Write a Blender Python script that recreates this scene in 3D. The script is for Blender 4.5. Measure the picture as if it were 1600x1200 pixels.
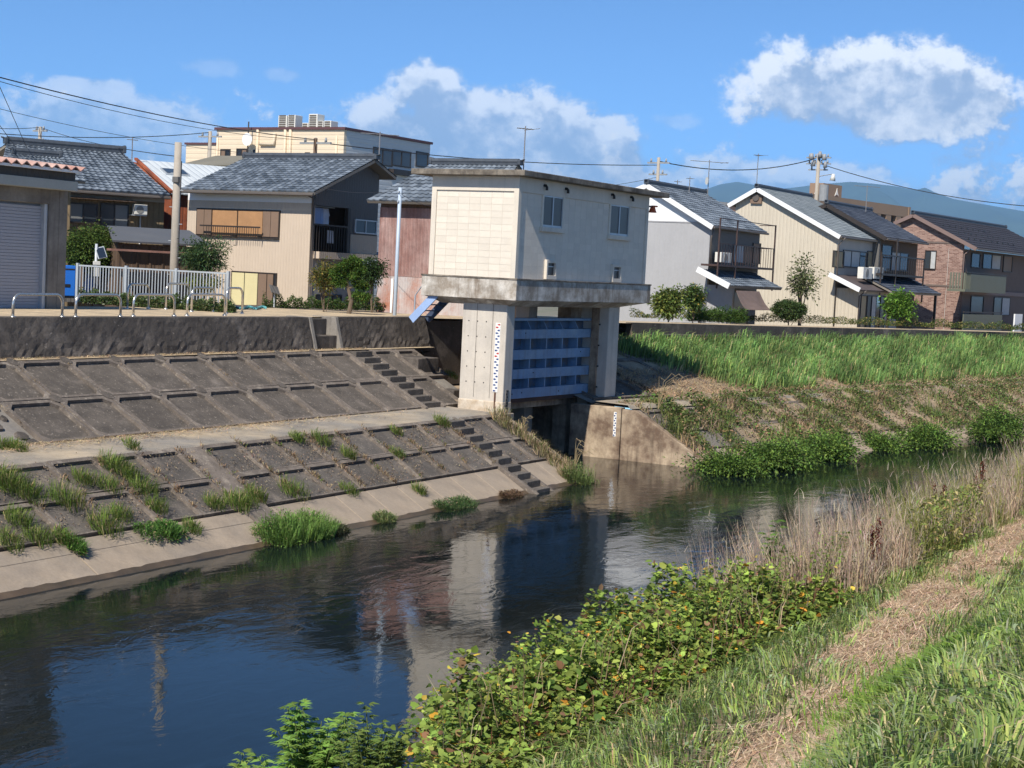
import bpy, bmesh, math, random
import numpy as np
from mathutils import Vector, Matrix

for o in list(bpy.data.objects): bpy.data.objects.remove(o)
scene = bpy.context.scene
col = scene.collection
random.seed(7); rng = np.random.default_rng(7)
PI = math.pi; rad = math.radians

# ------------------------------------------------------------------ camera
CAM_H = 5.92            # eye level above the water (z = 0)
FPX = 2500.0            # focal length in pixels of the 1600 px wide photograph
PITCH, ROLL = rad(3.98), rad(2.85)
cam_d = bpy.data.cameras.new('camera'); cam = bpy.data.objects.new('camera', cam_d); col.objects.link(cam)
cam_d.sensor_width = 36; cam_d.lens = 36 * FPX / 1600
cam_d.clip_start = 0.1; cam_d.clip_end = 120000
_fw = Vector((0, math.cos(PITCH), -math.sin(PITCH)))
_r0 = Vector((1, 0, 0)); _u0 = Vector((0, math.sin(PITCH), math.cos(PITCH)))
_rt = _r0 * math.cos(ROLL) + _u0 * math.sin(ROLL); _up = _u0 * math.cos(ROLL) - _r0 * math.sin(ROLL)
cam.matrix_world = Matrix(((_rt.x, _up.x, -_fw.x, 0), (_rt.y, _up.y, -_fw.y, 0), (_rt.z, _up.z, -_fw.z, CAM_H), (0, 0, 0, 1)))
scene.camera = cam

# ------------------------------------------------------------------ light
SUN_EL, SUN_AZ = rad(46), rad(203.4)
sd = Vector((math.sin(SUN_AZ) * math.cos(SUN_EL), math.cos(SUN_AZ) * math.cos(SUN_EL), math.sin(SUN_EL)))
sl = bpy.data.lights.new('sun', 'SUN'); sl.energy = 4.9; sl.angle = rad(0.53); sl.color = (1.0, 0.93, 0.82)
so = bpy.data.objects.new('sun', sl); col.objects.link(so)
so.rotation_euler = (-sd).to_track_quat('-Z', 'Y').to_euler(); so.location = (0, -20, 40)

world = bpy.data.worlds.new('World'); scene.world = world; world.use_nodes = True
def build_world():
    nt = world.node_tree; N = nt.nodes; L = nt.links; N.clear()
    out = N.new('ShaderNodeOutputWorld')
    sky = N.new('ShaderNodeTexSky'); sky.sky_type = 'NISHITA'; sky.sun_disc = False
    sky.sun_elevation = SUN_EL; sky.sun_rotation = SUN_AZ
    sky.altitude = 3000; sky.air_density = 0.5; sky.dust_density = 0.0; sky.ozone_density = 5.0
    bg = N.new('ShaderNodeBackground'); bg.inputs[1].default_value = 0.15
    hs = N.new('ShaderNodeHueSaturation'); hs.inputs['Saturation'].default_value = 1.0
    tn = N.new('ShaderNodeMix'); tn.data_type = 'RGBA'; tn.blend_type = 'MULTIPLY'; tn.inputs[0].default_value = 1.0; tn.inputs[7].default_value = (0.88, 1.08, 1.08, 1)
    L.new(sky.outputs[0], hs.inputs['Color']); L.new(hs.outputs[0], tn.inputs[6]); L.new(tn.outputs[2], bg.inputs[0])
    tc = N.new('ShaderNodeTexCoord'); sep = N.new('ShaderNodeSeparateXYZ'); L.new(tc.outputs['Generated'], sep.inputs[0])
    def m(op, a, b=None, c=None, clamp=False):
        n = N.new('ShaderNodeMath'); n.operation = op; n.use_clamp = clamp
        for i, v in enumerate((a, b, c)):
            if v is None: continue
            if isinstance(v, (int, float)): n.inputs[i].default_value = v
            else: L.new(v, n.inputs[i])
        return n.outputs[0]
    def sstep(v, a, b):
        n = N.new('ShaderNodeMapRange'); n.interpolation_type = 'SMOOTHSTEP'
        n.inputs[1].default_value = a; n.inputs[2].default_value = b; L.new(v, n.inputs[0]); return n.outputs[0]
    az = m('MULTIPLY', m('ARCTAN2', sep.outputs[0], sep.outputs[1]), 180 / PI)      # degrees, 0 = straight ahead
    el0 = m('MULTIPLY', m('ARCSINE', sep.outputs[2]), 180 / PI)
    def noise(azs, els, sx, sy, scale, detail, rough, w, seed):
        cx = N.new('ShaderNodeCombineXYZ'); L.new(m('MULTIPLY', azs, sx), cx.inputs[0]); L.new(m('MULTIPLY', els, sy), cx.inputs[1]); cx.inputs[2].default_value = seed
        t = N.new('ShaderNodeTexNoise'); t.inputs['Scale'].default_value = scale; t.inputs['Detail'].default_value = detail
        t.inputs['Roughness'].default_value = rough; t.inputs['Distortion'].default_value = w
        L.new(cx.outputs[0], t.inputs['Vector']); return t.outputs[0]
    def dens(az, el, lite=False):
        n1 = noise(az, el, 1, 1.15, 0.55, 4 if lite else 9, 0.62, 0.0, 3.1)        # billows
        n0 = noise(az, el, 1, 0.6, 0.11, 2, 0.5, 0.0, 9.4)          # where clouds gather
        # low bank of cumulus along the whole horizon, its top uneven
        top = m('ADD', m('MULTIPLY', n0, 6.0), 1.8)
        b = m('MINIMUM', m('MULTIPLY', m('SUBTRACT', top, el), 0.20), 0.30)
        bank = m('ADD', b, m('MULTIPLY', m('SUBTRACT', n1, 0.5), 1.9))
        tot = m('MULTIPLY', sstep(bank, 0.0, 0.34), .95)
        # the separate heap clouds: (azimuth, elevation, half width, half height)
        cl = ((12.4, 7.0, 5.6, 2.0, 1.2, 1.0), (-3.5, 6.0, 1.9, 1.6, 1.0, .85), (-1.2, 4.2, 6.4, 2.6, 1.7, .85), (-15.0, 5.4, 1.7, .6, .9, .55), (8.5, 3.2, 7.5, 1.5, 1.2, .7), (-14.5, 4.0, 5.5, 1.8, .9, .6))
        if not lite: cl += ((-8.6, 6.5, .8, .3, .6, .22), (-11.0, 6.6, 1.0, .35, .5, .2), (5.2, 5.6, .9, .3, .5, .25), (52, 9, 7, 2.6, 1, 1), (-48, 10, 8, 2.8, 1, 1))
        for (a0, e0, wa, we, amp, gain) in cl:
            dx = m('DIVIDE', m('SUBTRACT', az, a0), wa); dy = m('DIVIDE', m('SUBTRACT', el, e0), we)
            r2 = m('SQRT', m('ADD', m('MULTIPLY', dx, dx), m('MULTIPLY', dy, dy)))
            e = m('ADD', m('MULTIPLY', m('SUBTRACT', 1.0, r2), 1.0 * amp), m('MULTIPLY', m('SUBTRACT', n1, 0.5), 1.7))
            tot = m('MAXIMUM', tot, m('MULTIPLY', sstep(e, 0.0, 0.36), gain))
        return tot, n1
    d, nb = dens(az, el0)
    du, _ = dens(m('ADD', az, -0.35), m('ADD', el0, 0.75), True)
    lit = m('SUBTRACT', d, du)
    nf = noise(az, el0, 1, 1.2, 1.5, 6, 0.6, 0.0, 6.6)
    lit = m('ADD', m('MULTIPLY', lit, 0.75), m('ADD', m('MULTIPLY', m('SUBTRACT', nb, 0.48), 2.4), m('MULTIPLY', m('SUBTRACT', nf, 0.5), 1.1)))
    litf = sstep(lit, -0.25, 0.75)
    ramp = N.new('ShaderNodeMix'); ramp.data_type = 'RGBA'
    ramp.inputs[6].default_value = (0.34, 0.44, 0.62, 1); ramp.inputs[7].default_value = (0.93, 0.96, 1.0, 1)
    L.new(litf, ramp.inputs[0])
    cb = N.new('ShaderNodeBackground'); cb.inputs[1].default_value = 1.0; L.new(ramp.outputs[2], cb.inputs[0])
    above = sstep(el0, -0.5, 0.2)
    mix = N.new('ShaderNodeMixShader'); L.new(m('MULTIPLY', m('MULTIPLY', d, above), 0.95), mix.inputs[0])
    L.new(bg.outputs[0], mix.inputs[1]); L.new(cb.outputs[0], mix.inputs[2]); L.new(mix.outputs[0], out.inputs[0])
build_world()
try:
    world.cycles.sampling_method = 'MANUAL'; world.cycles.sample_map_resolution = 512
except Exception: pass
vs = scene.view_settings
vs.view_transform = 'Standard'; vs.look = 'None'; vs.gamma = 1; vs.use_curve_mapping = False; vs.exposure = 0.42

# ------------------------------------------------------------------ geometry helpers
def ray(px, py): return _fw + (px - 800) / FPX * _rt + (600 - py) / FPX * _up
CO = Vector((0, 0, CAM_H))
def Pz(px, py, z):
    d = ray(px, py); return CO + d * ((z - CAM_H) / d.z)
def PY(px, py, Y):
    d = ray(px, py); return CO + d * (Y / d.y)
def pix(P):
    d = Vector(P) - CO; w = d.dot(_fw); return 800 + FPX * d.dot(_rt) / w, 600 - FPX * d.dot(_up) / w

class Frame:
    """a plan frame: x runs along u (down river, to the right and away), y away from the river"""
    def __init__(s, x, y, a):
        s.o = Vector((x, y)); a = rad(a); s.rz = PI / 2 - a
        s.u = Vector((math.sin(a), math.cos(a))); s.n = Vector((-math.cos(a), math.sin(a)))
    def w(s, x, y, z):
        p = s.o + s.u * x + s.n * y; return Vector((p.x, p.y, z))
    def loc(s, P):
        d = Vector((P[0], P[1])) - s.o; return d.dot(s.u), d.dot(s.n)
    def solve(s, f, t, lo, hi):
        for _ in range(60):
            mid = (lo + hi) / 2
            if (f(mid) > t) == (f(hi) > f(lo)): hi = mid
            else: lo = mid
        return (lo + hi) / 2
    def X(s, px, z, y=0, lo=-15, hi=40): return s.solve(lambda v: pix(s.w(v, y, z))[0], px, lo, hi)
    def Yy(s, px, z, x=0, lo=-15, hi=30): return s.solve(lambda v: pix(s.w(x, v, z))[0], px, lo, hi)
    def Z(s, py, x, y): return s.solve(lambda v: pix(s.w(x, y, v))[1], py, -10, 60)

class MB:
    def __init__(s): s.v = []; s.f = []; s.uv = None
    def poly(s, *pts):
        b = len(s.v); s.v += [tuple(p) for p in pts]; s.f.append(tuple(range(b, b + len(pts)))); return s
    def box(s, x0, x1, y0, y1, z0, z1):
        if x0 > x1: x0, x1 = x1, x0
        if y0 > y1: y0, y1 = y1, y0
        if z0 > z1: z0, z1 = z1, z0
        b = len(s.v)
        s.v += [(x0,y0,z0),(x1,y0,z0),(x1,y1,z0),(x0,y1,z0),(x0,y0,z1),(x1,y0,z1),(x1,y1,z1),(x0,y1,z1)]
        s.f += [tuple(b+i for i in q) for q in ((0,3,2,1),(4,5,6,7),(0,1,5,4),(1,2,6,5),(2,3,7,6),(3,0,4,7))]
        return s
    def obox(s, c, sx, sy, sz, M=None):
        """box of half-less sizes centred on c, rotated by 3x3 M"""
        b = len(s.v); c = Vector(c)
        for p in ((-1,-1,-1),(1,-1,-1),(1,1,-1),(-1,1,-1),(-1,-1,1),(1,-1,1),(1,1,1),(-1,1,1)):
            q = Vector((p[0]*sx/2, p[1]*sy/2, p[2]*sz/2)); q = (M @ q if M is not None else q) + c; s.v.append(tuple(q))
        s.f += [tuple(b+i for i in q) for q in ((0,3,2,1),(4,5,6,7),(0,1,5,4),(1,2,6,5),(2,3,7,6),(3,0,4,7))]
        return s
    def beam(s, a, b, w, h, up=(0,0,1)):
        a = Vector(a); b = Vector(b); d = b - a; l = d.length; d.normalize(); up = Vector(up)
        sd_ = d.cross(up)
        if sd_.length < 1e-4: sd_ = d.cross(Vector((1,0,0)))
        sd_.normalize(); up = sd_.cross(d)
        M = Matrix((d, sd_, up)).transposed()
        return s.obox((a + b) / 2, l, w, h, M)
    def prism(s, pts, vec):
        """extrude the polygon pts (counter-clockwise seen against vec) along vec"""
        vec = Vector(vec); n = len(pts); b = len(s.v)
        s.v += [tuple(p) for p in pts] + [tuple(Vector(p) + vec) for p in pts]
        s.f.append(tuple(b + i for i in reversed(range(n)))); s.f.append(tuple(b + n + i for i in range(n)))
        for i in range(n):
            j = (i + 1) % n; s.f.append((b + i, b + j, b + n + j, b + n + i))
        return s
    def tube(s, pts, r, n=8, r1=None, caps=True):
        pts = [Vector(p) for p in pts]; m = len(pts); rings = []
        prev = None
        for i, p in enumerate(pts):
            d = (pts[min(i+1, m-1)] - pts[max(i-1, 0)]).normalized()
            a = prev if prev is not None else (Vector((0,0,1)) if abs(d.z) < .9 else Vector((1,0,0)))
            x = (a - d * a.dot(d)); x.normalize(); prev = x; y = d.cross(x)
            rr = r if r1 is None else r + (r1 - r) * i / max(1, m - 1)
            b = len(s.v); rings.append(b)
            for k in range(n):
                t = 2 * PI * k / n; s.v.append(tuple(p + (x * math.cos(t) + y * math.sin(t)) * rr))
        for i in range(m - 1):
            for k in range(n):
                k2 = (k + 1) % n; s.f.append((rings[i]+k, rings[i]+k2, rings[i+1]+k2, rings[i+1]+k))
        if caps:
            s.f.append(tuple(rings[0]+k for k in reversed(range(n)))); s.f.append(tuple(rings[-1]+k for k in range(n)))
        return s
    def build(s, name, mat, parent=None, smooth=False, bevel=0.0, kind=None):
        me = bpy.data.meshes.new(name); me.from_pydata(s.v, [], s.f); me.update()
        return finish(me, name, mat, parent, smooth, bevel, kind, s.uv)

def boxuv(me):
    uvl = me.uv_layers.new(name='UVMap'); nl = len(me.loops)
    vi = np.empty(nl, np.int32); me.loops.foreach_get('vertex_index', vi)
    co = np.empty(len(me.vertices) * 3, np.float32); me.vertices.foreach_get('co', co); co = co.reshape(-1, 3)
    npoly = len(me.polygons); nr = np.empty(npoly * 3, np.float32); me.polygons.foreach_get('normal', nr); nr = np.abs(nr.reshape(-1, 3))
    lt = np.empty(npoly, np.int32); me.polygons.foreach_get('loop_total', lt)
    ln = np.repeat(nr, lt, axis=0); p = co[vi]
    uv = np.where((ln[:, 2] > np.maximum(ln[:, 0], ln[:, 1]))[:, None], p[:, [0, 1]], np.where((ln[:, 0] > ln[:, 1])[:, None], p[:, [1, 2]], p[:, [0, 2]]))
    uvl.data.foreach_set('uv', uv.astype(np.float32).ravel())

def finish(me, name, mat, parent=None, smooth=False, bevel=0.0, kind=None, uv=None):
    if mat is not None: me.materials.append(mat)
    if uv is None: boxuv(me)
    else:
        l = me.uv_layers.new(name='UVMap'); l.data.foreach_set('uv', np.asarray(uv, np.float32).ravel())
    if smooth: me.polygons.foreach_set('use_smooth', np.ones(len(me.polygons), bool))
    o = bpy.data.objects.new(name, me); col.objects.link(o)
    if parent is not None: o.parent = parent
    if bevel:
        b = o.modifiers.new('bevel', 'BEVEL'); b.width = bevel; b.segments = 2; b.limit_method = 'ANGLE'; b.angle_limit = rad(40)
    if kind: o['kind'] = kind
    return o

def npmesh(name, verts, faces, mat, parent=None, kind=None, smooth=False, colors=None):
    """big mesh straight from numpy: faces is an (n,3) or (n,4) array"""
    me = bpy.data.meshes.new(name); nv = len(verts); k = faces.shape[1]; nf = len(faces)
    me.vertices.add(nv); me.vertices.foreach_set('co', np.asarray(verts, np.float32).ravel())
    me.loops.add(nf * k); me.loops.foreach_set('vertex_index', np.asarray(faces, np.int32).ravel())
    me.polygons.add(nf); me.polygons.foreach_set('loop_start', np.arange(0, nf * k, k, dtype=np.int32))
    me.update(calc_edges=True)
    if colors is not None:
        at = me.color_attributes.new('tint', 'FLOAT_COLOR', 'POINT')
        c4 = np.ones((nv, 4), np.float32); c4[:, :3] = colors; at.data.foreach_set('color', c4.ravel())
    if mat is not None: me.materials.append(mat)
    if smooth: me.polygons.foreach_set('use_smooth', np.ones(nf, bool))
    o = bpy.data.objects.new(name, me); col.objects.link(o)
    if parent is not None: o.parent = parent
    if kind: o['kind'] = kind
    return o

def tag(o, label=None, cat=None, group=None, kind=None):
    if label: o['label'] = label
    if cat: o['category'] = cat
    if group: o['group'] = group
    if kind: o['kind'] = kind
    return o
def thing(name, label, cat, loc=(0,0,0), rz=0.0, group=None):
    o = bpy.data.objects.new(name, None); col.objects.link(o); o.location = loc; o.rotation_euler = (0, 0, rz)
    o.empty_display_size = .2
    return tag(o, label, cat, group)
def copy_tree(o, parent=None):
    c = o.copy(); col.objects.link(c)
    if parent is not None: c.parent = parent
    for ch in [k for k in o.children]: copy_tree(ch, c)
    return c

# ------------------------------------------------------------------ materials
MATS = {}
def nodes_of(name):
    m = bpy.data.materials.new(name); m.use_nodes = True; nt = m.node_tree; nt.nodes.clear()
    out = nt.nodes.new('ShaderNodeOutputMaterial'); b = nt.nodes.new('ShaderNodeBsdfPrincipled')
    nt.links.new(b.outputs[0], out.inputs[0]); return m, nt, b, out
def rgb(c): return (c[0], c[1], c[2], 1)
def mat(name, c, rough=.75, var=.18, scale=1.5, c2=None, patch=0.0, pscale=.6, bump=.15, bscale=30, metal=0.0, streak=0.0, cs=(.05,.045,.04),
        ribs=None, ribd=.6, spec=.4, rnd=0.0, coat=0.0, gcol=None, gscale=60, gmin=.55):
    """procedural surface: fine and broad tone variation, patches of a second colour, dirt streaks running down, ribs, grit"""
    if name in MATS: return MATS[name]
    m, nt, b, out = nodes_of(name); N = nt.nodes; L = nt.links
    tc = N.new('ShaderNodeTexCoord'); vec = tc.outputs['Object']
    if rnd:
        oi = N.new('ShaderNodeObjectInfo'); ad = N.new('ShaderNodeVectorMath'); ad.operation = 'ADD'; sc = N.new('ShaderNodeVectorMath'); sc.operation = 'SCALE'
        cx = N.new('ShaderNodeCombineXYZ')
        for i in range(3): L.new(oi.outputs['Random'], cx.inputs[i])
        sc.inputs[3].default_value = 60; L.new(cx.outputs[0], sc.inputs[0]); L.new(vec, ad.inputs[0]); L.new(sc.outputs[0], ad.inputs[1]); vec = ad.outputs[0]
    def noise(s, det=5, rg=.6, v=None, sxyz=None):
        t = N.new('ShaderNodeTexNoise'); t.inputs['Scale'].default_value = s; t.inputs['Detail'].default_value = det; t.inputs['Roughness'].default_value = rg
        src = v or vec
        if sxyz:
            mp = N.new('ShaderNodeMapping'); mp.inputs['Scale'].default_value = sxyz; L.new(src, mp.inputs[0]); src = mp.outputs[0]
        L.new(src, t.inputs['Vector']); return t.outputs[0]
    def rng_(v, a, b_, lo=0., hi=1.):
        n = N.new('ShaderNodeMapRange'); n.inputs[1].default_value = a; n.inputs[2].default_value = b_; n.inputs[3].default_value = lo; n.inputs[4].default_value = hi; L.new(v, n.inputs[0]); return n.outputs[0]
    def mixc(f, a, b_, mode='MIX'):
        n = N.new('ShaderNodeMix'); n.data_type = 'RGBA'; n.blend_type = mode
        if isinstance(f, float): n.inputs[0].default_value = f
        else: L.new(f, n.inputs[0])
        for i, v in ((6, a), (7, b_)):
            if isinstance(v, tuple): n.inputs[i].default_value = rgb(v)
            else: L.new(v, n.inputs[i])
        return n.outputs[2]
    cur = tuple(c)
    if c2 is not None: cur = mixc(rng_(noise(pscale, 6, .65), .5 - .12 + (.25 - patch * .5), .5 + .12 + (.25 - patch * .5)), cur, tuple(c2))
    n1 = noise(scale, 6, .65)
    lo = rng_(n1, .3, .7, 1 - var, 1 + var)
    def mul(cc, f):
        n = N.new('ShaderNodeVectorMath'); n.operation = 'SCALE'
        if isinstance(cc, tuple): n.inputs[0].default_value = cc
        else: L.new(cc, n.inputs[0])
        L.new(f, n.inputs[3]); return n.outputs[0]
    cur = mul(cur, lo)
    cur = mul(cur, rng_(noise(scale * 14, 4, .6), .3, .7, 1 - var * .5, 1 + var * .5))
    if rnd: cur = mul(cur, rng_(oi.outputs['Random'], 0, 1, 1 - rnd, 1 + rnd))
    if streak:
        st_ = noise(1.0, 6, .6, None, (5.5, 5.5, .45)); big = noise(.9, 3, .5)
        mm = N.new('ShaderNodeMath'); mm.operation = 'MULTIPLY'; L.new(rng_(st_, .48, .68), mm.inputs[0]); L.new(rng_(big, .35, .62, 0., streak), mm.inputs[1])
        cur = mixc(mm.outputs[0], cur, tuple(cs))
    if gcol is not None:
        cur = mixc(rng_(noise(gscale, 3, .7), gmin, gmin + .12), cur, tuple(gcol))
    h = None
    if ribs:
        uvn = N.new('ShaderNodeUVMap'); sp = N.new('ShaderNodeSeparateXYZ'); L.new(uvn.outputs[0], sp.inputs[0])
        ax, pitch = ribs
        a = N.new('ShaderNodeMath'); a.operation = 'MULTIPLY'; a.inputs[1].default_value = 1 / pitch; L.new(sp.outputs[0 if ax == 'u' else 1], a.inputs[0])
        fr = N.new('ShaderNodeMath'); fr.operation = 'FRACT'; L.new(a.outputs[0], fr.inputs[0])
        pp = N.new('ShaderNodeMath'); pp.operation = 'PINGPONG'; pp.inputs[1].default_value = .5; L.new(fr.outputs[0], pp.inputs[0])
        hr = rng_(pp.outputs[0], .12, .2)
        bp = N.new('ShaderNodeBump'); bp.inputs['Strength'].default_value = ribd; bp.inputs['Distance'].default_value = .025; L.new(hr, bp.inputs['Height']); h = bp.outputs[0]
    if bump:
        bb = N.new('ShaderNodeBump'); bb.inputs['Strength'].default_value = bump; bb.inputs['Distance'].default_value = .02; L.new(noise(bscale, 6, .7), bb.inputs['Height'])
        if h is not None: L.new(h, bb.inputs['Normal'])
        h = bb.outputs[0]
    if h is not None: L.new(h, b.inputs['Normal'])
    L.new(cur, b.inputs['Base Color'])
    rr = rng_(n1, .3, .7, max(0.02, rough - .08), min(1, rough + .08)); L.new(rr, b.inputs['Roughness'])
    b.inputs['Metallic'].default_value = metal; b.inputs['Specular IOR Level'].default_value = spec
    if coat: b.inputs['Coat Weight'].default_value = coat
    MATS[name] = m; return m

def tile_mat(name, c, c2, rough=.42):
    """fired roof tiles: every tile its own tone (uv counts tiles)"""
    if name in MATS: return MATS[name]
    m, nt, b, out = nodes_of(name); N = nt.nodes; L = nt.links
    uvn = N.new('ShaderNodeUVMap'); fl = N.new('ShaderNodeVectorMath'); fl.operation = 'FLOOR'; L.new(uvn.outputs[0], fl.inputs[0])
    wn = N.new('ShaderNodeTexWhiteNoise'); wn.noise_dimensions = '2D'; L.new(fl.outputs[0], wn.inputs['Vector'])
    tn = N.new('ShaderNodeTexNoise'); tn.inputs['Scale'].default_value = .35; tn.inputs['Detail'].default_value = 5; tc = N.new('ShaderNodeTexCoord'); L.new(tc.outputs['Object'], tn.inputs['Vector'])
    ad = N.new('ShaderNodeMath'); ad.operation = 'MULTIPLY_ADD'; L.new(tn.outputs[0], ad.inputs[0]); ad.inputs[1].default_value = .7; 
    sb = N.new('ShaderNodeMath'); sb.operation = 'MULTIPLY_ADD'; L.new(wn.outputs['Value'], sb.inputs[0]); sb.inputs[1].default_value = .75; sb.inputs[2].default_value = -.2; L.new(sb.outputs[0], ad.inputs[2])
    mx = N.new('ShaderNodeMix'); mx.data_type = 'RGBA'; mx.inputs[6].default_value = rgb(c); mx.inputs[7].default_value = rgb(c2); L.new(ad.outputs[0], mx.inputs[0])
    L.new(mx.outputs[2], b.inputs['Base Color']); b.inputs['Roughness'].default_value = rough; b.inputs['Specular IOR Level'].default_value = .5
    MATS[name] = m; return m

def leaf_mat(name, trans=.35, rough=.5):
    """foliage: colour from the mesh's own leaf-by-leaf tint, light passing through the blade"""
    if name in MATS: return MATS[name]
    m, nt, b, out = nodes_of(name); N = nt.nodes; L = nt.links
    at = N.new('ShaderNodeAttribute'); at.attribute_name = 'tint'
    L.new(at.outputs['Color'], b.inputs['Base Color']); b.inputs['Roughness'].default_value = rough; b.inputs['Specular IOR Level'].default_value = .12
    tr = N.new('ShaderNodeBsdfTranslucent'); hs = N.new('ShaderNodeHueSaturation'); hs.inputs['Value'].default_value = 1.15; hs.inputs['Hue'].default_value = .49
    L.new(at.outputs['Color'], hs.inputs['Color']); L.new(hs.outputs[0], tr.inputs['Color'])
    mx = N.new('ShaderNodeMixShader'); mx.inputs[0].default_value = trans; L.new(b.outputs[0], mx.inputs[1]); L.new(tr.outputs[0], mx.inputs[2]); L.new(mx.outputs[0], out.inputs[0])
    MATS[name] = m; return m

def glass_mat(name, c=(.02,.025,.03), rough=.06):
    if name in MATS: return MATS[name]
    m, nt, b, out = nodes_of(name); b.inputs['Base Color'].default_value = rgb(c); b.inputs['Roughness'].default_value = rough; b.inputs['Specular IOR Level'].default_value = .6
    MATS[name] = m; return m

# ================================================================== SETTING
RF = Frame(0, 0, 29.0)          # river frame: x = s along the bank, y = t across the water
R2 = Frame(0, 0, 38.7)          # below the sluice the river bends to the right
GROUND_Z = 2.7
LEVEE_Z = 4.30

# ---------------------------------------------------------------- materials of the setting
m_conc   = mat('concrete_weathered', (.33,.30,.26), .85, .22, 1.2, c2=(.16,.145,.13), patch=.6, bump=.35, bscale=25, streak=.5, cs=(.07,.06,.055))
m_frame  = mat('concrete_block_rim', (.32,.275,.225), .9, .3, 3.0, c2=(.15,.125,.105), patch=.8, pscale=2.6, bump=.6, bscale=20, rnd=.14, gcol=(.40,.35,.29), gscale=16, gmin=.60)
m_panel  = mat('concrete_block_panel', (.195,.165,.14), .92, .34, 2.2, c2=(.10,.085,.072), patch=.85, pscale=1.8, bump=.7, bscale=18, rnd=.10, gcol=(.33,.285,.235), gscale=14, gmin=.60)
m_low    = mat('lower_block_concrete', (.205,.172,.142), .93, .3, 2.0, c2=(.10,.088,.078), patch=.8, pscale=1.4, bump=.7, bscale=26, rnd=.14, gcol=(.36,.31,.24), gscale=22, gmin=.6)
m_apron  = mat('silty_concrete', (.37,.295,.22), .9, .16, 1.4, c2=(.27,.225,.18), patch=.6, bump=.3, bscale=20)
m_wall   = mat('mossy_levee_concrete', (.24,.205,.175), .92, .3, 1.1, c2=(.085,.072,.062), patch=.8, pscale=.9, bump=.9, bscale=14, streak=.8, cs=(.04,.034,.03), gcol=(.4,.35,.3), gscale=9, gmin=.66)
m_straw  = mat('dry_gravel_and_straw', (.56,.44,.29), .95, .2, 3.0, c2=(.40,.32,.22), patch=.5, pscale=1.2, bump=.6, bscale=40, gcol=(.33,.27,.18), gscale=55, gmin=.58)
m_berm   = mat('berm_concrete', (.24,.22,.195), .92, .2, 1.5, c2=(.42,.34,.24), patch=.42, pscale=.5, bump=.5, bscale=40, gcol=(.46,.39,.29), gscale=30, gmin=.57)
m_soil   = mat('bank_soil', (.22,.165,.105), .97, .3, 1.5, c2=(.13,.10,.065), patch=.6, bump=.8, bscale=18)
m_ground = mat('town_ground', (.20,.185,.16), .95, .2, .4, c2=(.14,.15,.10), patch=.5, bump=.2, bscale=8)

def sheet(name, fr, s0, s1, ns, prof, m, kind='structure', jitter=0.0, start=None):
    """a strip swept along a frame: prof = [(t, z), ...]"""
    b = MB(); n = len(prof)
    for i in range(ns + 1):
        s = s0 + (s1 - s0) * i / ns
        for (t, z) in prof:
            zz = z(s) if callable(z) else z
            sx = s
            if start and s < s0 + 8:                       # meet the wing wall squarely
                q = start(t); sx = q + (s0 + 8 - q) * (s - s0) / 8
            p = fr.w(sx, t, zz + (random.uniform(-jitter, jitter))); b.v.append(tuple(p))
    for i in range(ns):
        for j in range(n - 1):
            a = i * n + j; b.f.append((a, a + n, a + n + 1, a + 1))
    return b.build(name, m, None, kind=kind)

# ---------------------------------------------------------------- water
def make_water():
    m, nt, b, out = nodes_of('river_water'); N = nt.nodes; L = nt.links
    b.inputs['Base Color'].default_value = (.005, .009, .010, 1); b.inputs['Roughness'].default_value = .035; b.inputs['IOR'].default_value = 1.38
    tc = N.new('ShaderNodeTexCoord'); mp = N.new('ShaderNodeMapping'); mp.inputs['Rotation'].default_value = (0, 0, -RF.rz)
    L.new(tc.outputs['Object'], mp.inputs[0])
    def noise(scale, sx, sy, det, dist=0.):
        k = N.new('ShaderNodeMapping'); k.inputs['Scale'].default_value = (sx, sy, 1); L.new(mp.outputs[0], k.inputs[0])
        t = N.new('ShaderNodeTexNoise'); t.inputs['Scale'].default_value = scale; t.inputs['Detail'].default_value = det; t.inputs['Roughness'].default_value = .55; t.inputs['Distortion'].default_value = dist
        L.new(k.outputs[0], t.inputs['Vector']); return t.outputs[0]
    big = noise(.28, .5, 1.0, 3, .6)           # calm and lively patches
    mid = noise(1.7, .6, 1.1, 4, 1.2)
    fin = noise(7.0, .7, 1.1, 3, .6)
    mr = N.new('ShaderNodeMapRange'); mr.inputs[1].default_value = .42; mr.inputs[2].default_value = .66; mr.inputs[3].default_value = .25; mr.inputs[4].default_value = 1.0; L.new(big, mr.inputs[0])
    a = N.new('ShaderNodeMath'); a.operation = 'MULTIPLY'; L.new(mid, a.inputs[0]); L.new(mr.outputs[0], a.inputs[1])
    f = N.new('ShaderNodeMath'); f.operation = 'MULTIPLY'; L.new(fin, f.inputs[0]); L.new(mr.outputs[0], f.inputs[1])
    f2 = N.new('ShaderNodeMath'); f2.operation = 'MULTIPLY_ADD'; L.new(f.outputs[0], f2.inputs[0]); f2.inputs[1].default_value = .16; L.new(a.outputs[0], f2.inputs[2])
    bp = N.new('ShaderNodeBump'); bp.inputs['Strength'].default_value = .24; bp.inputs['Distance'].default_value = .06; L.new(f2.outputs[0], bp.inputs['Height'])
    L.new(bp.outputs[0], b.inputs['Normal'])
    b2 = MB(); b2.poly(RF.w(-250, 5, 0), RF.w(45, 5, 0), R2.w(1500, 8, 0), R2.w(1500, 32, 0), RF.w(46.9, 27, 0), RF.w(-250, 26, 0))
    b2.build('river_water', m, None, kind='structure')
make_water()

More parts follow.
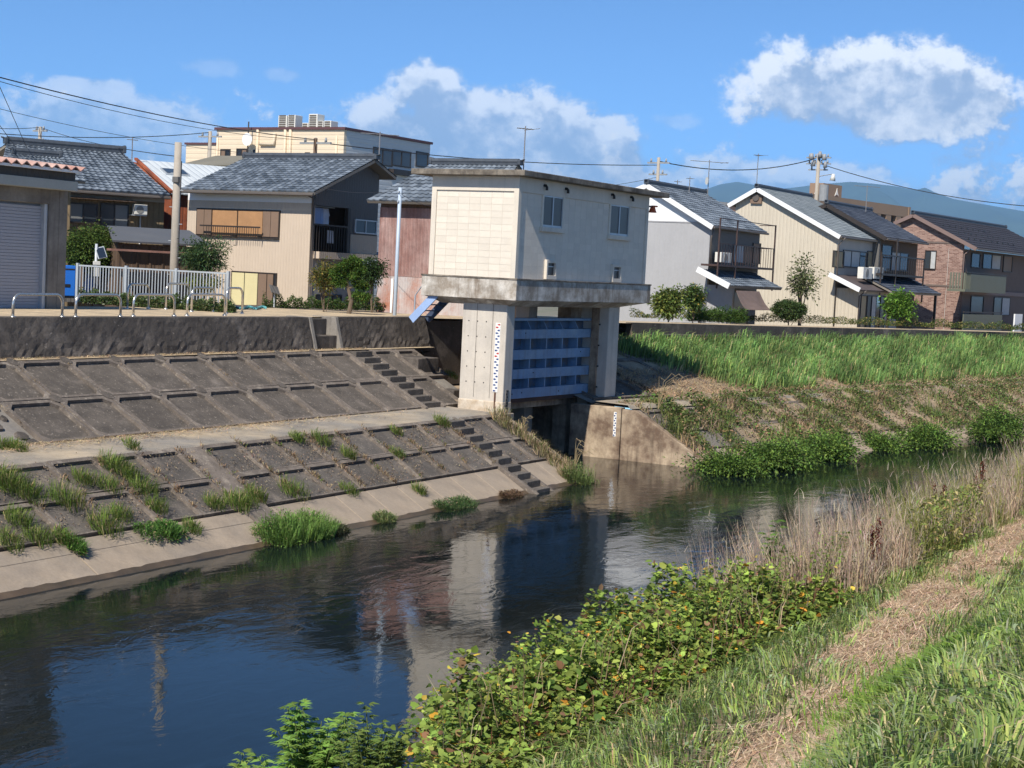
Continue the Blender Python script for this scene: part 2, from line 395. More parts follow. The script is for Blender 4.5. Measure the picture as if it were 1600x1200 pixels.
# ---------------------------------------------------------------- far bank, above the sluice
sheet('embankment_base', RF, -60, 41.3, 40, [(17, -1.6), (20.35, -.03), (23.3, 1.66), (25.1, 1.72), (27.95, 3.24), (28.6, 3.26)], m_conc)
emb = bpy.data.objects['embankment_base']
sheet('embankment_wing', RF, 41.3, 43.3, 2, [(24.9, 1.5), (25.1, 1.71), (27.95, 3.235), (28.6, 3.255)], m_conc)
sheet('berm_path', RF, -60, 41.25, 60, [(23.22, 1.66), (23.32, 1.735), (25.22, 1.80), (25.26, 1.74)], m_berm)
sheet('wall_foot_strip', RF, -60, 44.9, 30, [(27.86, 3.335), (28.2, 3.345)], m_straw)

def slope_frame(s, t0, z0, t1, z1, lift=0.0):
    """matrix: x along the river, y up the slope, z out of the slope"""
    x = Vector((RF.u.x, RF.u.y, 0)); y = (RF.w(0, t1, z1) - RF.w(0, t0, z0)).normalized(); z = x.cross(y)
    o = RF.w(s, t0, z0) + z * lift
    return Matrix(((x.x, y.x, z.x, o.x), (x.y, y.y, z.y, o.y), (x.z, y.z, z.z, o.z), (0, 0, 0, 1)))

def block_mesh(name, w, h, rx, rt, rb, depth, cut, top):
    """a revetment block: raised rim round a sunk panel with cut corners"""
    g = .012; b = MB()
    o = [(g, g), (w - g, g), (w - g, h - g), (g, h - g)]
    i = [(rx, rb + cut), (rx + cut, rb), (w - rx - cut, rb), (w - rx, rb + cut), (w - rx, h - rt - cut), (w - rx - cut, h - rt), (rx + cut, h - rt), (rx, h - rt - cut)]
    O = [(x, y, top) for x, y in o]; I = [(x, y, top) for x, y in i]
    P = lambda *q: b.poly(*q)
    P(O[0], O[1], I[2], I[1]); P(O[1], O[2], I[4], I[3]); P(O[2], O[3], I[6], I[5]); P(O[3], O[0], I[0], I[7])
    P(O[0], I[1], I[0]); P(O[1], I[3], I[2]); P(O[2], I[5], I[4]); P(O[3], I[7], I[6])
    for k in range(4):
        a, c = o[k], o[(k + 1) % 4]; P((*a, -.03), (*c, -.03), (*c, top), (*a, top))
    for k in range(8):
        a, c = i[k], i[(k + 1) % 8]; P((*a, top), (*c, top), (*c, top - depth), (*a, top - depth))
    n = len(b.f)
    P(*[(x, y, top - depth) for x, y in i])
    me = bpy.data.meshes.new(name); me.from_pydata(b.v, [], b.f); me.update(); boxuv(me)
    return me, n
def two_mats(me, n, ma, mb_):
    me.materials.append(ma); me.materials.append(mb_); me.polygons[n].material_index = 1

UP_W, UP_H = 1.66, 1.59
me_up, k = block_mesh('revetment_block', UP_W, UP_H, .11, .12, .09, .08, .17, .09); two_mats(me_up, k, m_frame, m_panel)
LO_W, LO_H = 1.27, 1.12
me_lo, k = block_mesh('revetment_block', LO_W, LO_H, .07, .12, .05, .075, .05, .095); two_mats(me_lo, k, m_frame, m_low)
me_upr, k = block_mesh('revetment_block', 1.30, UP_H, .11, .12, .09, .08, .15, .09); two_mats(me_upr, k, m_frame, m_panel)

def put(me, M, name='revetment_block', parent=emb):
    o = bpy.data.objects.new(name, me); col.objects.link(o); o.parent = parent; o.matrix_world = M; return o
UPF = (25.1, 1.72, 27.95, 3.24); LOF = (20.35, -.03, 23.3, 1.66)
def jig(M): return M @ Matrix.Translation((random.uniform(-.006,.006), random.uniform(-.006,.006), random.uniform(.014,.034))) @ Matrix.Rotation(random.uniform(-.005,.005), 4, 'Y')
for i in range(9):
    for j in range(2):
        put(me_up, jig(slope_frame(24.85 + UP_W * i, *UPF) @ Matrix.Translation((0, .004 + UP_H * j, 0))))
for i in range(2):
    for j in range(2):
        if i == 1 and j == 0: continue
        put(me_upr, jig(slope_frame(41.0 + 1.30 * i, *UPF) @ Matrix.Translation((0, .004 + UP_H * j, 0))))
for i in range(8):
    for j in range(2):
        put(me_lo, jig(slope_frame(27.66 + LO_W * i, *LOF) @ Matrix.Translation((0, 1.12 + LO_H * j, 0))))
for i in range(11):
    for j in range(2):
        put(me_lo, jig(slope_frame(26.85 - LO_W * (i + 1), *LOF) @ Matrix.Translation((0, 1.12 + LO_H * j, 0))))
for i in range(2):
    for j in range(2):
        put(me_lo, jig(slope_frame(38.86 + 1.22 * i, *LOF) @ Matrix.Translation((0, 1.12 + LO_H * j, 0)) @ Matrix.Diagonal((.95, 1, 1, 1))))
# round caps where four upper blocks meet
cap = MB(); cap.tube([(0, 0, .03), (0, 0, .130)], .155, 16)
mc = bpy.data.meshes.new('joint_cap'); mc.from_pydata(cap.v, [], cap.f); mc.update(); boxuv(mc); mc.materials.append(m_panel)
for i in range(1, 9):
    for yy in (UP_H, 2 * UP_H - .04): put(mc, slope_frame(24.85 + UP_W * i, *UPF) @ Matrix.Translation((0, yy, 0)), 'joint_cap')
# plain concrete strip between the two lower fields, apron slabs by the water
b = MB(); b.box(0, .78, .02, 3.34, -.05, .10)
o = b.build('plain_strip', m_frame, emb); o.matrix_world = slope_frame(26.87, *LOF)
for i in range(-12, 19):
    s0 = 14.9 + LO_W * i if i < 0 else None
ap_edges = [(-30, 8.0), (8.02, 21.6), (21.63, 26.85), (26.87, 27.63)] + [(27.66 + LO_W * k + .012, 27.66 + LO_W * (k + 1) - .012) for k in range(8)] + [(38.8, 40.0), (40.02, 41.2)]
for (a, c) in ap_edges:
    b = MB(); b.box(0, c - a, -1.2, 1.10, -.05, .06)
    b.f.pop(0); o = b.build('apron_slab', m_apron, emb, bevel=.012); o.matrix_world = slope_frame(a, *LOF)
    if a < 27:      # a faint horizontal ledge on the wide slabs
        b = MB(); b.box(.02, c - a - .02, .72, 1.08, .0, .070); o = b.build('apron_ledge', m_apron, emb, bevel=.01); o.matrix_world = slope_frame(a, *LOF)
# dark wet mark just above the water, uneven along its upper edge
m_wet = mat('wet_concrete', (.115,.08,.052), .35, .2, 2, c2=(.07,.055,.035), patch=.5, bump=.2, bscale=20)
b = MB(); n = 420
for i in range(n + 1):
    x = 71 * i / n; h = .10 + .012 * math.sin(x * 1.3) + random.uniform(-.018, .018)
    b.v += [(x, -.3, .0655), (x, h, .0655)]
for i in range(n): b.f.append((2 * i, 2 * i + 2, 2 * i + 3, 2 * i + 1))
o = b.build('wet_mark', m_wet, emb); o.matrix_world = slope_frame(-30, *LOF)
# rough stone pitching beyond the upper blocks
def rubble():
    b = MB()
    for i in range(220):
        s = 24.75 - random.random() * 9.5; y = random.uniform(.05, 3.1)
        M = slope_frame(s, *UPF); c = M @ Vector((0, y, .02)); r = random.uniform(.10, .22)
        R = M.to_3x3() @ Matrix.Rotation(random.uniform(0, 3), 3, 'Z') @ Matrix.Rotation(random.uniform(-.2, .2), 3, 'X')
        n = 6; ring = [R @ Vector((r * math.cos(2*PI*k/n) * random.uniform(.8,1.15), r * .8 * math.sin(2*PI*k/n) * random.uniform(.8,1.15), 0)) for k in range(n)]
        h = random.uniform(.03, .07); up = R @ Vector((0, 0, h))
        b0 = len(b.v); b.v += [tuple(c + q - up) for q in ring] + [tuple(c + q * .8 + up) for q in ring]
        b.f.append(tuple(b0 + n + k for k in range(n)))
        for k in range(n): b.f.append((b0 + k, b0 + (k+1) % n, b0 + n + (k+1) % n, b0 + n + k))
    b.build('stone_pitching', m_wall, emb, kind='stuff')
rubble()

# stairs in the slopes
def stairs(name, label, s0, w, t0, z0, t1, z1, n):
    T = thing(name, label, 'stairs', RF.w(s0, t0, z0), RF.rz)
    dt, dz = (t1 - t0) / n, (z1 - z0) / n
    for i in range(n):
        b = MB(); b.box(.10, w - .10, i * dt, (i + 1) * dt + .1, i * dz - .45, (i + 1) * dz)
        b.build('step', m_low, T, bevel=.012)
    for x0 in (-.04, w - .10):
        b = MB(); b.prism([(x0, -.12, -.5), (x0, t1 - t0 + .12, (z1 - z0) - .5), (x0, t1 - t0 + .12, (z1 - z0) + .06), (x0, -.12, .06 - .0)], (.14, 0, 0))
        b.build('side_kerb', m_frame, T, bevel=.012)
    return T
stairs('concrete_stairs', 'upper flight of concrete steps set in the block embankment below the levee wall', 39.86, 1.08, 25.05, 1.78, 27.9, 3.30, 9)
stairs('concrete_stairs', 'lower flight of concrete steps leading from the berm down into the water', 37.86, .95, 20.1, -.08, 23.22, 1.70, 10)

# ---------------------------------------------------------------- levee wall (with the notch of old steps)
def wall_piece(b, s0, s1, t0, z0, t1, z1, t2):
    n = max(1, int((s1 - s0) / .14)); rows = 9
    base = len(b.v)
    for i in range(n + 1):
        s = s0 + (s1 - s0) * i / n
        for j in range(rows + 1):
            f = j / rows; jt = .010 if 0 < j < rows else .004
            b.v.append(tuple(RF.w(s, t0 + (t1 - t0) * f + random.uniform(-jt, jt) * (2.4 if j < 4 else 1), z0 + (z1 - z0) * f)))
        b.v.append(tuple(RF.w(s, t2, z1))); b.v.append(tuple(RF.w(s, t2, z0 - .3)))
    k = rows + 3
    for i in range(n):
        for j in range(k - 1):
            a = base + i * k + j; b.f.append((a, a + k, a + k + 1, a + 1))
    for i, fl in ((0, 0), (n, 1)):
        q = [base + i * k + j for j in range(k)]; b.f.append(tuple(q) if not fl else tuple(reversed(q)))
W = thing('levee_wall', 'dark mossy concrete levee wall along the gravel path with a stepped notch', 'wall', RF.w(0, 28.1, 3.3))
Wl = Vector(W.location)
def wbuild(b, name, m, **kw):
    b.v = [tuple(Vector(v) - Wl) for v in b.v]; return b.build(name, m, W, **kw)
sn0, sn1 = 38.55, 40.0
b = MB(); wall_piece(b, -60, sn0, 28.06, 3.2, 28.36, LEVEE_Z, 28.85); wbuild(b, 'wall_section', m_wall)
b = MB(); wall_piece(b, sn1, 45.0, 28.06, 3.2, 28.36, LEVEE_Z, 28.85); wbuild(b, 'wall_section', m_wall)
for (t0, z1) in ((28.25, 3.75), (28.65, 4.24)):
    b = MB(); c = [RF.w(sn0 + .14, t0, 3.2), RF.w(sn1 - .14, t0, 3.2), RF.w(sn1 - .14, t0 + .55, 3.2), RF.w(sn0 + .14, t0 + .55, 3.2)]
    b.prism(c, (0, 0, z1 - 3.2)); wbuild(b, 'step', m_wall, bevel=.02)
for s in (sn0 - .02, sn1 - .14):
    b = MB(); c = [RF.w(s, 28.04, 3.2), RF.w(s, 28.34, LEVEE_Z + .01), RF.w(s, 29.2, LEVEE_Z + .01), RF.w(s, 29.2, 3.2)]
    b.prism(list(reversed(c)), Vector((RF.u.x, RF.u.y, 0)) * .16); wbuild(b, 'notch_cheek', m_conc, bevel=.02)

# levee crown and the ground behind
sheet('gravel_path', RF, -60, 45.0, 20, [(28.84, LEVEE_Z - .02), (31, LEVEE_Z - .02), (34.6, LEVEE_Z - .03), (35.0, LEVEE_Z - .08)], m_straw)
sheet('yard_ground', RF, -60, 35.5, 8, [(34.95, LEVEE_Z - .085), (41.5, LEVEE_Z - .12), (44, GROUND_Z - .02)], m_straw)
sheet('levee_back_slope', RF, 35.5, 45.0, 4, [(34.95, LEVEE_Z - .085), (36.6, GROUND_Z - .02), (41, GROUND_Z - .01)], m_soil)
zr = lambda s: 4.14 - (s - 54) * .0078
sheet('gravel_path', R2, 50, 260, 24, [(36.15, lambda s: zr(s)), (38.2, lambda s: zr(s)), (40.2, lambda s: zr(s) - .06)], m_straw)
sheet('levee_back_slope', R2, 50, 260, 6, [(40.15, lambda s: zr(s) - .065), (43, GROUND_Z - .02)], m_soil)
b = MB(); b.poly(RF.w(-6000, 40, GROUND_Z), RF.w(46, 40, GROUND_Z), R2.w(50, 42, GROUND_Z), R2.w(6000, 42, GROUND_Z), Vector((26000, 26000, GROUND_Z)), Vector((-26000, 26000, GROUND_Z)))
b.build('ground', m_ground, None, kind='structure')

# right-hand levee wall
b = MB(); n = 60
W2 = thing('levee_wall', 'low dark concrete levee wall behind the tall green grass right of the sluice', 'wall', R2.w(52, 35.8, 3))
for (s0, s1) in ((52.2, 70), (70.03, 100), (100.03, 200)):
    b = MB(); k = int((s1 - s0) / 1)
    for i in range(k + 1):
        s = s0 + (s1 - s0) * i / k
        for (t, z) in ((35.75, 2.4), (35.75, zr(s) - .42), (35.9, zr(s) - .40), (35.9, zr(s) + .03), (36.2, zr(s) + .03), (36.2, 2.4)):
            b.v.append(tuple(R2.w(s, t + random.uniform(-.012, .012), z) - Vector(W2.location)))
    for i in range(k):
        for j in range(5):
            a = i * 6 + j; b.f.append((a, a + 6, a + 7, a + 1))
    b.f.append(tuple(range(6))); b.f.append(tuple(reversed(range(k * 6, k * 6 + 6))))
    b.build('wall_section', m_wall, W2)
# filler of the levee between the two walls, behind the sluice
b = MB(); b.poly(RF.w(45.0, 28.4, LEVEE_Z - .03), R2.w(52.4, 35.9, zr(52.4) + .01), R2.w(52.4, 40.15, LEVEE_Z - .1), RF.w(45.0, 38.4, LEVEE_Z - .13), RF.w(45.0, 34, LEVEE_Z - .03))
b.build('gravel_path', m_straw, None, kind='structure')

# ---------------------------------------------------------------- far bank, below the sluice
wing_s2 = lambda t: (47.45 - .1685 * t) / .9857
sheet('embankment_base', R2, 43, 260, 217, [(22, -1.6), (26.45, -.02), (27.3, .5), (29.55, 1.70), (30.9, 1.74), (35.2, 3.15), (35.9, 3.2)], m_conc, start=wing_s2)
emb2 = [o for o in bpy.data.objects if o.name.startswith('embankment_base')][-1]
emb2['kind'] = 'structure'
sheet('dry_bank_soil', R2, 47.2, 260, 80, [(27.35, .60), (29.45, 1.76), (30.9, 1.86), (33.0, 2.5), (35.75, 3.35)], mat('strawy_bank', (.40,.30,.20), .97, .3, 2.2, c2=(.22,.17,.115), patch=.6, pscale=1.2, bump=.9, bscale=16, gcol=(.5,.4,.27), gscale=14, gmin=.58), jitter=.05)
# concrete blocks of the right lower slope that show between the weeds
def slope2(s, t0, z0, t1, z1):
    x = Vector((R2.u.x, R2.u.y, 0)); y = (R2.w(0, t1, z1) - R2.w(0, t0, z0)).normalized(); z = x.cross(y); o = R2.w(s, t0, z0)
    return Matrix(((x.x, y.x, z.x, o.x), (x.y, y.y, z.y, o.y), (x.z, y.z, z.z, o.z), (0, 0, 0, 1)))
for i in range(26):
    b = MB(); w = 1.24; b.box(0, w, -.8, 1.0, -.05, .05); o = b.build('apron_slab', m_apron, emb2, bevel=.015); o.matrix_world = slope2(43.2 + 1.27 * i, 26.45, -.02, 29.55, 1.70)
for i in range(20):
    put(me_lo, slope2(43.35 + LO_W * i, 26.45, -.02, 29.55, 1.70) @ Matrix.Translation((0, 1.02, 0)), parent=emb2)
    put(me_lo, slope2(43.35 + LO_W * i, 26.45, -.02, 29.55, 1.70) @ Matrix.Translation((0, 1.02 + LO_H, 0)), parent=emb2)
for i in range(6):
    put(me_up, slope2(43.2 + UP_W * i, 31.0, 1.72, 35.2, 3.15) @ Matrix.Translation((0, .1, .05)), parent=emb2)
    put(me_up, slope2(43.2 + UP_W * i, 31.0, 1.72, 35.2, 3.15) @ Matrix.Translation((0, .1 + UP_H, .05)), parent=emb2)
    put(me_up, slope2(43.2 + UP_W * i, 31.0, 1.72, 35.2, 3.15) @ Matrix.Translation((0, .1 + 2 * UP_H, .05)), parent=emb2)
    put(me_up, slope2(43.2 + UP_W * i, 31.0, 1.72, 35.2, 3.15) @ Matrix.Translation((0, .1 + 3 * UP_H, .05)), parent=emb2)
sheet('berm_path', R2, 42.9, 260, 60, [(29.4, 1.68), (29.5, 1.80), (30.95, 1.82)], m_berm)

# ---------------------------------------------------------------- near bank
NEAR = [(-300, GROUND_Z), (-8, GROUND_Z), (-3.6, 4.3), (.9, 4.3), (2.2, 3.55), (3.6, 2.42), (3.95, 2.22), (5.05, 2.20), (5.6, 2.1), (7.0, 1.35), (9.3, -.2), (10.5, -1.2)]
def near_z(t):
    for (a, za), (c, zc) in zip(NEAR, NEAR[1:]):
        if a <= t <= c: return za + (zc - za) * (t - a) / (c - a)
    return -1
sheet('near_bank', RF, -60, 200, 260, NEAR, m_soil, jitter=.02)
m_strawpath = mat('trodden_straw', (.50,.385,.265), .97, .25, 4, c2=(.36,.26,.17), patch=.5, pscale=2.5, bump=.9, bscale=45, gcol=(.60,.46,.30), gscale=70, gmin=.55)

# ---------------------------------------------------------------- far mountains
def mountains():
    prof = [(820, 330), (900, 325), (1000, 312), (1060, 302), (1100, 297), (1125, 288), (1152, 284), (1180, 289), (1205, 297), (1240, 293), (1290, 287), (1330, 284), (1365, 287), (1400, 291), (1430, 297), (1445, 293), (1462, 301), (1490, 311), (1530, 318), (1600, 330), (1680, 338), (1800, 330), (2000, 345)]
    A = []; E = []
    for (x, y) in prof:
        d = ray(x, y); A.append(math.atan2(d.x, d.y)); E.append(d.z / math.hypot(d.x, d.y))
    na, nr = 420, 40; az = np.linspace(A[0], A[-1], na); el = np.interp(az, A, E)
    ph = rng.random(24) * 6.28
    V = []; 
    for j in range(nr):
        f = j / (nr - 1); r = 9000 + 9000 * f
        sh = np.sin(PI * min(1, f / .75) * .5) ** .9 if f < .75 else np.cos((f - .75) / .25 * PI / 2)
        w = sum(np.sin(az * (60 * 1.6 ** k) + f * (9 + 5 * k) + ph[k]) * .5 ** k for k in range(6)) * .12 * (1 - sh ** 6)
        h = CAM_H + el * r * np.clip(sh + w * (sh > .02), 0, 1.0)
        h = np.maximum(h, GROUND_Z - 5)
        V.append(np.stack([np.sin(az) * r, np.cos(az) * r, h], 1))
    V = np.concatenate(V); i, j = np.meshgrid(np.arange(na - 1), np.arange(nr - 1)); a = (j * na + i).ravel()
    Fc = np.stack([a, a + 1, a + na + 1, a + na], 1)
    npmesh('mountain_range', V, Fc, mat('far_forest', (.05,.075,.04), .95, .3, .002, bump=0), None, 'structure', smooth=True)
mountains()

# ================================================================== SLUICE GATE HOUSE
_p = PY(807.5, 437, 47.2)
GF = Frame(_p.x, _p.y, 30.0)
DECK = _p.z                                              # top of the deck, about 5.73
GL = GF.X(1017, DECK); GD = GF.Yy(659, DECK)             # deck length along the river and depth
T = thing('sluice_gate_house', 'cream block sluice gate house on concrete pillars over the blue gate', 'gate house', GF.w(0, 0, 0), GF.rz)
m_cream = mat('cream_paint', (.68,.615,.52), .8, .05, 1.0, c2=(.60,.55,.47), patch=.35, bump=.12, bscale=40, streak=.38, cs=(.40,.36,.31))
m_block = mat('cream_painted_block', (.68,.62,.53), .82, .06, 1.2, bump=.2, bscale=50, rnd=.04)
m_joint = mat('block_joint', (.64,.585,.50), .9, .1, 2)
m_deck  = mat('peeling_deck_concrete', (.29,.25,.205), .9, .22, 1.6, c2=(.62,.59,.54), patch=.42, pscale=1.7, bump=.4, bscale=18, streak=.85, cs=(.13,.085,.05))
m_roofc = mat('roof_slab_concrete', (.27,.235,.19), .92, .25, 1.5, c2=(.10,.085,.07), patch=.55, pscale=1.6, bump=.6, bscale=16, streak=.6, cs=(.05,.045,.04))
m_pier  = mat('pillar_concrete', (.58,.53,.46), .85, .08, 1.0, c2=(.49,.45,.40), patch=.5, pscale=.8, bump=.2, bscale=25, streak=.45, cs=(.30,.27,.235))
m_pierlow = mat('pillar_base_concrete', (.60,.53,.44), .9, .12, 2.0, c2=(.46,.37,.27), patch=.5, pscale=3, bump=.5, bscale=20)
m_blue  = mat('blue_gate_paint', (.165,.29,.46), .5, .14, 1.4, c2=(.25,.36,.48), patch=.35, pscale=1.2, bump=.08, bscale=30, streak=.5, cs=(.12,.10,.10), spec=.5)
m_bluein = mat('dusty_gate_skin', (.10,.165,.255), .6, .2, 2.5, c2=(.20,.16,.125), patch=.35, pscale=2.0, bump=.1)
m_rust  = mat('rusted_steel', (.12,.055,.035), .85, .3, 4, c2=(.05,.035,.03), patch=.5, bump=.3)
m_black = mat('black_steel', (.02,.022,.024), .5, .2, 3, bump=.05)
m_alu   = mat('aluminium_frame', (.44,.47,.50), .4, .08, 3, bump=.0, metal=.3)
m_glassd = glass_mat('dark_window_glass', (.035,.034,.034), .35)
m_stain = mat('algae_stained_concrete', (.48,.38,.27), .9, .15, 1.2, c2=(.15,.10,.07), patch=.5, pscale=1.1, bump=.35, bscale=18, streak=.9, cs=(.10,.07,.05))
m_white = mat('white_paint', (.78,.78,.76), .6, .05, 3, bump=.03)
m_bluemark = mat('gauge_blue', (.03,.07,.22), .6, .1, 5, bump=0)
m_redmark = mat('gauge_red', (.50,.06,.05), .6, .1, 5, bump=0)
m_orange = mat('orange_lamp_paint', (.62,.14,.05), .5, .1, 6, bump=0)

SLAB = GF.Z(470, 0, 0)                                   # underside of the deck edge
# deck with sloping haunches underneath
b = MB(); b.box(0, GL, 0, GD, SLAB, DECK); b.build('deck', m_deck, T, bevel=.015)
b = MB(); b.box(-.02, GL + .02, -.02, GD + .02, DECK - .015, DECK + .035); b.build('deck_edge_capping', m_roofc, T, bevel=.008)
b = MB(); top = [(.06, .06), (GL - .06, .06), (GL - .06, GD - .06), (.06, GD - .06)]; bot = [(.42, .5), (GL - 1.7, .5), (GL - 1.7, GD - .5), (.42, GD - .5)]
tp = [(x, y, SLAB + .01) for x, y in top]; bt = [(x, y, SLAB - .19) for x, y in bot]
for i in range(4):
    j = (i + 1) % 4; b.poly(bt[i], bt[j], tp[j], tp[i])
b.poly(*reversed(bt)); b.build('deck_haunch', m_deck, T)

# walls: core, corner posts, ring beam, then every block
wx0, wx1, wy0, wy1 = .22, GL - .06, .20, GD - .09
WT = GF.Z(275.5, wx0, wy0)
BEAM = GF.Z(299, wx0, wy0)
b = MB(); b.box(wx0 + .05, wx1 - .05, wy0 + .05, wy1 - .05, DECK + .01, WT - .005); b.build('wall', m_joint, T)
b = MB(); pw = .17
for (x0, x1, y0, y1) in ((wx0, wx0 + pw, wy0, wy0 + pw), (wx1 - pw, wx1, wy0, wy0 + pw), (wx0, wx0 + pw, wy1 - pw, wy1), (wx1 - pw, wx1, wy1 - pw, wy1)):
    q = MB(); q.box(x0, x1, y0, y1, DECK + .03, BEAM + .005); q.build('corner_post', m_cream, T, bevel=.006)
b = MB(); b.box(wx0, wx1, wy0, wy1, BEAM, WT); b.build('ring_beam', m_cream, T, bevel=.006)
bh = (BEAM - DECK - .03) / 13
def block_obj(w):
    q = MB(); g = .003; q.box(g, w - g, -.007, .02, g, bh - g); me = bpy.data.meshes.new('wall_block'); me.from_pydata(q.v, [], q.f); me.update(); boxuv(me); me.materials.append(m_block); return me
BM = {}
def block(w):
    k = round(w, 3)
    if k not in BM: BM[k] = block_obj(w)
    return BM[k]
def putb(me, x, y, z, rot):
    o = bpy.data.objects.new('wall_block', me); col.objects.link(o); o.parent = T; o.location = (x, y, z); o.rotation_euler = (0, 0, rot); return o
# sunlit end wall (x = wx0 side): seven blocks wide
iy0, iy1 = wy0 + pw, wy1 - pw; nb = 7; bw = (iy1 - iy0) / nb
for r_ in range(13):
    for c_ in range(nb): putb(block(bw), wx0 + .05, iy1 - c_ * bw, DECK + .03 + r_ * bh, -PI / 2)
# river front: openings for two windows and two small vents
WIN = []
for (pl, pr, pt, pb) in ((847.5, 881.5, 304.5, 362.5), (952.5, 984.5, 316.5, 374.5)):
    zc = GF.Z((pt + pb) / 2, GF.X((pl + pr) / 2, 7.5, wy0), wy0)
    xl = GF.X(pl, zc, wy0); xr = GF.X(pr, zc, wy0); xm = (xl + xr) / 2
    WIN.append((xl, xr, GF.Z(pb, xm, wy0), BEAM))
VENT = []
for (pl, pr, pt, pb) in ((852, 868, 405, 437), (955.5, 969.5, 411, 443)):
    xl = GF.X(pl, 6, wy0); xr = GF.X(pr, 6, wy0); VENT.append((xl, xr, DECK + .05, DECK + .05 + .60))
nf = 22; fx0, fx1 = wx0 + pw, wx1 - pw; fw_ = (fx1 - fx0) / nf
for r_ in range(13):
    z0 = DECK + .03 + r_ * bh; z1 = z0 + bh
    segs = [(fx0, fx1)]
    for (a, c, za, zc) in WIN + VENT:
        if z1 > za + .02 and z0 < zc - .02:
            ns = []
            for (p, q) in segs:
                if a > p and c < q: ns += [(p, a), (c, q)]
                else: ns.append((p, q))
            segs = ns
    for (p, q) in segs:
        k = max(1, round((q - p) / fw_)); ww = (q - p) / k
        for c_ in range(k): putb(block(ww), p + c_ * ww, wy0 + .05, z0, 0)
for (xl, xr, zb, zt) in WIN:
    w = MB(); e = .085                                    # cast surround
    w.box(xl - .0, xl + e, wy0, wy0 + .06, zb, zt); w.box(xr - e, xr, wy0, wy0 + .06, zb, zt)
    wo = w.build('window_surround', m_cream, T)
    w = MB(); w.box(xl - .05, xr + .05, wy0 - .05, wy0 + .06, zb - .012, zb + .13); w.build('sill', m_cream, wo, bevel=.008)
    a, c, z0, z1 = xl + e, xr - e, zb + .13, zt
    xm = (a + c) / 2
    w = MB(); y0 = wy0 + .02; f = .045
    w.box(a, c, y0, y0 + .03, z1 - f, z1); w.box(a, c, y0, y0 + .03, z0, z0 + .07); w.box(a, a + f * .6, y0, y0 + .03, z0 + .07, z1 - f); w.box(c - f * .6, c, y0, y0 + .03, z0 + .07, z1 - f)
    w.box(xm - .03, xm + .03, y0 - .006, y0 + .03, z0 + .07, z1 - f); w.build('sash', m_alu, wo)
    for (p, q) in ((a + f * .6, xm - .03), (xm + .03, c - f * .6)):
        w = MB(); w.box(p, q, y0 + .016, y0 + .024, z0 + .07, z1 - f); w.build('pane', m_glassd, wo)
for (xl, xr, z0, z1) in VENT:
    e = .085; w = MB(); y0, y1 = wy0 - .05, wy0 + .07
    w.box(xl, xl + e, y0, y1, z0, z1); w.box(xr - e, xr, y0, y1, z0, z1); w.box(xl + e, xr - e, y0, y1, z0, z0 + .12); w.box(xl + e, xr - e, y0, y1, z1 - .1, z1)
    vo = w.build('vent_surround', m_cream, T, bevel=.006)
    w = MB(); w.box(xl + e, xr - e, wy0 + .03, wy0 + .04, z0 + .12, z1 - .1); w.build('vent_pane', m_glassd, vo)
    w = MB(); w.box(xl + e, xr - e, wy0 + .01, wy0 + .028, z0 + .12 + .26, z0 + .12 + .29); w.build('vent_bar', m_alu, vo)
for (px, py) in ((850.5, 291), (883.5, 296), (955, 305), (984.5, 309)):
    x = GF.X(px, GF.Z(py, 3, wy0), wy0); z = GF.Z(py, x, wy0)
    w = MB(); w.tube([(x, wy0 + .02, z + .02), (x, wy0 - .06, z + .02), (x, wy0 - .10, z - .03), (x, wy0 - .10, z - .12)], .045, 8); w.build('vent_pipe', m_black, T, smooth=True)

# roof slab, slightly tilted, wide overhangs
ry0, ry1, rx0, rx1 = wy0 - .36, wy1 + .57, wx0 - .35, wx1 + .85
b = MB(); zt = WT + .17
c8 = [(rx0, ry0), (rx1, ry0), (rx1, ry1), (rx0, ry1)]
b.v = [(x, y, WT - .0) for x, y in c8] + [(x, y, zt) for x, y in c8]
b.f = [(3, 2, 1, 0), (4, 5, 6, 7), (0, 1, 5, 4), (1, 2, 6, 5), (2, 3, 7, 6), (3, 0, 4, 7)]
b.build('roof_slab', m_roofc, T, bevel=.02)
# lamps on a bracket at the far end
lx = wx1
zl = GF.Z(321, lx, wy0)
w = MB(); w.tube([(lx - .05, wy0 + .3, zl), (lx + 1.05, wy0 + .3, zl)], .03, 8); lo = w.build('lamp_bracket', m_rust, T, smooth=True)
for dx in (.22, .92):
    w = MB(); w.tube([(lx + dx, wy0 + .3, zl + .03), (lx + dx, wy0 + .3, zl - .06), (lx + dx, wy0 + .3, zl - .14), (lx + dx, wy0 + .3, zl - .2)], .07, 10, r1=.15); w.build('lamp_hood', m_orange if dx > .5 else m_rust, lo, smooth=True)
w = MB(); w.tube([(lx + 1.05, wy0 + .3, zl), (lx + 1.05, wy0 + .3, zl + .05)], .12, 10); w.build('lamp_cap', m_orange, lo, smooth=True)

# pillars
PYF = .49                                               # front of the pillars behind the deck edge
pb0 = 1.10
px0 = .36; px1 = px0 + .50
pyd = 1.55
ZB = 1.62
def pillar(x0, x1, y0, y1, name='pillar', low=True):
    q = MB(); q.box(x0, x1, y0, y1, -1.2, SLAB - .02); o = q.build(name, m_pier, T, bevel=.03); return o
pl_ = pillar(px0, px1, PYF, PYF + pyd)
for k, f in ((0, .30), (1, .66)):
    q = MB(); q.box(px0 - .006, px0 + .02, PYF + pyd * f, PYF + pyd * f + .02, ZB + .5, SLAB - .15); q.build('board_mark', m_conc, pl_)
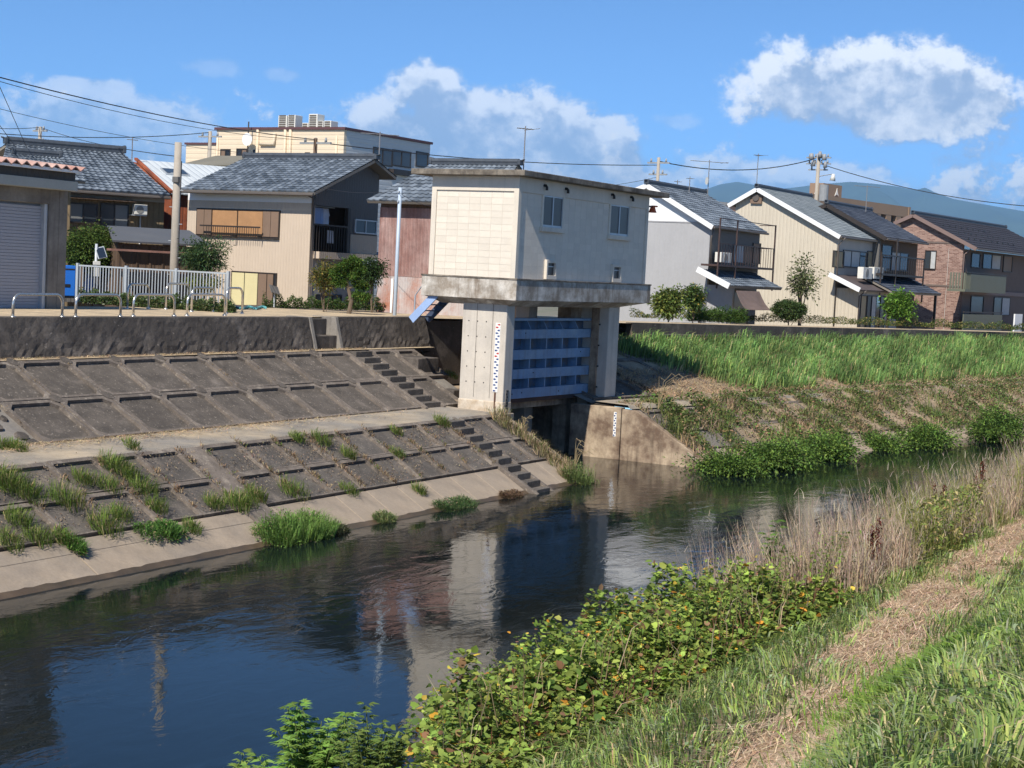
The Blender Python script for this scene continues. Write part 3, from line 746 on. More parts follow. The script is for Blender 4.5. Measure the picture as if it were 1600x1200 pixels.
# formwork tie holes
for i in range(3):
    for j in range(5):
        yy = PYF + pyd * (.45 + .2 * i) ; zz = ZB + .95 + .46 * j
        q = MB(); q.tube([(px0 - .004, yy, zz), (px0 + .02, yy, zz)], .022, 6); q.build('tie_hole', m_black, pl_)
q = MB(); q.box(px0 - .025, px1 + .012, PYF - .012, PYF + pyd + .02, ZB - 1.5, ZB + .42); q.build('pillar_base', m_pierlow, pl_, bevel=.035)
xr0 = GF.X(949, 3.5, PYF); xr1 = GF.X(965.5, 3.5, PYF)
pr_ = pillar(xr0, xr1, PYF, PYF + pyd)
# slotted inner cheek with the gate guide at the right pillar
xc_ = GF.X(932.5, 3.5, PYF + .35)
q = MB(); q.box(xc_, xr0 + .02, PYF + .35, PYF + .60, -1.2, SLAB - .02); q.build('guide_cheek', m_stain, pr_)
q = MB(); q.box(xr0 - .75, xr0 + .02, PYF + 1.05, PYF + pyd, -1.2, SLAB - .02); q.build('guide_cheek', m_stain, pr_)
for z in (2.2, 2.9, 3.6, 4.3):
    q = MB(); q.box(xc_ + .1, xr0 - .05, PYF + .30, PYF + .36, z, z + .05); q.build('ladder_rung', m_black, pr_)
# rear columns
for px in (819, 899):
    x = GF.X(px, 4.6, GD - .4)
    q = MB(); q.box(x - .28, x + .28, GD - .75, GD - .25, -1, SLAB - .02); q.build('rear_column', m_pier, T)

# staff gauges
def gauge(o_pt, du, h, wdt, parent, face, n, redat, m1):
    """white strip with E-shaped ticks; face 'x' = on the -x side, 'y' = on the -y side"""
    x, y, z = o_pt
    def bx(a0, a1, z0, z1, d):
        q = MB()
        if face == 'x': q.box(x - d, x + .01, y + a0, y + a1, z0, z1)
        else: q.box(x + a0, x + a1, y - d, y + .01, z0, z1)
        return q
    g = bx(0, wdt, z, z + h, .012).build('staff_gauge', m_white if m1 else m_conc, parent)
    qb = MB(); qr = MB()
    for i in range(n):
        zz = z + (i + .2) * h / n; hh = h / n * .55; t = qr if i in redat else qb
        side = (i // 1) % 2
        for q in ([(wdt * .08, wdt * .46)] if side else [(wdt * .5, wdt * .9)]):
            s_ = bx(q[0], q[1], zz, zz + hh, .016); off = len(t.v); t.v += s_.v; t.f += [tuple(off + k for k in f) for f in s_.f]
        s_ = bx(wdt * .3, wdt * .62, zz + hh * .3, zz + hh * .6, .016); off = len(t.v); t.v += s_.v; t.f += [tuple(off + k for k in f) for f in s_.f]
    qb.build('gauge_marks', m_bluemark if m1 else m_black, g)
    if qr.v: qr.build('gauge_red_marks', m_redmark, g)
    return g
yg = GF.Yy(779, 3, px0)
zg0 = GF.Z(613, px0, yg); zg1 = GF.Z(505, px0, yg)
gauge((px0, yg, zg0), 1, zg1 - zg0, .17, pl_, 'x', 24, (0 + 23, 22, 12, 13), True)
q = MB(); q.box(px0 - .028, px0 + .01, yg + .05, yg + .10, ZB + .2, zg0 - .01); q.build('rust_streak', m_rust, pl_)
gauge((px0 + .15, PYF, ZB + .0), 1, .78, .16, pl_, 'y', 9, (), False)

# ---------------------------------------------------------------- the steel gate
gy = PYF + .62
gx0, gx1 = px1 - .03, GF.X(931.5, 3.5, gy)
gz1 = GF.Z(497.5, px1, gy); gz0 = GF.Z(626, px1, gy)
GT = thing('sluice_gate', 'blue steel sluice gate with rows of open cells, raised between the pillars', 'gate', GF.w(0, 0, 0), GF.rz)
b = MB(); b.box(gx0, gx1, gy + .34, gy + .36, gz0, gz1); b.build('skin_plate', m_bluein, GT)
gh = gz1 - gz0
lev = [0.0, .115, .235, .345, .465, .585, .72, .85, 1.0]      # flange bottoms and tops alternating
bands = [(0, .12), (.245, .365), (.485, .605), (.745, .86), (.97, 1.0)]
for (a, c) in bands:
    q = MB(); z0, z1 = gz0 + a * gh, gz0 + c * gh
    q.box(gx0, gx1, gy, gy + .018, z0, z1); q.box(gx0, gx1, gy + .018, gy + .34, (z0 + z1) / 2 - .012, (z0 + z1) / 2 + .012)
    if c < .95: q.box(gx0, gx1, gy + .018, gy + .3, z1 - .016, z1)
    q.build('horizontal_girder', m_blue, GT)
ncell = 6; cw = (gx1 - gx0) / 6.32
for i in range(ncell + 1):
    x = gx0 + (i + .01) * cw + (.02 if i == 0 else 0)
    for k in range(4):
        z0 = gz0 + bands[k][1] * gh; z1 = gz0 + bands[k + 1][0] * gh
        q = MB()
        if k < 3: q.box(x, x + .05, gy + .005, gy + .34, z0, z1)
        else: q.prism([(x, gy + .005, z0), (x, gy + .34, z0), (x, gy + .34, z1), (x, gy + .16, z1)], (.05, 0, 0))
        q.build('stiffener', m_blue, GT)
q = MB(); q.box(gx1 - .03, gx1 + .02, gy - .01, gy + .36, gz0, gz1); q.build('end_post', m_blue, GT)
for i in range(4):
    for (xf, zf) in ((.28, .81), (.62, .31), (.80, .56), (.2, .06)):
        pass
for (xf, zf) in ((.27, .815), (.83, .56), (.17, .06), (.26, .07), (.62, .055), (.36, .315)):
    q = MB(); x = gx0 + (gx1 - gx0) * xf; z = gz0 + gh * zf; q.tube([(x, gy - .012, z), (x, gy + .01, z)], .022, 8); q.build('drain_hole', m_black, GT)
q = MB(); q.box(gx0, gx1, gy + .05, gy + .30, gz0 - .13, gz0 - .003); q.build('rubber_seal_beam', m_rust, GT)
# ---------------------------------------------------------------- culvert mouth and wing walls
CV = thing('culvert_mouth', 'dark concrete culvert mouth under the sluice gate with stained wing walls', 'culvert', GF.w(0, 0, 0), GF.rz)
lz1 = gz0 - .14; lz0 = lz1 - .24
q = MB(); q.box(px1 - .02, xr0 + .05, gy + .42, gy + .8, lz0, gz1 - .3); q.build('headwall', m_stain, CV)
q = MB(); q.box(px0 + .1, px1 - .01, PYF + pyd, 16, -1.2, 1.7); q.build('culvert_wall', m_stain, CV)
q = MB(); q.box(xr0 - .3, xr0 + .4, PYF + pyd, 16, -1.2, 3.0); q.build('culvert_wall', m_stain, CV)
q = MB(); q.box(px1, xr0 + .3, gy + .81, 16, lz0 + .12, lz0 + .3); q.build('culvert_roof', m_stain, CV)
q = MB(); q.box(px0, xr0 + .3, 16, 16.2, -1.2, 3.1); q.build('culvert_back', m_stain, CV)
# ground that carries the levee over the culvert
q = MB(); q.box(3.4, GL + 4.5, 5.6, 16, 2.0, 4.18); q.build('levee_fill', m_wall, CV)
def gl(s, t):                                            # river frame -> gate frame
    p = RF.w(s, t, 0); return GF.loc(p)
# left wing wall: closes the end of the block slope
q = MB(); pts = [(17.8, -1.2), (20.0, -.05), (23.3, 1.73), (23.3, -1.2)]
P3 = []
for (t, z) in pts:
    x, y = gl(41.28, t); P3.append((x, y, z))
P3.append(None)
P3 = P3[:-1]
q.prism(list(reversed(P3)), Vector((.30, 0, .0))); q.build('wing_wall', m_stain, CV, bevel=.02)
q = MB(); x0, y0 = gl(41.2, 23.3); q.box(x0 - 6.2, px0 + .55, y0 - .02, y0 + 2.6, .6, ZB + .07); q.build('berm_slab', m_berm, CV, bevel=.02)
# right wing wall: the sunlit face
def right_wing(name, pts, th, m):
    q = MB(); P = []
    for (t, z) in pts:
        x, y = gl(47.2, t); P.append((x, y, z))
    q.prism(P if True else P, Vector((th, 0, 0))); return q.build(name, m, CV, bevel=.02)
right_wing('wing_wall', [(22.02, -1.2), (22.02, 1.66), (21.5, 1.64), (19.35, .42), (18.85, .30), (18.85, -1.2)], .28, m_stain)
right_wing('wing_wall', [(23.9, -1.2), (23.9, 1.70), (22.05, 1.70), (22.05, -1.2)], .30, m_stain)
xg, yg2 = gl(47.2, 22.2)
gauge((xg, yg2, .75), 1, .8, .10, CV, 'x', 10, (), True)
# retaining blocks left of the left pillar
q = MB(); x0, y0 = gl(42.0, 25.3); q.box(x0 + .3, x0 + .9, y0 + .2, y0 + 2.2, 1.5, 2.2); q.build('retaining_block', m_wall, CV, bevel=.03)
q = MB(); q.box(x0 + .2, x0 + 1.4, y0 + 1.5, y0 + 3.0, 1.5, 3.1); q.build('retaining_block', m_wall, CV, bevel=.03)

# ---------------------------------------------------------------- steel stair to the deck
ST = thing('steel_stairs', 'blue painted steel stairs rising from the path to the gate house deck', 'stairs', GF.w(0, 0, 0), GF.rz)
m_stairb = mat('pale_blue_steel', (.30,.42,.66), .45, .1, 3, bump=.02)
m_stairk = mat('dark_blue_steel', (.05,.07,.12), .5, .1, 3, bump=.02)
yA, zA = GF.Yy(658, 4.5, .5), LEVEE_Z + .02
yB, zB_ = GD - 1.0, DECK - .05
for dx in (.12, 1.0):
    q = MB(); q.beam((dx, yA + .1, zA), (dx, yB, zB_), .05, .24); q.build('stringer', m_stairb if dx < .5 else m_stairk, ST)
for i in range(7):
    f = (i + .5) / 7; q = MB(); q.box(.14, .98, yA + (yB - yA) * f - .12, yA + (yB - yA) * f + .12, zA + (zB_ - zA) * f, zA + (zB_ - zA) * f + .03); q.build('tread', m_stairk, ST)
q = MB(); q.tube([(.12, yA, zA), (.12, yA, zA + .75)], .025, 6); q.build('rail_post', m_alu, ST)
q = MB(); q.tube([(.12, yA, zA + .75), (.12, GD - .2, DECK + .0)], .02, 6); q.build('handrail', m_alu, ST)

# ================================================================== HOUSES
def onY(fr, px, py, yf):
    z = 6.0; x = 0
    for _ in range(6): x = fr.X(px, z, yf, -40, 60); z = fr.Z(py, x, yf)
    return x, z
def onX(fr, px, py, xf):
    z = 6.0; y = 0
    for _ in range(6): y = fr.Yy(px, z, xf, -20, 60); z = fr.Z(py, xf, y)
    return y, z
def frame_at(px, py, Y, a):
    p = PY(px, py, Y); return Frame(p.x, p.y, a)

def tile_slope(parent, A, B, C, D, m, tw=.29, ch=.27, amp=.032, step=.035, name='roof_tiles'):
    """field of wavy tiles between eave A-B and ridge D-C"""
    A, B, C, D = (np.array(v, float) for v in (A, B, C, D))
    nc = max(2, round(np.linalg.norm(B - A) / tw)); nr = max(2, round(np.linalg.norm(D - A) / ch))
    nrm = np.cross(B - A, D - A); nrm /= np.linalg.norm(nrm)
    fx = np.array([0, .18, .42, .62, .82]); hx = np.array([.35, 1.0, .45, -.1, -.05]) * amp
    us = np.concatenate([(i + fx) / nc for i in range(nc)] + [[1.0]]); hs = np.concatenate([hx] * nc + [[hx[0]]])
    ui = np.concatenate([i + fx for i in range(nc)] + [[nc - 1e-3]])
    V = []; UVv = []
    for j in range(nr):
        for (v, lift, vv) in ((j / nr, step, j + .02), ((j + 1.06) / nr, 0.0, j + .98)):
            v = min(v, 1.0)
            p = (A[None] * (1 - us[:, None]) + B[None] * us[:, None]) * (1 - v) + (D[None] * (1 - us[:, None]) + C[None] * us[:, None]) * v
            V.append(p + nrm[None] * (hs + lift)[:, None]); UVv.append(np.stack([ui, np.full_like(ui, vv)], 1))
    nu = len(us); V = np.concatenate(V); UVv = np.concatenate(UVv); Fc = []
    k = np.arange(nu - 1)
    for j in range(nr):
        a = (2 * j) * nu + k; Fc.append(np.stack([a, a + 1, a + nu + 1, a + nu], 1))
        if j > 0:
            l = (2 * j - 1) * nu + k; Fc.append(np.stack([l, l + 1, a + 1, a], 1))
    # front edge of the first course
    V = np.concatenate([V, V[:nu] - nrm[None] * .06]); UVv = np.concatenate([UVv, UVv[:nu]]); base = len(V) - nu
    Fc.append(np.stack([base + k, base + k + 1, k + 1, k], 1)); Fc = np.concatenate(Fc)
    me = bpy.data.meshes.new(name); me.from_pydata(V.tolist(), [], Fc.tolist()); me.update()
    return finish(me, name, m, parent, smooth=False, kind='stuff', uv=UVv[Fc.ravel()])
def roof_board(parent, A, B, C, D, m, th=.10, drop=.02, name='roof_board'):
    A, B, C, D = (Vector(v) for v in (A, B, C, D)); n = (B - A).cross(D - A).normalized()
    q = MB(); q.prism([v - n * (drop + th) for v in (A, B, C, D)], n * th); return q.build(name, m, parent)
def sheet_slope(parent, A, B, C, D, m, th=.06, name='roof_sheet'):
    A, B, C, D = (Vector(v) for v in (A, B, C, D)); n = (B - A).cross(D - A).normalized()
    q = MB(); q.prism([v - n * th for v in (A, B, C, D)], n * th); return q.build(name, m, parent)
def ridge(parent, P, Q, m, w=.22, h=.13, horn=True):
    P, Q = Vector(P), Vector(Q); q = MB(); up = Vector((0, 0, 1))
    q.beam(P + up * h * .4, Q + up * h * .4, w * .8, h); d = (Q - P).normalized()
    q.tube([P + up * (h * .95), Q + up * (h * .95)], w * .5, 8)
    r = q.build('ridge', m, parent)
    if horn:
        for e, s in ((P, -1), (Q, 1)):
            k = MB(); c = e + d * s * .05; k.obox(c + up * h * .7, .14, w * 1.25, h * 1.5, Matrix.Rotation(math.atan2(d.y, d.x), 3, 'Z'))
            k.tube([c + up * h * 1.2 - d * .12, c + up * h * 1.55 + d * s * .10], .09, 8); k.build('ridge_end_tile', m, r, bevel=.03)
    return r

def window(parent, face, d, a0, a1, z0, z1, n=2, mf=None, mp=None, proud=.06, fw=.05, name='window', sill=True):
    """face 'x' lies in the plane x=d facing -x (a = y), face 'y' in the plane y=d facing -y (a = x)"""
    mf = mf or m_alu; mp = mp or m_wglass
    if a0 > a1: a0, a1 = a1, a0
    if z0 > z1: z0, z1 = z1, z0
    def bx(q, p0, p1, q0, q1, e0, e1):
        if face == 'x': q.box(d - e1, d - e0, p0, p1, q0, q1)
        else: q.box(p0, p1, d - e1, d - e0, q0, q1)
    q = MB(); bx(q, a0, a1, z1 - fw, z1, -.02, proud); bx(q, a0, a1, z0, z0 + fw, -.02, proud + (.03 if sill else 0)); bx(q, a0, a0 + fw, z0 + fw, z1 - fw, -.02, proud); bx(q, a1 - fw, a1, z0 + fw, z1 - fw, -.02, proud)
    for i in range(1, n):
        c = a0 + (a1 - a0) * i / n; bx(q, c - fw * .45, c + fw * .45, z0 + fw, z1 - fw, -.02, proud - .005)
    o = q.build(name, mf, parent)
    mps = mp if isinstance(mp, (list, tuple)) else [mp] * n
    for i in range(n):
        p = a0 + (a1 - a0) * i / n + (fw if i == 0 else fw * .45); s = a0 + (a1 - a0) * (i + 1) / n - (fw if i == n - 1 else fw * .45)
        k = MB(); bx(k, p, s, z0 + fw, z1 - fw, -.01, .02 + .012 * (i % 2)); k.build('pane', mps[i], o)
    return o
def panel(parent, name, face, d, a0, a1, z0, z1, th, m, **kw):
    q = MB()
    if face == 'x': q.box(d - th, d + .01, a0, a1, z0, z1)
    else: q.box(a0, a1, d - th, d + .01, z0, z1)
    return q.build(name, m, parent, **kw)
def pipe(parent, pts, r, m, name='downpipe', n=6):
    q = MB(); q.tube(pts, r, n); return q.build(name, m, parent, smooth=True)
def ac_unit(parent, x0, x1, y0, y1, z0, z1, face='y'):
    q = MB(); q.box(x0, x1, y0, y1, z0, z1); o = q.build('air_conditioner', m_acw, parent, bevel=.015)
    q = MB()
    if face == 'y':
        cx = x0 + (x1 - x0) * .42; cz = (z0 + z1) / 2; r = (z1 - z0) * .38; q.tube([(cx, y0 - .02, cz), (cx, y0 + .01, cz)], r, 14)
    else:
        cy = y0 + (y1 - y0) * .42; cz = (z0 + z1) / 2; r = (z1 - z0) * .38; q.tube([(x0 - .02, cy, cz), (x0 + .01, cy, cz)], r, 14)
    q.build('fan_grille', m_grille, o); return o

m_wglass = glass_mat('house_window_glass', (.04,.05,.06), .08)
m_wdark = glass_mat('house_dark_opening', (.015,.016,.018), .3)
m_curtain = mat('pale_curtain', (.45,.46,.46), .9, .1, 4, ribs=('u', .12), ribd=.4, bump=0)
m_tileA = tile_mat('smoked_roof_tile', (.045,.058,.075), (.23,.27,.32))
m_tileB = tile_mat('grey_roof_tile', (.12,.145,.165), (.23,.26,.28), .55)
m_tileC = tile_mat('dark_blue_roof_tile', (.024,.030,.046), (.085,.10,.13), .45)
m_tileD = tile_mat('plain_dark_slate', (.028,.028,.036), (.040,.040,.050), .6)
m_ridge = mat('ridge_tile', (.055,.065,.08), .5, .2, 4, bump=.1)
m_beige = mat('beige_ribbed_siding', (.55,.45,.35), .7, .05, .6, ribs=('u', .14), ribd=.55, bump=.03, streak=.10, cs=(.35,.28,.22))
m_beige2 = mat('cream_ribbed_siding', (.56,.50,.40), .65, .05, .5, ribs=('u', .22), ribd=.8, bump=.02, streak=.10, cs=(.36,.31,.25))
m_dkgrey = mat('dark_grey_siding', (.13,.125,.12), .7, .08, 1, ribs=('u', .16), ribd=.7, bump=.03)
m_brownr = mat('brown_ribbed_siding', (.215,.155,.085), .75, .12, .8, ribs=('u', .24), ribd=.8, bump=.05, streak=.45, cs=(.09,.065,.045))
m_dkbrown = mat('dark_brown_boards', (.115,.075,.05), .8, .2, 1.5, ribs=('u', .3), ribd=.8, bump=.1)
m_red = mat('red_corrugated_sheet', (.27,.15,.13), .85, .25, .9, c2=(.40,.27,.245), patch=.55, pscale=.8, ribs=('u', .16), ribd=.9, bump=.1, streak=.9, cs=(.15,.06,.045))
m_redlow = mat('faded_corrugated_sheet', (.47,.43,.42), .8, .12, .9, c2=(.40,.17,.11), patch=.35, pscale=.8, ribs=('u', .11), ribd=.55, bump=.1, streak=.5, cs=(.34,.10,.05))
m_greyw = mat('grey_siding', (.37,.37,.38), .7, .06, .5, ribs=('u', .30), ribd=.25, bump=.02, streak=.2, cs=(.28,.28,.28))
m_whitew = mat('white_siding', (.76,.77,.78), .6, .03, .8, bump=.02)
m_plaster = mat('pale_plaster', (.42,.40,.37), .85, .08, 1, bump=.1)
m_brownp = mat('brown_shutter_panel', (.20,.135,.095), .6, .08, 1, bump=.03)
m_blind = mat('reed_blind', (.40,.22,.105), .8, .1, 2, ribs=('v', .035), ribd=.5, bump=.05, gcol=(.5,.3,.15), gscale=8, gmin=.62)
m_yellow = mat('pale_yellow_panel', (.62,.55,.31), .7, .05, 1, bump=.02)
m_dkframe = mat('dark_bronze_frame', (.035,.028,.025), .5, .1, 3, bump=0)
m_steelbrown = mat('brown_steel_frame', (.06,.035,.03), .55, .2, 3, bump=.05)
m_acw = mat('air_conditioner_white', (.66,.65,.60), .6, .05, 3, bump=0)
m_grille = mat('fan_grille_grey', (.22,.22,.21), .6, .2, 20, bump=.1)
m_shade = mat('soffit_board', (.20,.18,.155), .85, .1, 1, bump=.05)
m_gutter = mat('gutter_brown', (.11,.095,.085), .5, .1, 2, bump=0)
m_concshed = mat('shed_concrete', (.24,.225,.20), .9, .2, .9, c2=(.15,.135,.12), patch=.5, pscale=.7, bump=.4, bscale=16, streak=.6, cs=(.09,.08,.07))
m_roller = mat('roller_shutter', (.30,.32,.36), .55, .04, .6, ribs=('v', .085), ribd=.7, bump=.02)
m_pinktin = mat('pink_tin_roof', (.47,.33,.285), .7, .15, 1.5, c2=(.36,.16,.12), patch=.4, bump=.1)

# ---------------------------------------------------------------- beige two-storey house
def beige_house():
    fr = frame_at(484, 380, 62, 30)
    T = thing('house', 'beige ribbed two storey house with grey tiled roof and reed blinds upstairs', 'house', fr.w(0, 0, GROUND_Z), fr.rz)
    G = GROUND_Z
    def L(v): return (v[0], v[1], v[2] - G)
    xr, zr_ = onY(fr, 587, 249, -.55); xe, ze = onY(fr, 491, 300, -.55); x2, z2 = onY(fr, 620, 277, -.55)
    yb, _ = onX(fr, 375, 247, xr); yeb, _ = onX(fr, 283, 296, xe)
    yl, _ = onX(fr, 292, 360, 0)
    A, B, C, D = (xe, yeb, ze), (xe, -.55, ze), (xr, -.55, zr_), (xr, yeb, zr_)
    tile_slope(T, L(A), L(B), L(C), L(D), m_tileA)
    roof_board(T, L(A), L(B), L(C), L(D), m_shade)
    E_, F_ = (x2, -.55, z2), (x2, yeb, z2)
    tile_slope(T, L(E_), L(F_), L(D), L(C), m_tileA); roof_board(T, L(E_), L(F_), L(D), L(C), m_shade)
    ridge(T, L(C), L(D), m_ridge)
    # walls; upstairs the river side opens to a recessed balcony
    xw = x2 - .45; zt = ze - .12 - G
    slope1 = (zr_ - ze) / (xr - xe); ztop = lambda x: (ze + (x - xe) * slope1 - .16 - G) if x < xr else (zr_ - (x - xr) * (zr_ - z2) / (x2 - xr) - .16 - G)
    bx1, zb1 = onY(fr, 548, 326, 0); _, zb0 = onY(fr, 520, 394, 0); zb1 -= G; zb0 -= G
    # end wall facing the sun
    q = MB(); q.box(0, .25, .0, yl, 0, zt - .28); q.build('end_wall', m_beige, T)
    q = MB(); q.box(.0, .25, 0, yl, zt - .28, zt + .1); q.build('eave_band', m_whitew, T)
    # gable above the balcony
    q = MB(); q.prism([(.02, .0, zb1), (xw, .0, zb1), (xw, 0, ztop(xw)), (xr, 0, ztop(xr)), (.02, 0, ztop(.02))], (0, .25, 0)); q.build('gable_wall', m_dkgrey, T)
    q = MB(); q.box(bx1, xw, 0.0, .25, zb0 + .0, zb1); q.build('side_wall', m_dkgrey, T)
    q = MB(); q.box(.26, xw, .02, yl, 0, zb0 - .28); q.build('ground_floor_wall', m_plaster, T)
    q = MB(); q.box(.26, xw - .05, 1.5, yl, zb0, zt); q.build('inner_wall', m_dkbrown, T)
    q = MB(); q.box(.26, xw, -.28, 1.5, zb0 - .28, zb0 - .01); q.build('balcony_floor', m_beige, T)
    q = MB(); q.box(xw - .25, xw, .26, yl, zb0, zt); q.build('far_wall', m_dkgrey, T)
    # corner pillar and balcony rail
    for x in (.12, bx1 - .1):
        q = MB(); q.box(x - .07, x + .07, -.02, .12, zb0, zb1); q.build('balcony_post', m_dkframe, T)
    q = MB(); q.box(.2, bx1 - .15, -.02, .02, zb0 + 1.0, zb0 + 1.06); rl = q.build('balcony_rail', m_dkframe, T)
    n = 14
    for i in range(n):
        x = .25 + (bx1 - .45) * i / (n - 1); q = MB(); q.box(x - .012, x + .012, -.01, .01, zb0, zb0 + 1.0); q.build('baluster', m_dkframe, rl)
    q = MB(); q.tube([(.3, .35, zb0 + 1.75), (bx1 - .6, .35, zb0 + 1.75)], .02, 6); pole = q.build('drying_pole', m_alu, T)
    x3a, z3a = onY(fr, 554, 342, 0); x3b, z3b = onY(fr, 588, 367, 0)
    window(T, 'y', 0, x3a, min(x3b, xw - .1), z3b - G, z3a - G, 2, m_alu)
    q = MB(); q.box(bx1 + .05, xw, -.03, .0, zb0 + .0, z3b - G - .06); q.build('rib_panel', m_beige, T)
    # upstairs window of the sunlit wall with blinds, shutter boxes and rail
    yA, zA = onX(fr, 309, 325, 0); yB, zB = onX(fr, 437, 374, 0); zA -= G; zB -= G
    f = [onX(fr, p, 350, 0)[0] for p in (309, 332, 372, 412, 437)]
    q = MB(); w = window(T, 'x', 0, yB, yA, zB, zA, 1, m_dkframe, m_wdark, proud=.07)
    for i, (p, s) in enumerate(((f[1], f[0]), (f[4], f[3]))):
        for k in range(2):
            a0 = p + (s - p) * k / 2; a1 = p + (s - p) * (k + 1) / 2 - .02; panel(w, 'shutter_panel', 'x', -.03, a0, a1, zB + .08, zA - .06, .06, m_brownp)
    for (p, s) in ((f[2], f[1]), (f[3], f[2])):
        panel(w, 'reed_blind', 'x', -.02, p + .03, s - .03, zB + .06, zA - .05, .03, m_blind)
    zr2 = onX(fr, 370, 354, 0)[1] - G
    q = MB(); q.box(-.36, -.32, f[3] - .1, f[1] + .35, zr2 - .04, zr2 + .02); wr = q.build('window_rail', m_dkframe, T)
    for i in range(24):
        y = f[3] + (f[1] - f[3]) * i / 23; q = MB(); q.box(-.345, -.33, y - .01, y + .01, zB + .05, zr2 - .04); q.build('baluster', m_dkframe, wr)
    for y in (f[3], (f[1] + f[3]) / 2, f[1]):
        q = MB(); q.box(-.36, .0, y - .015, y + .015, zB + .04, zB + .08); q.build('rail_bracket', m_dkframe, wr)
    # ground-floor window, yellow panels and a brown shutter
    g = [onX(fr, p, 440, 0)[0] for p in (362, 383, 404, 418, 433)]; zc = onX(fr, 400, 425, 0)[1] - G
    w = window(T, 'x', 0, g[4], g[0], max(.3, zc - 2.0), zc, 1, m_dkframe, m_wdark, proud=.05)
    for (p, s) in ((g[1], g[0]), (g[2], g[1])): panel(w, 'yellow_panel', 'x', -.02, p + .02, s - .02, max(.35, zc - 1.9), zc - .06, .03, m_yellow)
    for (p, s) in ((g[3], g[2]), (g[4] + .15, g[3])): panel(w, 'brown_panel', 'x', -.02, p + .02, s - .02, max(.35, zc - 1.9), zc - .06, .03, m_brownp)
    # gutters and pipes
    q = MB(); q.tube([L((xe - .05, yeb, ze - .1)), L((xe - .05, -.55, ze - .1))], .06, 6); q.build('gutter', m_gutter, T)
    pipe(T, [L((xe, -.3, ze - .15)), (-.05, -.12, zt - .1), (-.05, -.12, 1.9), (-.05, -.4, 1.6), (-.05, -.4, 0)], .04, m_gutter)
    # small tiled porch roof to the right and dark doors below
    xa, za = onY(fr, 553, 405, -.6); xb, zb_ = onY(fr, 592, 384, .2)
    tile_slope(T, (bx1 + .3, -.7, zb0 - .55), (xw + .6, -.7, zb0 - .55), (xw + .6, .2, zb0 + .1), (bx1 + .3, .2, zb0 + .1), m_tileA)
    roof_board(T, (bx1 + .3, -.7, zb0 - .55), (xw + .6, -.7, zb0 - .55), (xw + .6, .2, zb0 + .1), (bx1 + .3, .2, zb0 + .1), m_shade)
    window(T, 'y', 0.02, .5, 2.2, .1, 2.0, 3, m_dkframe, m_wdark); window(T, 'y', 0.02, 2.6, 4.2, .1, 2.0, 2, m_dkframe, m_wglass)
    # television aerial mounts on the far slope
    # washing on the pole: things of their own
    cols = [((.60,.62,.66), 'white shirt'), ((.28,.40,.62), 'pale blue shirt'), ((.30,.42,.64), 'blue shirt'), ((.5,.56,.66), 'grey-blue shirt'), ((.62,.64,.68), 'white towel')]
    lab = ['white shirt hanging leftmost on the dim upstairs balcony', 'light blue shirt hanging second on the upstairs balcony pole', 'mid blue shirt hanging in the middle of the balcony pole', 'grey blue shirt hanging second from right on the balcony pole', 'long white towel hanging low on the balcony railing']
    for i, (c, nm) in enumerate(cols):
        x = .45 + i * .30; w_ = .36; h_ = .62 if i < 4 else .5; z1 = zb0 + 1.70 if i < 4 else zb0 + .85
        q = MB(); n = 6
        for j in range(n + 1):
            for k in range(2): q.v.append((x - w_ / 2 * (1 + .15 * k) + w_ * (1 + .15 * k) * j / n, .30 + .05 * math.sin(j * 2.1 + i) - .02 * k, z1 - h_ * k))
        for j in range(n): q.f.append((2 * j, 2 * j + 1, 2 * j + 3, 2 * j + 2))
        q.f += [tuple(f) for f in []]
        if i < 4:
            for s_ in (-1, 1):
                b0 = len(q.v); q.v += [(x + s_ * w_ * .42, .32, z1 - .02), (x + s_ * w_ * .80, .34, z1 - .26), (x + s_ * w_ * .62, .34, z1 - .32), (x + s_ * w_ * .42, .32, z1 - .2)]; q.f.append((b0, b0 + 1, b0 + 2, b0 + 3))
        o = q.build('hanging_shirt' if i < 4 else 'hanging_towel', mat('cloth_%d' % i, c, .9, .08, 4, bump=.1), None)
        sm = o.modifiers.new('thick', 'SOLIDIFY'); sm.thickness = .02
        o.location = T.location; o.rotation_euler = T.rotation_euler
        tag(o, lab[i], 'laundry', 'washing on the balcony')
beige_house()

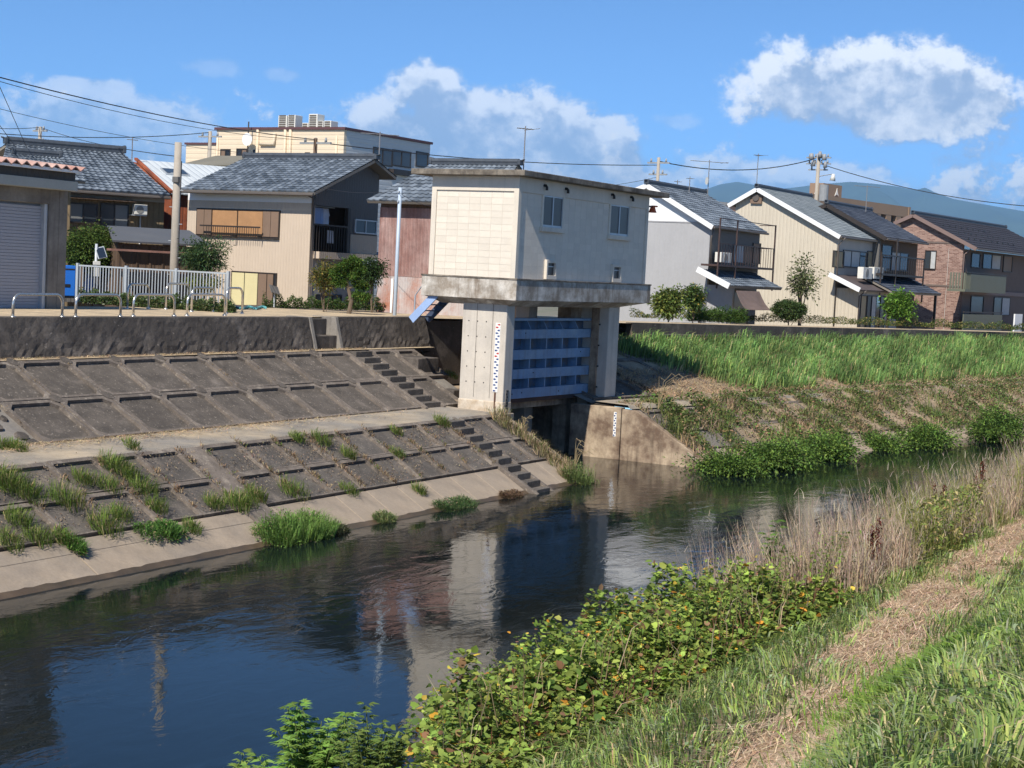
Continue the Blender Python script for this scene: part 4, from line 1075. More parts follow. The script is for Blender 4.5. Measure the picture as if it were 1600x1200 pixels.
# ---------------------------------------------------------------- house with the red corrugated wall
def red_house():
    fr = frame_at(752, 400, 58.5, 30); G = GROUND_Z
    T = thing('house', 'house with rusty red corrugated wall and grey tiled roof behind the gate house', 'house', fr.w(0, 0, G), fr.rz)
    L = lambda v: (v[0], v[1], v[2] - G)
    xr, zr_ = onY(fr, 811, 258, -.4)
    yb, _ = onX(fr, 676, 252, xr); 
    xe = -.55; yeb, ze = onX(fr, 573, 313, xe); yl, _ = onX(fr, 591, 400, 0)
    ydm = yl + .1
    A, B, C, D = (xe, yeb, ze), (xe, -.4, ze), (xr, -.4, zr_), (xr, min(yb, yeb), zr_)
    tile_slope(T, L(A), L(B), L(C), L(D), m_tileA); roof_board(T, L(A), L(B), L(C), L(D), m_shade)
    x2 = 2 * xr - xe; E_, F_ = (x2, -.4, ze), (x2, yeb, ze)
    tile_slope(T, L(E_), L(F_), L(D), L(C), m_tileA); roof_board(T, L(E_), L(F_), L(D), L(C), m_shade)
    ridge(T, L(C), L(D), m_ridge)
    zs = onX(fr, 630, 432, 0)[1] - G; zt = ze - G - .1
    q = MB(); q.box(0, .2, 0, yl, zs, zt - .12); q.build('upper_wall', m_red, T)
    q = MB(); q.box(0.012, .2, 0, yl, 0, zs); q.build('lower_wall', m_redlow, T)
    q = MB(); q.box(.2, x2 - .4, .02, yl - .02, 0, zt); q.build('body_wall', m_dkbrown, T)
    q = MB(); q.box(.03, .22, .0, yl, zt - .12, zt + .35); q.build('eave_board', m_dkbrown, T)
    q = MB(); q.prism([(.05, .02, zt), (x2 - .45, .02, zt), (xr, .02, zr_ - G - .15)], (0, .2, 0)); q.build('gable_wall', m_dkgrey, T)
    pipe(T, [(-.04, onX(fr, 614, 440, 0)[0], zs - .1), (-.04, onX(fr, 614, 440, 0)[0], 0)], .05, m_white)
    # thin aerial mast on the ridge
    return fr, T
red_fr, red_T = red_house()

# ---------------------------------------------------------------- brown house at the left
def brown_house():
    fr = frame_at(104, 340, 64, 58); G = GROUND_Z
    T = thing('house', 'brown ribbed house with steep grey tiled roof behind the concrete garage', 'house', fr.w(0, 0, G), fr.rz)
    L = lambda v: (v[0], v[1], v[2] - G)
    xw = fr.X(256, 7.5); ye = -.6
    x0, ze = onY(fr, 100, 295, ye); x1, ze1 = onY(fr, 266, 303.5, ye); ze = (ze + ze1) / 2
    yr = 3.6; xa, za = onY(fr, 72, 228, yr); xb, zb = onY(fr, 186, 240, yr); zr_ = (za + zb) / 2
    A, B, C, D = (x0 - 2.6, ye, ze), (x1, ye, ze), (x1 - .3, yr, zr_), (min(xa, x0 - 1.2), yr, zr_)
    C = (xb + .15, yr, zr_)
    tile_slope(T, L(A), L(B), L(C), L(D), m_tileA, tw=.30, ch=.29); roof_board(T, L(A), L(B), L(C), L(D), m_shade)
    E_, F_ = (x1, 2 * yr - ye, ze), (x0 - 2.6, 2 * yr - ye, ze)
    tile_slope(T, L(E_), L(F_), L(D), L(C), m_tileA); roof_board(T, L(E_), L(F_), L(D), L(C), m_shade)
    ridge(T, L(D), L(C), m_ridge, w=.28, h=.17)
    zt = ze - G - .1
    q = MB(); q.box(x0 - 2.2, xw, 0, 6.5, 0, zt - .2); q.build('wall', m_brownr, T)
    q = MB(); q.box(x0 - 2.2, xw, -.01, 6.4, zt - .2, zt + .15); q.build('eave_band', m_plaster, T)
    q = MB(); q.prism([(xw, 0, zt), (xw, 6.4, zt), (xw - 1.2, yr, zr_ - G - .4)], (-.2, 0, 0)); q.build('gable_wall', m_plaster, T)
    q = MB(); q.tube([L((x0 - 2.6, ye - .06, ze - .12)), L((x1, ye - .06, ze - .12))], .06, 6); q.build('gutter', m_gutter, T)
    def w(px0, px1, py0, py1, n, ps):
        a, z1 = onY(fr, px0, py0, 0); c, z0 = onY(fr, px1, py1, 0); return window(T, 'y', 0, a, c, z0 - G, z1 - G, n, m_dkframe, ps)
    m_screen = mat('grey_storm_panel', (.20,.205,.20), .6, .06, 1, bump=.02)
    w(107, 152, 316, 350, 2, [m_screen, m_wglass]); w(157, 200, 317, 358, 2, [m_wglass, m_screen])
    # canopy rail above the windows
    a, z = onY(fr, 108, 303, -.3); c, _ = onY(fr, 212, 308, -.3)
    q = MB(); q.box(a, c, -.42, -.02, z - G - .16, z - G - .11); q.build('window_canopy', m_dkbrown, T)
    a, z1 = onY(fr, 210, 319, -.35); c, z0 = onY(fr, 229.5, 336, -.35)
    ac = ac_unit(T, a, c, -.40, -.08, z0 - G, z1 - G)
    q = MB(); q.box(a - .1, c, -.35, .01, z0 - G - .05, z0 - G - .01); q.build('bracket', m_alu, T)
    pipe(T, [((a + c) / 2 + .1, -.06, z0 - G), ((a + c) / 2 + .1, -.06, 1.2)], .03, m_acw, 'air_conditioner_duct')
    # small front roof just left, over the porch
    xa, za = onY(fr, 22, 240, -2.4); xb, zb = onY(fr, 92, 249, -2.4)
    tile_slope(T, (xa - 1.5, -3.9, za - G - .9), (xb + .6, -3.9, za - G - .9), (xb, -2.4, za - G), (xa, -2.4, za - G), m_tileA); roof_board(T, (xa - 1.5, -3.9, za - G - .9), (xb + .6, -3.9, za - G - .9), (xb, -2.4, za - G), (xa, -2.4, za - G), m_shade)
    ridge(T, (xa, -2.4, za - G), (xb, -2.4, za - G), m_ridge)
    q = MB(); q.box(xa - 1.2, xb + .2, -3.4, .0, 0, za - G - .95); q.build('porch_wall', m_brownr, T)
    return fr
brown_fr = brown_house()

# rust-red shed with the pale metal roof and skylight, between the two houses
def metal_shed():
    fr = frame_at(258, 340, 68, 58); G = GROUND_Z
    T = thing('shed', 'shed with pale ribbed metal roof and skylight between the brown and beige houses', 'shed', fr.w(0, 0, G), fr.rz)
    m_pale = mat('pale_metal_roof', (.56,.60,.62), .5, .06, .6, ribs=('u', .33), ribd=.8, bump=.02)
    m_rustw = mat('rust_red_sheet', (.36,.10,.04), .8, .25, 1.5, c2=(.20,.06,.03), patch=.5, ribs=('u', .2), ribd=.6)
    xa, za = onY(fr, 268, 301, -.3); xb, zb = onY(fr, 212, 249, 5.5)
    ex = xa + 5.6
    A, B, C, D = (xa, -.3, za - G), (ex, -.3, za - G), (ex - .6, 5.5, zb - G), (xb, 5.5, zb - G)
    sheet_slope(T, A, B, C, D, m_pale)
    Av, Bv, Cv, Dv = map(Vector, (A, B, C, D)); n = (Bv - Av).cross(Dv - Av).normalized()
    q = MB(); q.beam(Av + n * .03, Dv + n * .03, .14, .10); q.build('verge_board', m_rustw, T)
    s0 = Av + (Bv - Av) * .12 + (Dv - Av) * .55; e = (Bv - Av).normalized(); u_ = (Dv - Av).normalized()
    q = MB(); c = [s0, s0 + e * 1.1, s0 + e * 1.1 + u_ * 1.0, s0 + u_ * 1.0]; q.prism([p - n * .02 for p in c], n * .10); sk = q.build('skylight', m_alu, T)
    q = MB(); q.prism([p + n * .08 + (sum(c, Vector()) / 4 - p) * .12 for p in c], n * .015); q.build('pane', m_wglass, sk)
    q = MB(); q.box(xa + .1, ex - .2, .0, 5.2, 0, za - G - .08); q.build('wall', m_rustw, T)
    q = MB(); q.prism([(xa + .1, 0, za - G - .1), (xa + .1, 5.2, za - G - .1), (xa + .1, 5.2, zb - G - .15)], (5, 0, 0)); q.build('upper_wall', m_rustw, T)
    # things on its wall: meter boxes
    q = MB(); q.box(xa + .9, xa + 1.3, -.2, 0, 2.2, 4.2); q.build('white_panel', m_whitew, T)
metal_shed()

# low dark shed with sloping sheet roof in front
def low_shed():
    fr = frame_at(190, 400, 54, 58); G = GROUND_Z
    T = thing('shed', 'low dark brown shed with grey sheet roof behind the white fence', 'shed', fr.w(0, 0, G), fr.rz)
    m_sheet = mat('grey_felt_roof', (.10,.105,.115), .7, .1, .8, bump=.1)
    P = []
    for (px, py, y) in ((176, 381, -.4), (262, 374, -.4), (296, 355, 2.6), (232, 361, 2.6)):
        x, z = onY(fr, px, py, y); P.append((x, y, z - G))
    z0 = (P[0][2] + P[1][2]) / 2; z1 = (P[2][2] + P[3][2]) / 2
    P = [(P[0][0], -.4, z0), (P[1][0] + 1.6, -.4, z0), (P[2][0], 2.6, z1), (P[3][0] - 1.5, 2.6, z1)]
    sheet_slope(T, *P, m_sheet)
    q = MB(); q.box(P[0][0] + .3, P[1][0] - .2, 0, 2.5, 0, z0 - .08); q.build('wall', m_dkbrown, T)
    q = MB(); q.box(P[0][0] - .2, P[1][0] - 1.0, -.9, -.41, z0 - .35, z0 - .28); q.build('eave_canopy', mat('rusty_tin', (.25,.13,.10), .8, .2, 2), T)
    for i in range(6):
        x = P[0][0] + .5 + i * .45; q = MB(); q.box(x, x + .07, -.03, 0, .1, z0 - .15); q.build('wall_batten', m_dkbrown, T)
low_shed()

# ---------------------------------------------------------------- concrete garage with roller shutter
def garage():
    p = Pz(101, 484, LEVEE_Z - .05); fr = Frame(p.x, p.y, 29); G = LEVEE_Z - .12
    T = thing('garage', 'grey concrete garage with roller shutter and pink corrugated roof edge', 'garage', fr.w(0, 0, G), fr.rz)
    Zf = lambda py, px=60: onY(fr, px, py, 0)[1] - G
    xs = fr.X(76, 6.0, 0); zh = Zf(319, 76); zf0 = onY(fr, 100, 297, -.45)[1] - G; 
    xl = -11.0
    q = MB(); q.box(xs, 0, 0, 5.5, 0, zf0 + .05); q.build('column', m_concshed, T, bevel=.02)
    q = MB(); q.box(xs + (0 - xs) * .52, xs + (0 - xs) * .56, -.012, .01, 0, zf0); q.build('column_joint', m_concshed, T)
    q = MB(); q.box(xl, xs - .005, .0, .4, zh, zf0 + .05); q.build('lintel', m_concshed, T, bevel=.02)
    q = MB(); q.box(xl, xs, .4, 5.5, 0, zf0 + .04); q.build('side_wall', m_concshed, T)
    # the shutter: every slat
    n = int(zh / .088); 
    sl = MB(); sl.box(xl, xs - .12, -.0, .03, .004, .084); sm = bpy.data.meshes.new('shutter_slat'); 
    sm.from_pydata([(x, y + .18 - (.012 if .03 < z < .06 else 0), z) for x, y, z in sl.v], [], sl.f); sm.update(); boxuv(sm); sm.materials.append(mat('shutter_paint', (.33,.35,.40), .5, .04, .6, bump=.02))
    for i in range(n):
        o = bpy.data.objects.new('shutter_slat', sm); col.objects.link(o); o.parent = T; o.location = (0, 0, i * .088); o.rotation_euler = (rad(5), 0, 0)
    q = MB(); q.box(xl, xs - .1, .24, .26, 0, zh); q.build('shutter_back', m_roller, T)
    q = MB(); q.box(xs - .14, xs - .02, .06, .24, 0, zh); q.build('guide_rail', m_alu, T)
    # roof: fascia beam, dark tin band, pink corrugated edge
    xe = fr.X(122, zf0 + G + .2, -.45)
    zf1 = onY(fr, 120, 284, -.45)[1] - G; zt = onY(fr, 122, 266, -.45)[1] - G
    q = MB(); q.box(xl, xe, -.45, 5.9, zf0, zf1); q.build('fascia', mat('grey_fascia', (.36,.37,.34), .8, .08, 1, bump=.05), T, bevel=.01)
    q = MB(); q.box(xl, xe - .02, -.36, 5.8, zf1, zt - .05); q.build('tin_band', mat('dark_tin', (.07,.065,.06), .7, .15, 1, ribs=('u', .28), ribd=.8), T)
    q = MB(); nw = int((xe - xl) / .045); A = []
    for i in range(nw + 1):
        x = xl + (xe + .12 - xl) * i / nw; h = .13 * (abs(((x / .36) % 1) - .5) * 2)
        for (y, dz) in ((-.62, 0), (-.62, -.03), (6, .55)): q.v.append((x, y, zt + h + dz - .03))
    for i in range(nw):
        a = i * 3; q.f.append((a, a + 3, a + 4, a + 1)); q.f.append((a, a + 2, a + 5, a + 3))
    q.build('corrugated_roof', m_pinktin, T)
    q = MB(); q.box(xl, xe, -.58, -.45, zt - .09, zt - .02); q.build('roof_lip', m_whitew, T)
garage()

# ---------------------------------------------------------------- cream flat-roofed building in the background
def cream_building():
    fr = frame_at(537, 230, 118, 30); G = GROUND_Z
    T = thing('apartment_building', 'cream flat roofed building with roof air conditioners behind the tiled roofs', 'building', fr.w(0, 0, G), fr.rz)
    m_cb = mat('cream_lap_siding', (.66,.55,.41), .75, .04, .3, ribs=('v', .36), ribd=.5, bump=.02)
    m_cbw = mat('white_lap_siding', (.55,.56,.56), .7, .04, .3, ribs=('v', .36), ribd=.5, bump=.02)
    H = fr.Z(202.5, 0, 0) - G; yl = fr.Yy(337, H, 0); xl = fr.X(670, H, 0)
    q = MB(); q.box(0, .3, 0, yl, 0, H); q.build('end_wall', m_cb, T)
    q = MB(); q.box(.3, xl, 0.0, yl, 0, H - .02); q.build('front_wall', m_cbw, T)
    q = MB(); q.box(-.15, xl + .15, -.15, yl + .15, H, H + .18); q.build('parapet_cap', mat('dark_red_cap', (.10,.045,.05), .6, .1, 2), T)
    def wx(px0, px1, py0, py1, n=1, ps=None):
        a, z1 = onX(fr, px0, py0, 0); c, z0 = onX(fr, px1, py1, 0); return window(T, 'x', 0, c, a, z0 - G, z1 - G, n, m_dkframe, ps, fw=.08)
    wx(345, 360, 233, 250, 2, [m_wdark, m_brownp]); wx(370, 386, 232, 250, 2, [m_brownp, m_wdark]); wx(396, 404, 234, 250); wx(421, 428, 239, 250); wx(444, 454, 239, 250); wx(465, 472, 239, 250); wx(477, 484, 238, 250)
    def wy(px0, px1, py0, py1, n=2):
        a, z1 = onY(fr, px0, py0, 0); c, z0 = onY(fr, px1, py1, 0); return window(T, 'y', 0, a, c, z0 - G, z1 - G, n, m_dkframe, None, fw=.10)
    wy(583, 612, 229, 261); wy(613, 641, 233, 263); wy(650, 668, 236, 263, 1)
    a, z = onY(fr, 612, 262, 0); q = MB(); q.box(onY(fr, 607, 262, 0)[0], onY(fr, 645, 266, 0)[0], -.5, 0, z - G - .5, z - G - .1); q.build('balcony_ledge', m_dkframe, T)
    for px in (527, 341): 
        y, z = onX(fr, px, 212, 0); pipe(T, [(-.06, y, z - G), (-.06, y, 1)], .09, m_cb)
    for px in (404, 447, 455):
        y, z = onX(fr, px, 206, 0); pipe(T, [(-.08, y, H), (-.08, y, H - 2.2), (-.08, y, 2)], .12, m_cb, 'duct')
    y, z = onX(fr, 430, 219, 0); y2, _ = onX(fr, 408, 219, 0); pipe(T, [(-.1, y2, z - G - .3), (-.1, y, z - G - .3), (-.1, y, z - G + .5)], .14, m_cb, 'duct')
    # satellite dish and mast on the wall corner
    y, z = onX(fr, 388, 218, -.6); q = MB(); q.tube([(-.75, y, z - G), (-.62, y, z - G)], .48, 14, r1=.2); q.build('satellite_dish', m_whitew, T)
    y, z = onX(fr, 388, 190, -.6); pipe(T, [(-.55, y, H - 3.5), (-.55, y, z - G)], .05, m_dkframe, 'mast')
    # roof units: each one a thing standing on the roof
    lab = ['tall leftmost air conditioner unit on the cream building roof', 'tall second air conditioner unit from left on the cream roof', 'small low air conditioner in the middle of the cream roof', 'tallest air conditioner unit on the cream roof, right cluster', 'short air conditioner second from right on the cream roof', 'short rightmost air conditioner unit on the cream roof']
    for i, (p0, p1, top) in enumerate(((435, 448, 180.5), (450, 461, 179.5), (472, 481, 192), (482.5, 495.5, 178), (496, 505, 189), (506.5, 517, 188.5))):
        ya, _ = onX(fr, p1, 195, 1.0); yb, z = onX(fr, p0, top, 1.0)
        A = thing('roof_air_conditioner', lab[i], 'air conditioner', fr.w(1.0, ya, H + G + .18), fr.rz, 'air conditioners on the cream roof')
        w_ = yb - ya; h_ = z - (H + G + .18)
        q = MB(); q.box(0, .9, 0, w_, 0, h_); q.build('casing', m_acw, A, bevel=.03)
        for k in range(int(h_ / .16)):
            q = MB(); q.box(-.03, .01, w_ * .12, w_ * .88, .12 + k * .16, .12 + k * .16 + .10); q.build('louvre', mat('louvre_dark', (.12,.105,.085), .7, .1, 4, bump=0), A)
    # lower wing at the left
    f2 = frame_at(337, 240, 124, 30); H2 = f2.Z(226, 0, 0) - G
    T2 = thing('building', 'low cream annex left of the cream flat roofed building', 'building', f2.w(0, 0, G), f2.rz)
    q = MB(); q.box(0, 6, 0, f2.Yy(289, H2, 0), 0, H2); q.build('wall', m_cb, T2)
    q = MB(); q.box(-.1, 6.1, -.1, f2.Yy(289, H2, 0) + .1, H2, H2 + .15); q.build('parapet_cap', mat('dark_red_cap', (.10,.045,.05), .6, .1, 2), T2)
    # brownish roof in between
    f3 = frame_at(372, 262, 95, 30); T3 = thing('house', 'low house with dull olive roof seen over the metal shed', 'house', f3.w(0, 0, G), f3.rz)
    y3 = f3.Yy(286, 12, 0); zt = f3.Z(243.5, 3, y3 / 2) - G; ze = f3.Z(258, 0, y3 / 2) - G
    m_ol = mat('olive_metal_roof', (.20,.185,.145), .7, .1, .6, bump=.05)
    sheet_slope(T3, (-.3, y3, ze), (-.3, -.4, ze), (3, -.4, zt), (3, y3, zt), m_ol)
    sheet_slope(T3, (6.3, -.4, ze), (6.3, y3, ze), (3, y3, zt), (3, -.4, zt), m_ol)
    q = MB(); q.box(0, 6, 0, y3 - .3, 0, ze); q.build('wall', m_plaster, T3)
cream_building()

# ---------------------------------------------------------------- gabled houses at the right (ridge along the river)
def gable_right(name, label, corner, Y, a, apex, eave_f, eave_b, ridge_r, eave_r, mt, mwall, mside, xw_px, xg=-.3, tw=.29, gable_m=None, line_py=None, barge=None, ch=.27):
    fr = frame_at(corner[0], corner[1], Y, a); G = GROUND_Z
    T = thing(name, label, 'house', fr.w(0, 0, G), fr.rz)
    yr, zr_ = onX(fr, apex[0], apex[1], xg); yf, zf = onX(fr, eave_f[0], eave_f[1], xg); yb, zb = onX(fr, eave_b[0], eave_b[1], xg)
    x1, _ = onY(fr, eave_r[0], eave_r[1], yf); xr1, _ = onY(fr, ridge_r[0], ridge_r[1], yr)
    xe = max(x1, xr1) if abs(x1 - xr1) < 1.5 else x1
    L = lambda v: (v[0], v[1], v[2] - G)
    A, B, C, D = (xg, yf, zf), (x1, yf, zf), (x1, yr, zr_), (xg, yr, zr_)
    tile_slope(T, L(A), L(B), L(C), L(D), mt, tw=tw, ch=ch); roof_board(T, L(A), L(B), L(C), L(D), m_shade)
    E_, F_ = (x1, yb, zb), (xg, yb, zb)
    tile_slope(T, L(E_), L(F_), L(D), L(C), mt, tw=tw, ch=ch); roof_board(T, L(E_), L(F_), L(D), L(C), m_shade)
    ridge(T, L(D), L(C), m_ridge)
    ybw = yb - .35; zt = zf - G - .1
    zg = lambda y: (zr_ - G - (yr - y) * (zr_ - zf) / (yr - yf) - .16) if y < yr else (zr_ - G - (y - yr) * (zr_ - zb) / (yb - yr) - .16)
    zl = (onX(fr, corner[0] - 40, line_py, 0)[1] - G) if line_py else None
    pts = [(0, 0, 0), (0, ybw, 0), (0, ybw, zg(ybw)), (0, yr, zg(yr)), (0, 0, zg(0))]
    if zl is None:
        q = MB(); q.prism(list(reversed(pts)), (.2, 0, 0)); q.build('gable_wall', mwall, T)
    else:
        def zc(y): return min(zl, zg(y))
        ys = sorted({0, ybw, yr} | {y for y in [yf + (zl + .16 - (zf - G)) * (yr - yf) / (zr_ - zf), yr + (zr_ - G - .16 - zl) * (yb - yr) / (zr_ - zb)] if 0 < y < ybw})
        lower = [(0, 0, 0), (0, ybw, 0)] + [(0, y, zc(y)) for y in reversed(ys)]
        q = MB(); q.prism(list(reversed(lower)), (.2, 0, 0)); q.build('gable_wall', mwall, T)
        up = [y for y in ys if zg(y) >= zl - 1e-6]
        upper = [(-.01, up[0], zl)] + [(-.01, up[-1], zl)] + [(-.01, y, zg(y)) for y in reversed(up[1:-1] or [yr])]
        q = MB(); q.prism(list(reversed(upper)), (.2, 0, 0)); q.build('upper_gable', gable_m, T)
        panel(T, 'belt_trim', 'x', 0, up[0], up[-1], zl - .06, zl + .0, .03, m_greyw)
    q = MB(); q.box(.2, x1 - .35, 0, .2, 0, zt); q.build('front_wall', mside, T)
    q = MB(); q.box(.2, x1 - .35, .2, ybw, 0, zt); q.build('body_wall', mwall, T)
    if barge is not None:
        for (P, Q) in ((A, D), (F_, D)):
            q = MB(); q.beam(Vector(L(P)) + Vector((-.03, 0, -.10)), Vector(L(Q)) + Vector((-.03, 0, -.10)), .06, .24, up=(0, 0, 1)); q.build('barge_board', barge, T)
    q = MB(); q.tube([L((xg, yf - .07, zf - .08)), L((x1, yf - .07, zf - .08))], .06, 6); q.build('gutter', m_gutter, T)
    return fr, T, dict(yf=yf, zf=zf, yr=yr, zr=zr_, x1=x1, zt=zt, G=G)
def wy(fr, T, px0, px1, py0, py1, n=2, ps=None, mf=None, yf=0, **kw):
    a, z1 = onY(fr, px0, py0, yf); c, z0 = onY(fr, px1, py1, yf); return window(T, 'y', yf, a, c, z0 - GROUND_Z, z1 - GROUND_Z, n, mf or m_dkframe, ps, **kw)
def pent(T, fr, A_, B_, y0, y1, dz, m, tiled=True):
    """lean-to roof: eave from pixel A_ to B_ at depth y0 (negative = towards the river)"""
    xa, za = onY(fr, A_[0], A_[1], y0); xb, zb = onY(fr, B_[0], B_[1], y0); z = (za + zb) / 2 - GROUND_Z
    Q = ((xa, y0, z), (xb, y0, z), (xb, y1, z + dz), (xa, y1, z + dz))
    if tiled: tile_slope(T, *Q, m)
    else: sheet_slope(T, *Q, m)
    roof_board(T, *Q, m_shade); return xa, xb, z

# grey and white house
fr, T, d = gable_right('house', 'grey and white house with tiled roof and rusty balcony frame right of the gate house', (1108, 390), 80.5, 30, (1011, 287), (1114, 352.5), (930, 320), (1103, 298), (1199, 357), m_tileA, m_greyw, m_dkgrey, 1200, gable_m=m_whitew, line_py=346, barge=m_whitew)
G = GROUND_Z
w = wy(fr, T, 1146, 1176, 381, 413, 2, [m_curtain, m_brownp]); 
wy(fr, T, 1176, 1186, 379, 413, 1, [m_brownp])
xa, za = onY(fr, 1121, 412, -.9); xb, zb = onY(fr, 1208, 420, -.9); zfl = (za + zb) / 2 - G
q = MB(); q.box(xa, xb, -.95, -.02, zfl - .1, zfl); bal = q.build('balcony_floor', m_steelbrown, T)
for x in (xa + .03, xa + (xb - xa) * .30, xb - .03):
    q = MB(); q.box(x - .035, x + .035, -.95, -.88, zfl - 1.2, zfl + 2.3); q.build('balcony_post', m_steelbrown, bal)
for z in (zfl + 1.05, zfl + 2.28):
    q = MB(); q.box(xa, xb, -.95, -.90, z - .04, z); q.build('balcony_rail', m_steelbrown, bal)
    q = MB(); q.box(xb - .05, xb, -.95, 0, z - .04, z); q.build('balcony_rail', m_steelbrown, bal)
for i in range(22):
    x = xa + (xb - xa) * (i + .5) / 22; q = MB(); q.box(x - .012, x + .012, -.93, -.91, zfl, zfl + 1.02); q.build('baluster', m_steelbrown, bal)
a, z1 = onY(fr, 1126, 394, -.5); c, z0 = onY(fr, 1141, 411, -.5); ac_unit(T, a, c, -.55, -.2, z0 - G, z1 - G)
x0, x1_, zp = pent(T, fr, (1140, 447), (1222, 450), -1.7, 0, .75, m_tileA)
q = MB(); q.beam((x0 - .05, -1.7, zp - .02), (x0 - .05, .05, zp + .74), .1, .28); q.build('barge_board', m_whitew, T)
q = MB(); q.box(0.02, .2, -1.4, 0, 0, zp - .0); q.build('wing_wall', m_greyw, T)
window(T, 'y', -.02, x0 + .3, x0 + 2.2, .2, zp - .4, 2, m_dkframe, [m_curtain, m_wdark]); window(T, 'y', -.02, x0 + 2.6, x1_ - .5, .2, zp - .3, 2, m_dkframe, m_wdark)
pipe(T, [(-.05, -.25, d['zt']), (-.05, -.1, d['zt'] - .5), (-.05, -.1, zp + .8)], .045, m_gutter)
# hanging sun shade cloth
q = MB(); a, z1 = onY(fr, 1152, 454, -1.8); c, _ = onY(fr, 1188, 455, -1.8); a2, z2 = onY(fr, 1168, 484, -2.8); c2, _ = onY(fr, 1206, 485, -2.8)
nn = 8
for i in range(nn + 1):
    f = i / nn
    for k in range(5):
        g = k / 4; x = (a + (c - a) * f) * (1 - g) + (a2 + (c2 - a2) * f) * g; y = -1.75 - 1.0 * g + .06 * math.sin(f * 9) * g; z = (z1 * (1 - g) + z2 * g) - G - .12 * math.sin(PI * g)
        q.v.append((x, y, z))
for i in range(nn):
    for k in range(4): p = i * 5 + k; q.f.append((p, p + 1, p + 6, p + 5))
o = q.build('sunshade_cloth', mat('brown_net_cloth', (.16,.115,.10), .9, .15, 3, bump=.3, bscale=60), None); sm = o.modifiers.new('thick', 'SOLIDIFY'); sm.thickness = .02
o.location = T.location; o.rotation_euler = T.rotation_euler; tag(o, 'brown sunshade cloth slung from the grey house porch roof', 'sunshade')

# tall cream ribbed house
fr, T, d = gable_right('house', 'cream ribbed house with blue grey roof and tall gable wall', (1306, 420), 91, 31, (1183, 293), (1313, 368), (1138, 319), (1278, 306), (1389, 374.5), m_tileB, m_beige2, m_plaster, 1389, barge=m_whitew, tw=.26)
cream_T = T; cream_fr = fr
q = MB(); y, z = onX(fr, 1183, 306, 0); q.box(-.14, .0, y - .35, y + .35, z - G - .45, z - G + .15); q.build('gable_vent', m_brownp, T)
q = MB(); q.tube([(-.20, y, z - G - .12), (-.12, y, z - G - .12)], .2, 12); q.build('gable_lamp', m_gutter, T)
m_tanp = mat('tan_shutter', (.40,.32,.20), .7, .05, 2, bump=.02)
wy(fr, T, 1302, 1317, 391, 419, 1, [m_tanp]); wy(fr, T, 1317, 1354, 390, 420, 3, [m_curtain, m_curtain, m_wglass]); wy(fr, T, 1355, 1367, 392, 418, 1, [m_tanp])
m_brroof = mat('brown_flat_tile', (.095,.075,.072), .7, .12, 1, bump=.1, ribs=('u', .4), ribd=.3)
x0, x1_, zp = pent(T, fr, (1344, 453), (1415, 456), -1.8, 0, .80, m_brroof, False)
q = MB(); q.beam((x0 - .05, -1.8, zp - .02), (x0 - .05, .05, zp + .78), .1, .26); q.build('barge_board', m_whitew, T)
q = MB(); q.box(-.02, .2, -1.45, 0.02, 0, zp + .05); q.build('wing_wall', m_beige2, T)
q = MB(); q.box(.2, x1_ - .3, -1.45, -.02, 0, zp - .1); q.build('ground_floor_wall', m_plaster, T)
window(T, 'y', -1.45, .3, 1.3, .3, zp - .3, 1, m_dkframe, [m_tanp]); window(T, 'y', -1.45, 1.4, 4.6, .3, zp - .3, 4, m_dkframe, [m_wdark, m_curtain, m_wglass, m_wdark])
for k in (0, 1):
    a, z1 = onY(fr, 1343 + 17 * k, 417, -.9); c, z0 = onY(fr, 1356 + 17 * k, 436, -.9); ac_unit(T, a, c, -1.15, -.8, z0 - G, z1 - G)
pipe(T, [(.02, -.45, d['zt']), (-.06, -.1, d['zt'] - .45), (-.06, -.1, .0)], .045, m_gutter)
pipe(T, [(-.06, -1.9, zp - .05), (-.06, -1.5, zp - .35), (-.06, -1.5, 0)], .04, m_gutter)

# dark-roofed house next to it
fr, T, d = gable_right('house', 'dark house with navy tiled roof between the cream and brick houses', (1372, 420), 96, 32, (1292, 318), (1385, 371), (1262, 330), (1357, 325), (1449, 377), m_tileC, m_dkgrey, m_dkbrown, 1449, barge=m_dkframe)
wy(fr, T, 1378, 1391, 382, 425, 1, [m_wglass]); wy(fr, T, 1393, 1417, 393, 425, 2, [m_curtain, m_wglass]); 
xa, za = onY(fr, 1377, 428, -1.1); xb, zb = onY(fr, 1444, 431, -1.1); zfl = (za + zb) / 2 - G
q = MB(); q.box(xa, xb, -1.1, -.02, zfl - .12, zfl); bal = q.build('balcony_floor', m_dkframe, T)
for x in (xa + .04, xa + (xb - xa) * .33, xb - .04):
    q = MB(); q.box(x - .04, x + .04, -1.1, -1.02, zfl - 1.6, zfl + (1.1 if x != xa + (xb - xa) * .33 else 2.1)); q.build('balcony_post', m_dkframe, bal)
q = MB(); q.box(xa, xb, -1.1, -1.05, zfl + 1.02, zfl + 1.10); q.build('balcony_rail', m_dkframe, bal)
for i in range(20):
    x = xa + (xb - xa) * (i + .5) / 20; q = MB(); q.box(x - .012, x + .012, -1.09, -1.07, zfl, zfl + 1.02); q.build('baluster', m_dkframe, bal)
x0, x1_, zp = pent(T, fr, (1396, 457), (1471, 459), -2.0, 0, .9, m_tileC)
window(T, 'y', -.02, x0 + .5, x0 + 2.0, .2, zp - .3, 1, m_dkframe, [m_wdark]); window(T, 'y', -.02, x0 + 2.3, x0 + 4.2, .2, zp - .3, 2, m_dkframe, [m_curtain, m_wdark])
for x in (x0 + .1, x1_ - .3):
    q = MB(); q.box(x - .07, x + .07, -1.8, -1.66, 0, zp - .05); q.build('porch_post', m_dkframe, T)

